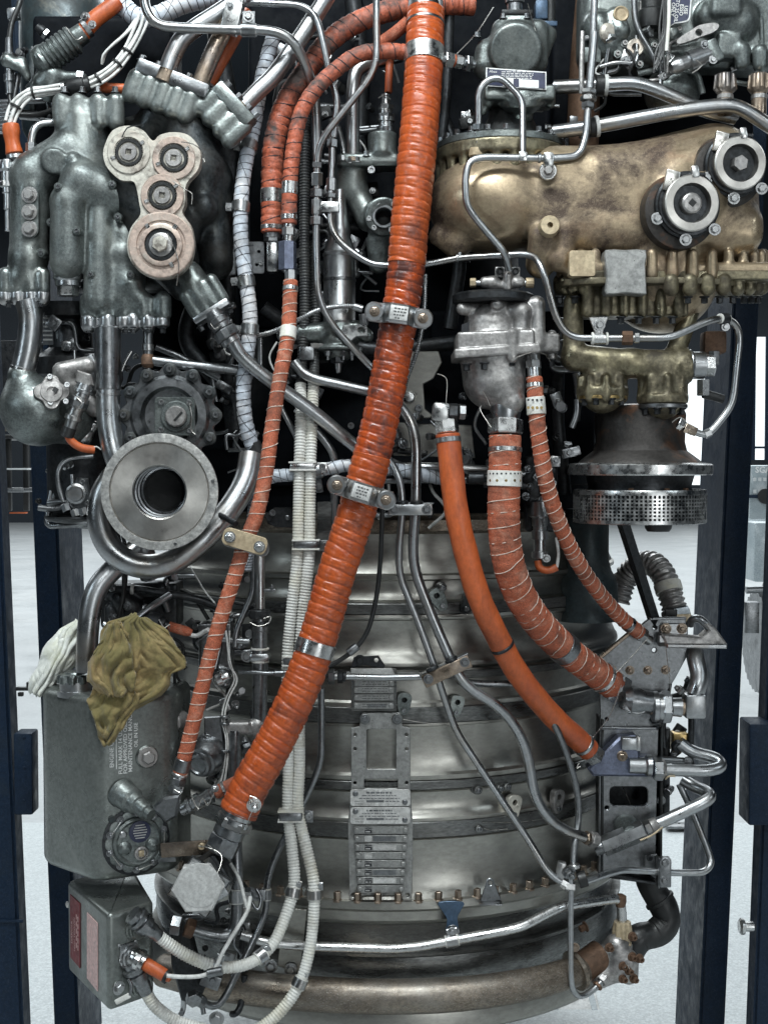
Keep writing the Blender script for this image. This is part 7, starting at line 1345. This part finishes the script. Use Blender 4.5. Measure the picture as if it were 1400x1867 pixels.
# big crossing pipes
t, p = pipe('fat steel pipe, rear of the crossing pair above the gearbox', [(1010, 158, -40), (1085, 155, -60), (1110, 153, -66), (1160, 150, -70), (1210, 168, -72), (1280, 200, -70), (1340, 214, -60)], 12.5, 'steel', 50, sides=20); lathe('grommet', P(1084, 155, -60), V3(1, 0), [(0, 14), (2, 18), (16, 19), (17, 14)], 'black', t, 24); lathe('pale_ring', P(1101, 154, -64), V3(1, 0), [(0, 13), (0, 18), (6, 18), (6, 13)], 'white_w', t, 24); box('flat_end', P(1332, 210, -62), (26, 24, 18), 'steel', t, bev=4)
t, p = pipe('fat steel pipe, front of the crossing pair above the gearbox', [(1010, 240, -70), (1085, 230, -95), (1230, 202, -105), (1320, 190, -108), (1350, 194, -108), (1392, 222, -100), (1420, 240, -90)], 12.5, 'steel', 34, sides=20); lathe('grommet', P(1074, 232, -92), V3(1, -0.1), [(0, 14), (2, 17), (12, 17)], 'black', t, 24); lathe('pale_ring', P(1085, 230, -95), V3(1, -0.15), [(0, 13), (0, 18), (6, 18), (6, 13)], 'white_w', t, 24)
for x, lb in ((1322, 'castellated coupling nut left of two at the upper right'), (1384, 'castellated coupling nut right of two at the upper right')):
    k = T('coupling_nut', lb, 'coupling', (x, 170, -100), 'castellated coupling nuts'); q = P(x, 134, -95); lathe('shell', q, -Z, [(0, 14), (3, 19), (26, 21), (30, 17), (34, 13), (70, 13)], 'steel_w', k, 48, scal=(8, 4, 18)); lathe('collar', P(x, 172, -95), -Z, cylprof(8, 14), 'alu', k, 20)
t = T('accessory_casting', 'grey green cast accessory housing with an oil warning label at the top right', 'accessory', (1230, 130, -30))
c = Cast(3.0); c.box((1235, 50, 10), 180, 50, 78, 14, 30).cap((1090, 50, -40), (1105, 80, -40), 30, 30, 10).cap((1120, 30, -50), (1130, 55, -60), 18, 18, 6).cap((1230, 140, -20), (1225, 165, -20), 40, 50, 14).cap((1300, 30, -50), (1340, 40, -50), 32, 40, 10).box((1318, 12, -70), 26, 28, 22, 6, 8).box((1370, 60, -20), 36, 40, 70, 10, 12)
c.cap((1352, 90, -70), (1353, 115, -70), 15, 13, 6).cap((1386, 95, -70), (1386, 118, -70), 15, 13, 6).box((1325, 85, -60), 22, 20, 22, 6, 8).cap((1130, 95, -40), (1150, 110, -40), 20, 14, 8).cap((1225, 62, -45), (1222, 60, -62), 16, 15, 4); c.build('body', 'cast', t)
lathe('pale_dome', P(1108, 60, -68), V3(0.5, 0.1, -1), [(0, 18), (4, 17), (8, 12), (9, 1)], 'alu_l', t, 28); lathe('round_plate', P(1131, 26, -68), V3(0.1, 0, -1), [(0, 14), (5, 14), (7, 12), (5, 9), (5, 1)], 'sand', t, 28)
rp = lathe('ring_plug', P(1158, 86, -66), FRONT, [(-20, 14), (0, 15), (3, 15), (4, 13.5), (4, 7), (-2, 6), (-2, 0.5)], 'alu_l', t, 32); lathe('bore', P(1158, 86, -65), FRONT, [(0, 6), (0.5, 5.5)], 'black', rp, 14)
for x, y in ((1139, 78), (1126, 97), (1166, 116), (1193, 82), (1205, 30), (1238, 52), (1368, 44)): lathe('boss', P(x, y, -62), FRONT, [(-16, 8), (0, 7)], 'cast', t, 16); bolt(t, P(x, y, -62), 4.5, 'sock', 'alu')
lw = prism('warning_label', smooth_loop([(1222, -30), (1259, -30), (1259, 20), (1257, 34), (1250, 39), (1230, 42), (1218, 43)], 3), -78, 2, 'ink_w', t, bev=0.4); prism('label_field', smooth_loop([(1222, -28), (1256.5, -28), (1256.5, 19), (1254.5, 32), (1248, 36.5), (1230, 39.5), (1220, 40.5)], 3), -78.7, 0.5, 'blue_l', lw, bev=0)
xa = V3(-0.1, 1); ya = V3(1, 0.1)
for tx, x, y in (('USE', 1250, 17), ('ESSO', 1242, 17), ('TO.25.OIL', 1233.5, 19), ('ONLY', 1226.5, 16)): text(tx, P(x, y, -79.6), 6.6, 'ink_w', lw, xa, ya, 'CENTER', 'label_line', 0.15)
wk = prism('wing_key', smooth_loop([(1234, 76), (1238, 68), (1262, 52), (1276, 44), (1300, 40), (1310, 43), (1310, 50), (1300, 58), (1284, 64), (1262, 72), (1240, 79)], 3), -92, 10, 'alu', t, holes=[circ(1274, 58, 6.5, 16)], bev=2)
sq_ = T('cable_plug', 'steel cable plug wired into the accessory housing at the top right', 'plug', (1250, 118, -80)); va = V3(1, -0.42, 0.2); q = P(1232, 120, -92)
lathe('shell', q, va, [(-10, 9), (-4, 13), (8, 14), (9, 12), (24, 12), (25, 17), (50, 17), (52, 14), (66, 14)], 'steel', sq_, 28); box('mount', q + va * 0.074, (22, 30, 40), 'cast', sq_, axr(25), 4); bolt(sq_, P(1300, 108, -92), 5, 'hex', 'steel'); bolt(sq_, P(1285, 80, -92), 5, 'hex', 'steel_d'); wire(sq_, [(1262, 132, -112), (1280, 118, -114), (1268, 108, -112)], 1.1)
for k in range(2): text(('LETT', 'STOP')[k] if False else 'OIL', P(1372 - k * 0, 95, -90), 0.1, 'ink_g', sq_) if False else None
hw = T('loose_wires', 'dark frayed wires with one cream wire hanging before the accessory housing', 'wires', (1205, 120, -90)); tube('cream_wire', [(1220, -20, -95), (1219, 40, -98), (1215, 92, -98)], 3.4, 'white_r', hw, sides=8)
for k in range(9):
    rr = random.Random(k); tube('dark_wire', [(1212 + rr.uniform(-5, 5), -10, -84), (1208 + rr.uniform(-8, 8), 50, -86), (1204 + rr.uniform(-10, 10), 95, -88), (1200 + rr.uniform(-10, 14), 130 + rr.uniform(-14, 6), -90)], 2.0, 'black', hw, sides=6)
for k in range(3): tube('frayed_end', [(1214 + k * 4, 92 + k * 3, -98), (1220 + k * 5, 100, -100), (1226 - k * 3, 108 + 2 * k, -100)], 1.2, 'steel_b', hw, sides=5)
pipe('curved grey tube before the accessory housing', [(1156, -20, -70), (1156, 30, -72), (1166, 60, -74), (1188, 95, -76), (1195, 112, -76)], 5.5, 'steel_d', 30); t = T('black_gland', 'black cable gland at the top right beside the warning label', 'gland', (1190, 30, -50)); lathe('body', P(1188, 52, -55), Z, [(0, 22), (10, 24), (30, 24), (34, 20), (80, 20)], 'black', t, 28); lathe('pale_sleeve', P(1170, 30, -50), Z, cylprof(26, 9), 'alu', t, 16)
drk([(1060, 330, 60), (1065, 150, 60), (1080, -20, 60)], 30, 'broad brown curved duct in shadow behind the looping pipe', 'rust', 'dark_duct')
# ================================================================ fuel pump
t = T('fuel_pump', 'silver cast fuel pump hanging above the woven orange hose', 'fuel pump', (910, 700, -80)); zf = lambda x, y, d=-90: (780 + x * 260 / 1400, 480 + y * 320 / 1723, d)
c = Cast(2.0)
c.cap(zf(640, 620, -70), zf(640, 760, -70), 52, 58, 8).box(zf(640, 790, -72), 66, 60, 17, 3, 3, axr(2)).cyl(zf(640, 600, -70), zf(640, 520, -70), 44, 10, 8)
for x in (320, 420, 560): c.cap(zf(x, 770, -118), zf(x, 850, -118), 9, 9, 4)
c.cap(zf(830, 690, -128), zf(830, 920, -128), 10, 10, 4).cap(zf(1215, 710, -70), zf(1215, 920, -70), 10, 10, 4).box(zf(1130, 790, -80), 26, 30, 16, 5, 5)
c.cap(zf(900, 430, -95), zf(1060, 400, -100), 14, 14, 6).cap(zf(1070, 405, -102), zf(1075, 780, -105), 14, 14, 6).cap(zf(820, 470, -100), zf(920, 480, -112), 16, 16, 6).cap(zf(920, 480, -112), zf(915, 660, -112), 14, 14, 6)
c.cap(zf(340, 445, -95), zf(470, 450, -85), 11, 13, 5).cap(zf(675, 395, -118), zf(760, 390, -70), 11, 14, 4)
c.box(zf(655, 885, -74), 74, 62, 8, 1.5, 2, axr(4)); c.cap(zf(640, 950, -70), zf(640, 1140, -70), 58, 54, 8).cap(zf(740, 1200, -88), zf(800, 1350, -94), 40, 28, 14).cap(zf(520, 1190, -100), zf(520, 1240, -100), 13, 12, 4)
c.build('body', 'alu', t)
lathe('top_ring', P(*zf(640, 300, -70)), -Z, [(0, 66), (4, 72), (14, 72), (18, 66)], 'steel_k', t, 48)
for x, y in ((380, 985), (555, 975), (825, 935), (1215, 945)): bolt(t, P(*zf(x, y, -122 if x < 900 else -72)), 6, 'cap', 'steel_k', -Z)
prism('maker_plate', [zf(330, 600)[:2], zf(405, 575)[:2], zf(405, 720)[:2], zf(325, 745)[:2]], -124, 3, 'ink', t, bev=0.5)
wire(t, [zf(825, 945, -140), zf(930, 900, -144), zf(1050, 865, -136)]); wire(t, [zf(1100, 870, -130), zf(1160, 900, -120), zf(1200, 960, -100)]); wire(t, [zf(540, 1260, -118), zf(580, 1330, -120), zf(610, 1400, -120)]); wire(t, [zf(480, 1500, -110), zf(530, 1390, -114), zf(510, 1420, -114), zf(620, 1610, -124)]); wire(t, [zf(90, 1085, -90), zf(175, 1120, -96), zf(178, 1380, -110)])
t = T('lever_linkage', 'small steel clevis linkage above the fuel pump', 'linkage', (915, 515, -100)); tube('rod', [zf(430, 190, -100), zf(1030, 190, -100)], 5, 'steel', t); c = Cast(2.2); c.cap(zf(560, 185, -100), zf(640, 185, -100), 10, 12, 4).cap(zf(860, 185, -100), zf(900, 185, -100), 11, 10, 4).cap(zf(640, 210, -100), zf(740, 215, -100), 9, 8, 4).cap(zf(785, 120, -104), zf(785, 240, -104), 9, 8, 4); c.build('clevis', 'alu', t)
for x in (705, 855): box('ear', P(*zf(x, 85, -96)), (17, 8, 18), 'alu', t, bev=2); lathe('pin', P(*zf(x, 75, -100)), FRONT, [(0, 7), (6, 7), (7, 5), (4, 3)], 'black', t, 18)
nut('nut', P(*zf(470, 188, -100)), V3(-1, 0), 8, 10, 'sand', t); nut('nut', P(*zf(960, 190, -100)), V3(1, 0), 9, 14, 'sand', t, sides=12)
# unit behind the smooth hose (dark valve with orange hook)
t = T('hook_sensor', 'steel sensor with an orange hooked lead under the thin laced hose', 'sensor', (985, 1030, -10)); q = P(984, 945, -10); lathe('body', q, -Z, [(-30, 18), (-4, 20), (0, 14), (14, 14), (15, 12), (22, 12), (23, 15), (38, 15), (39, 11), (60, 11), (61, 15), (72, 15), (74, 8)], 'steel', t, 26); tube('orange_hook', [(980, 1022, -10), (984, 1036, -12), (1000, 1040, -14), (1015, 1034, -14)], 7, 'orange_m', t); tube('white_lead', [(1015, 1034, -14), (1018, 1010, -14), (1014, 980, -12)], 3, 'white_w', t, sides=8); bolt(t, P(996, 1018, -24), 5, 'hex', 'steel')
t = T('dark_cluster', 'dark cluster of small fittings between the woven and thin orange hoses', 'fittings', (970, 900, 20)); c = Cast(3); c.box((985, 900, 30), 30, 24, 70, 6, 8).cap((960, 870, 10), (980, 850, 10), 12, 14).cap((975, 925, 0), (1000, 930, 0), 11, 11).cap((1000, 870, 0), (1000, 900, 0), 10, 12); c.build('body', 'steel_k', t)
for x, y in ((958, 905), (966, 888), (988, 912), (1004, 905), (980, 870), (962, 855), (1006, 880)): bolt(t, P(x, y, -6), 5.5, 'stud', 'steel_d', V3(random.uniform(-1, 1), -0.3, -1))
# ================================================================ right lower bracket group
BD = 128
t = T('bracket_plate', 'dark steel gusset plate with three bolts behind the hose ends', 'bracket', (1150, 1260, BD))
prism('plate', [C3(*q)[:2] for q in ((505, 820), (770, 605), (965, 605), (975, 800), (905, 930), (860, 1000), (520, 1000))], BD, 8, 'steel_d', t, holes=[circ(*C3(798, 655)[:2], 4, 12), circ(*C3(795, 775)[:2], 4, 12)], bev=1.5)
prism('folded_edge', [C3(*q)[:2] for q in ((500, 812), (690, 655), (700, 668), (512, 826))], BD - 8, 12, 'steel_w', t); prism('top_lip', [C3(*q)[:2] for q in ((768, 600), (965, 600), (968, 612), (775, 616))], BD - 8, 10, 'steel_d', t)
for x, y in ((665, 882), (760, 882), (855, 880), (570, 880)): bolt(t, P(*C3(x, y, BD)), 6.5, 'stud', 'steel_w', hs=0.7)
prism('lower_plate', [C3(*q)[:2] for q in ((505, 1000), (860, 990), (850, 1190), (510, 1190))], BD + 4, 8, 'steel_d', t, holes=[circ(*C3(542, 1142)[:2], 3, 10)])
t = T('handle_bracket', 'pale angled handle bracket sticking out to the right', 'handle', (1240, 1185, BD - 20))
prism('angle_plate', [C3(*q)[:2] for q in ((828, 650), (840, 630), (960, 632), (975, 650), (975, 690), (950, 705), (900, 705), (880, 690), (828, 700))], BD - 8, 8, 'steel', t, bev=2)
for x in (858, 942): bolt(t, P(*C3(x, 660, BD - 8)), 7.5, 'stud', 'steel_w', hs=0.6)
prism('grip', [C3(*q)[:2] for q in ((835, 690), (1045, 705), (1085, 670), (1062, 640), (1085, 632), (1125, 660), (1184, 742), (1182, 768), (865, 762), (850, 720))], BD - 34, 30, 'alu', t, bev=3); prism('grip_rail', [C3(*q)[:2] for q in ((862, 740), (1184, 742), (1182, 768), (865, 764))], BD - 38, 40, 'steel', t, bev=2)
tube('grip_tube', [C3(985, 640, BD), C3(1000, 610, BD - 10), C3(1040, 610, BD - 20), C3(1085, 655, BD - 24)], 8, 'steel_d', t)
t = T('grey_bellows', 'grey corrugated duct arching behind the handle bracket', 'duct', (1150, 1080, 300), None)
p = Path([(1126, 1098, 340), (1140, 1055, 340), (1165, 1030, 320), (1190, 1028, 290), (1210, 1050, 260), (1222, 1085, 240), (1230, 1112, 230)], None, 1.8); v, f, uv = sweep(p, lambda u, th: 24 + 2.2 * np.sin(2 * np.pi * u / 0.0115), 28); mk('corrugated_tube', v, f, M['alu'], t, True, uv); band(t, p, p.near(1219, 1072), 27, 20, 'white_r', 'tape')
q, tt = p.at(len(p.a) - 1); nut('hex_nut', q, tt, 32, 20, 'steel_d', t); box('base_block', P(1235, 1130, 215), (46, 40, 26), 'sand', t); box('dark_latch', P(1222, 1118, 205), (24, 20, 16), 'black', t)
t = T('angle_union', 'steel angle union with large hex nuts at the end of the woven hose', 'union', (1180, 1290, BD - 30)); UD = BD - 34
prism('angle_body', [C3(*q)[:2] for q in ((640, 1060), (690, 990), (760, 1035), (755, 1115), (700, 1128), (625, 1095))], UD - 18, 40, 'steel', t, bev=4); lathe('elbow_ball', P(*C3(690, 1045, UD)), V3(1, 0.1), [(-20, 18), (-8, 26), (8, 26), (22, 22), (50, 20)], 'steel_d', t, 30)
q = P(*C3(770, 1075, UD)); X1 = V3(1, 0.02)
lathe('neck', q, X1, cylprof(70, 16), 'steel_w', t, 26); lathe('ring', q + X1 * 0.004, X1, [(0, 20), (2, 29), (10, 30), (12, 27), (20, 28)], 'steel', t, 34); nut('hex_nut', q + X1 * 0.022, X1, 31, 18, 'steel', t, 0.2); lathe('sleeve', q + X1 * 0.04, X1, [(0, 17), (20, 19)], 'steel', t, 26); box('square_union', P(*C3(1005, 1068, UD)), (38, 40, 46), 'steel', t, bev=4)
t, p = pipe('short fat steel pipe rising from the square union', [C3(1010, 1010, UD), C3(1030, 960, UD), C3(1035, 900, UD + 10), C3(1015, 830, UD + 20), C3(1010, 770, UD + 40)], 17, 'steel', 40, sides=22)
wire(t, [C3(620, 960, UD - 40), C3(560, 1120, UD - 20), C3(460, 1250, UD - 10)])
# channel
t = T('slotted_channel', 'dark upright channel with a rounded slot at the lower right', 'channel', (1145, 1600, BD))
prism('web', [C3(505, 1190)[:2], C3(820, 1195)[:2], D3(812, 100)[:2], D3(806, 470)[:2], D3(795, 600)[:2], D3(500, 600)[:2], D3(500, 90)[:2]], BD, 6, 'steel_d', t, holes=[rrect(*D3(560, 140)[:2], *D3(760, 240)[:2], 9), circ(*D3(542, 252)[:2], 3.5, 10)], bev=1.5)
box('side_flange', P(1093, 1450, BD + 30), (5, 70, 310), 'cast_d', t); box('side_flange', P(1199, 1450, BD + 30), (5, 70, 300), 'cast_d', t); box('dark_backing', P(1146, 1445, BD + 66), (112, 4, 300), 'steel_k', t); box('top_lip', P(1146, 1328, BD - 4), (106, 10, 5), 'steel_d', t); box('bottom_lip', P(1150, 1600, BD), (90, 40, 5), 'steel_k', t, axr(-8))  # dark sheet added behind the slot to stand for its shade
wire(t, [D3(630, 140, BD + 30), D3(668, 236, BD + 30)], 1.0)
t = T('side_rail', 'narrow dark rail with brass block beside the channel', 'rail', (1230, 1480, BD + 30)); box('rail', P(1214, 1410, BD + 30), (12, 20, 180), 'steel_k', t); box('brass_block', P(1238, 1352, BD + 20), (30, 34, 38), 'brass', t, bev=3); lathe('gland', P(1233, 1358, BD), V3(0.3, 0.5, -1), [(0, 12), (10, 12), (12, 8)], 'steel_k', t, 20); bolt(t, P(1205, 1460, BD + 10), 6, 'hex', 'steel_d')
# blue valve block
t = T('blue_valve_block', 'blue grey valve block at the end of the smooth orange hose', 'valve', (1150, 1410, BD - 30)); VD = BD - 36
prism('body', [C3(520, 1330)[:2], C3(610, 1240)[:2], C3(700, 1230)[:2], C3(718, 1260)[:2], C3(720, 1340)[:2], C3(790, 1350)[:2], D3(800, 5)[:2], D3(795, 90)[:2], D3(470, 85)[:2], D3(440, 45)[:2]], VD, 34, 'blue_a', t, bev=4)
box('square_boss', P(*C3(660, 1270, VD - 6)), (30, 18, 24), 'steel', t, bev=3); box('side_lug', P(*C3(708, 1270, VD - 4)), (9, 14, 28), 'steel', t, bev=2); bolt(t, P(*C3(625, 1338, VD)), 7, 'cap', 'steel_w', V3(-0.2, 0, -1)); lathe('outlet', P(*D3(660, 25, VD - 2)), X1, [(0, 15), (30, 16), (34, 20), (42, 21)], 'steel', t, 28); nut('hex_nut', P(*D3(790, 45, VD - 2)), X1, 22, 18, 'steel', t, 0.2); lathe('pale_collar', P(*D3(832, 45, VD - 2)), X1, [(0, 20), (3, 19), (8, 14)], 'alu', t, 24); wire(t, [(1058, 1398, VD - 20), (1050, 1402, VD - 22), (1056, 1392, VD - 20)], 1.2)
wire(t, [D3(855, 100, VD - 10), D3(870, 85, VD - 14), D3(905, 85, VD - 10)], 1.6, 'sand', 'seal_strip')
pipe('steel pipe looping from the blue valve block to the brass block', [(1205, 1404, VD), (1290, 1406, VD), (1318, 1398, VD + 10), (1306, 1382, VD + 24), (1262, 1372, VD + 30), (1238, 1354, VD + 30)], 12, 'steel', 22, sides=20)
t = T('hex_tee', 'steel hexagonal tee joining the wide casing pipe at the channel', 'tee', (1150, 1520, BD - 40)); TD = BD - 40
ta = V3(1, -0.42); q = P(*D3(520, 460, TD)); nut('hex_body', q, ta, 20, 86, 'steel', t, 0.25); lathe('branch', P(*D3(645, 350, TD + 40)), FRONT, [(0, 24), (22, 22), (30, 16), (50, 14)], 'cast', t, 26); lathe('stub', q - ta * 0.01, ta, [(-6, 12), (12, 13)], 'steel_d', t, 20); nut('hex_nut', q + ta * 0.088, ta, 16, 12, 'steel', t); lathe('collar', q + ta * 0.1, ta, cylprof(14, 15), 'alu', t, 22); wire(t, [D3(720, 425, TD - 20), D3(780, 400, TD - 22), D3(840, 355, TD - 18)], 1.8, 'sand', 'seal_strip')
pipe('steel pipe bending back from the hexagonal tee', [D3(775, 350, TD), D3(820, 335, TD), D3(1040, 232, TD), D3(1100, 195, TD + 6), D3(1075, 165, TD + 20), D3(1000, 135, TD + 40), D3(945, 100, TD + 50)], 12, 'steel', 18, sides=20)
t, p = pipe('slim steel pipe bending round the lower right corner to the flange', [(1238, 1430, BD + 20), (1262, 1480, BD + 10), (1290, 1550, BD - 10), (1298, 1576, BD - 20), (1284, 1592, BD - 30), (1228, 1592, BD - 40), (1136, 1586, 60), (1100, 1596, 30), (1056, 1612, 0)], 6.6, fr=16)
pair_clamp('upright two-bolt clamp block holding the slim corner pipe', (1211, 1590), 54, 22, 90, BD - 50, (), 'steel_d'); 
t = T('clamp_bracket', 'small dark bracket behind the upright clamp block', 'bracket', (1190, 1600, BD)); prism('plate', [D3(745, 510)[:2], D3(810, 500)[:2], D3(835, 540)[:2], D3(830, 650)[:2], D3(745, 590)[:2]], BD - 24, 5, 'steel_d', t); bolt(t, P(*D3(768, 517, BD - 24)), 6, 'sock', 'steel_k')
t, p = hose('black_hose', 'fat black rubber hose snaking out at the lower right', [(1182, 1596, 150), (1192, 1625, 150), (1210, 1655, 146), (1216, 1680, 142), (1196, 1702, 136), (1164, 1712, 128), (1148, 1740, 122)], 0, '', group=None); v, f, uv = sweep(p, lambda u, th: 27 + 1.0 * np.sin(u * 120) + 0 * th, 28); mk('tube', v, f, M['black'], t, True, uv); band(t, p, p.near(1204, 1642), 28, 7, 'black', 'ridge', 1.5)

# ================================================================ small dark clutter in the gaps
def cluster(label, x0, y0, x1, y1, d0, d1, n, seed, mats=('steel_d', 'steel_k', 'steel', 'black', 'steel_d')):
    rr = random.Random(seed); t = T('fitting_cluster', label, 'fittings', ((x0 + x1) / 2, y1, d1)); U = rr.uniform
    for k in range(n):
        x, y, d = U(x0, x1), U(y0, y1), U(d0, d1); m = rr.choice(mats); kind = rr.random()
        if kind < 0.34:
            pts = [(x, y, d)]; vert = rr.random() < 0.6
            for j in range(3):
                px, py, pd = pts[-1]; L = U(25, 70); sx, sy = (U(-12, 12), L) if vert else (rr.choice((-1, 1)) * L, U(-12, 12)); vert = not vert if rr.random() < 0.5 else vert
                pts.append((min(x1, max(x0, px + sx)), min(y1 + 20, py + sy), pd + U(-12, 12)))
            if (P(*pts[0]) - P(*pts[-1])).length > 0.03: tube('small_pipe', pts, U(3, 7), m, t, fr=14, sides=10)
        elif kind < 0.6:
            dr = V3(U(-1, 1), U(-1, 1), U(-1, 0.2)); r = U(5, 11); lathe('union', P(x, y, d), dr, [(0, r * 0.7), (r * 0.6, r * 0.75), (r * 0.65, r), (r * 1.6, r), (r * 1.7, r * 0.7), (r * 2.6, r * 0.65)], m, t, 16); nut('nut', P(x, y, d) + dr * (r * 0.0018), dr, r * 1.15, r * 0.9, rr.choice(('steel', 'steel_d')), t)
        elif kind < 0.78:
            box('small_bracket', P(x, y, d), (U(14, 34), U(5, 16), U(12, 30)), m, t, axr(U(-40, 40)), 2); bolt(t, P(x + U(-5, 5), y + U(-4, 4), d - 9), U(3.5, 5.5), rr.choice(('hex', 'sock', 'stud')), rr.choice(('steel', 'steel_d')))
        elif kind < 0.9: tube('small_cable', [(x, y, d), (x + U(-20, 20), y + U(10, 30), d - 6), (x + U(-30, 30), y + U(35, 60), d), (x + U(-20, 20), y + U(60, 90), d + 8)], U(1.8, 3.2), rr.choice(('black', 'steel', 'white_w', 'steel_d')), t, sides=8)
        else: bolt(t, P(x, y, d), U(4, 7), 'stud', m, V3(U(-1, 1), U(-1, 1), -1))
    return t
cluster('tangle of small dark pipes and nuts behind the silver canister', 585, 200, 705, 480, 30, 80, 26, 1)
cluster('small dark fittings behind the angled union and pale cable', 385, 560, 475, 800, -10, 60, 22, 2)
cluster('small dark fittings under the fuel pump between the orange hoses', 830, 720, 900, 900, 0, 60, 16, 3)
cluster('tangle of dark leads and unions under the disc flange', 200, 1050, 420, 1200, -40, 30, 30, 4)
cluster('narrow column of small fittings between the laced hose and the strut', 385, 1040, 470, 1500, -60, 0, 36, 5)
cluster('small grimy fittings in the top left corner behind the wires', 20, 20, 110, 200, 20, 80, 16, 6)
cluster('small fittings round the foot of the top pump', 830, 190, 1060, 262, 0, 60, 26, 7)
cluster('small pipes and nuts between the ignition box and the casing', 330, 1580, 450, 1830, -90, -30, 24, 28)
cluster('dark small fittings below the fuel control on the left', 85, 560, 300, 690, -50, 20, 26, 9)
cluster('dark small fittings left of the lower manifold', 1005, 540, 1055, 860, -20, 50, 16, 10)
cluster('small fittings behind the square union on the right', 1195, 1230, 1260, 1440, 120, 180, 14, 11)
cluster('small fittings along the top of the casing behind the thickest hose', 620, 740, 860, 920, 0, 30, 24, 12)
cluster('small grey fittings on the accessory housing at the top right', 1060, 10, 1390, 150, -66, -50, 24, 13, ('cast', 'steel', 'steel_d', 'alu'))
cluster('dark fittings between the grimy hoses and the canister', 505, 420, 600, 720, 10, 60, 20, 14)
cluster('small dark fittings left of the disc flange', 70, 820, 190, 960, -60, 10, 18, 15)
cluster('dark fittings behind the hoses at the top centre', 480, 60, 720, 240, 50, 100, 20, 16)
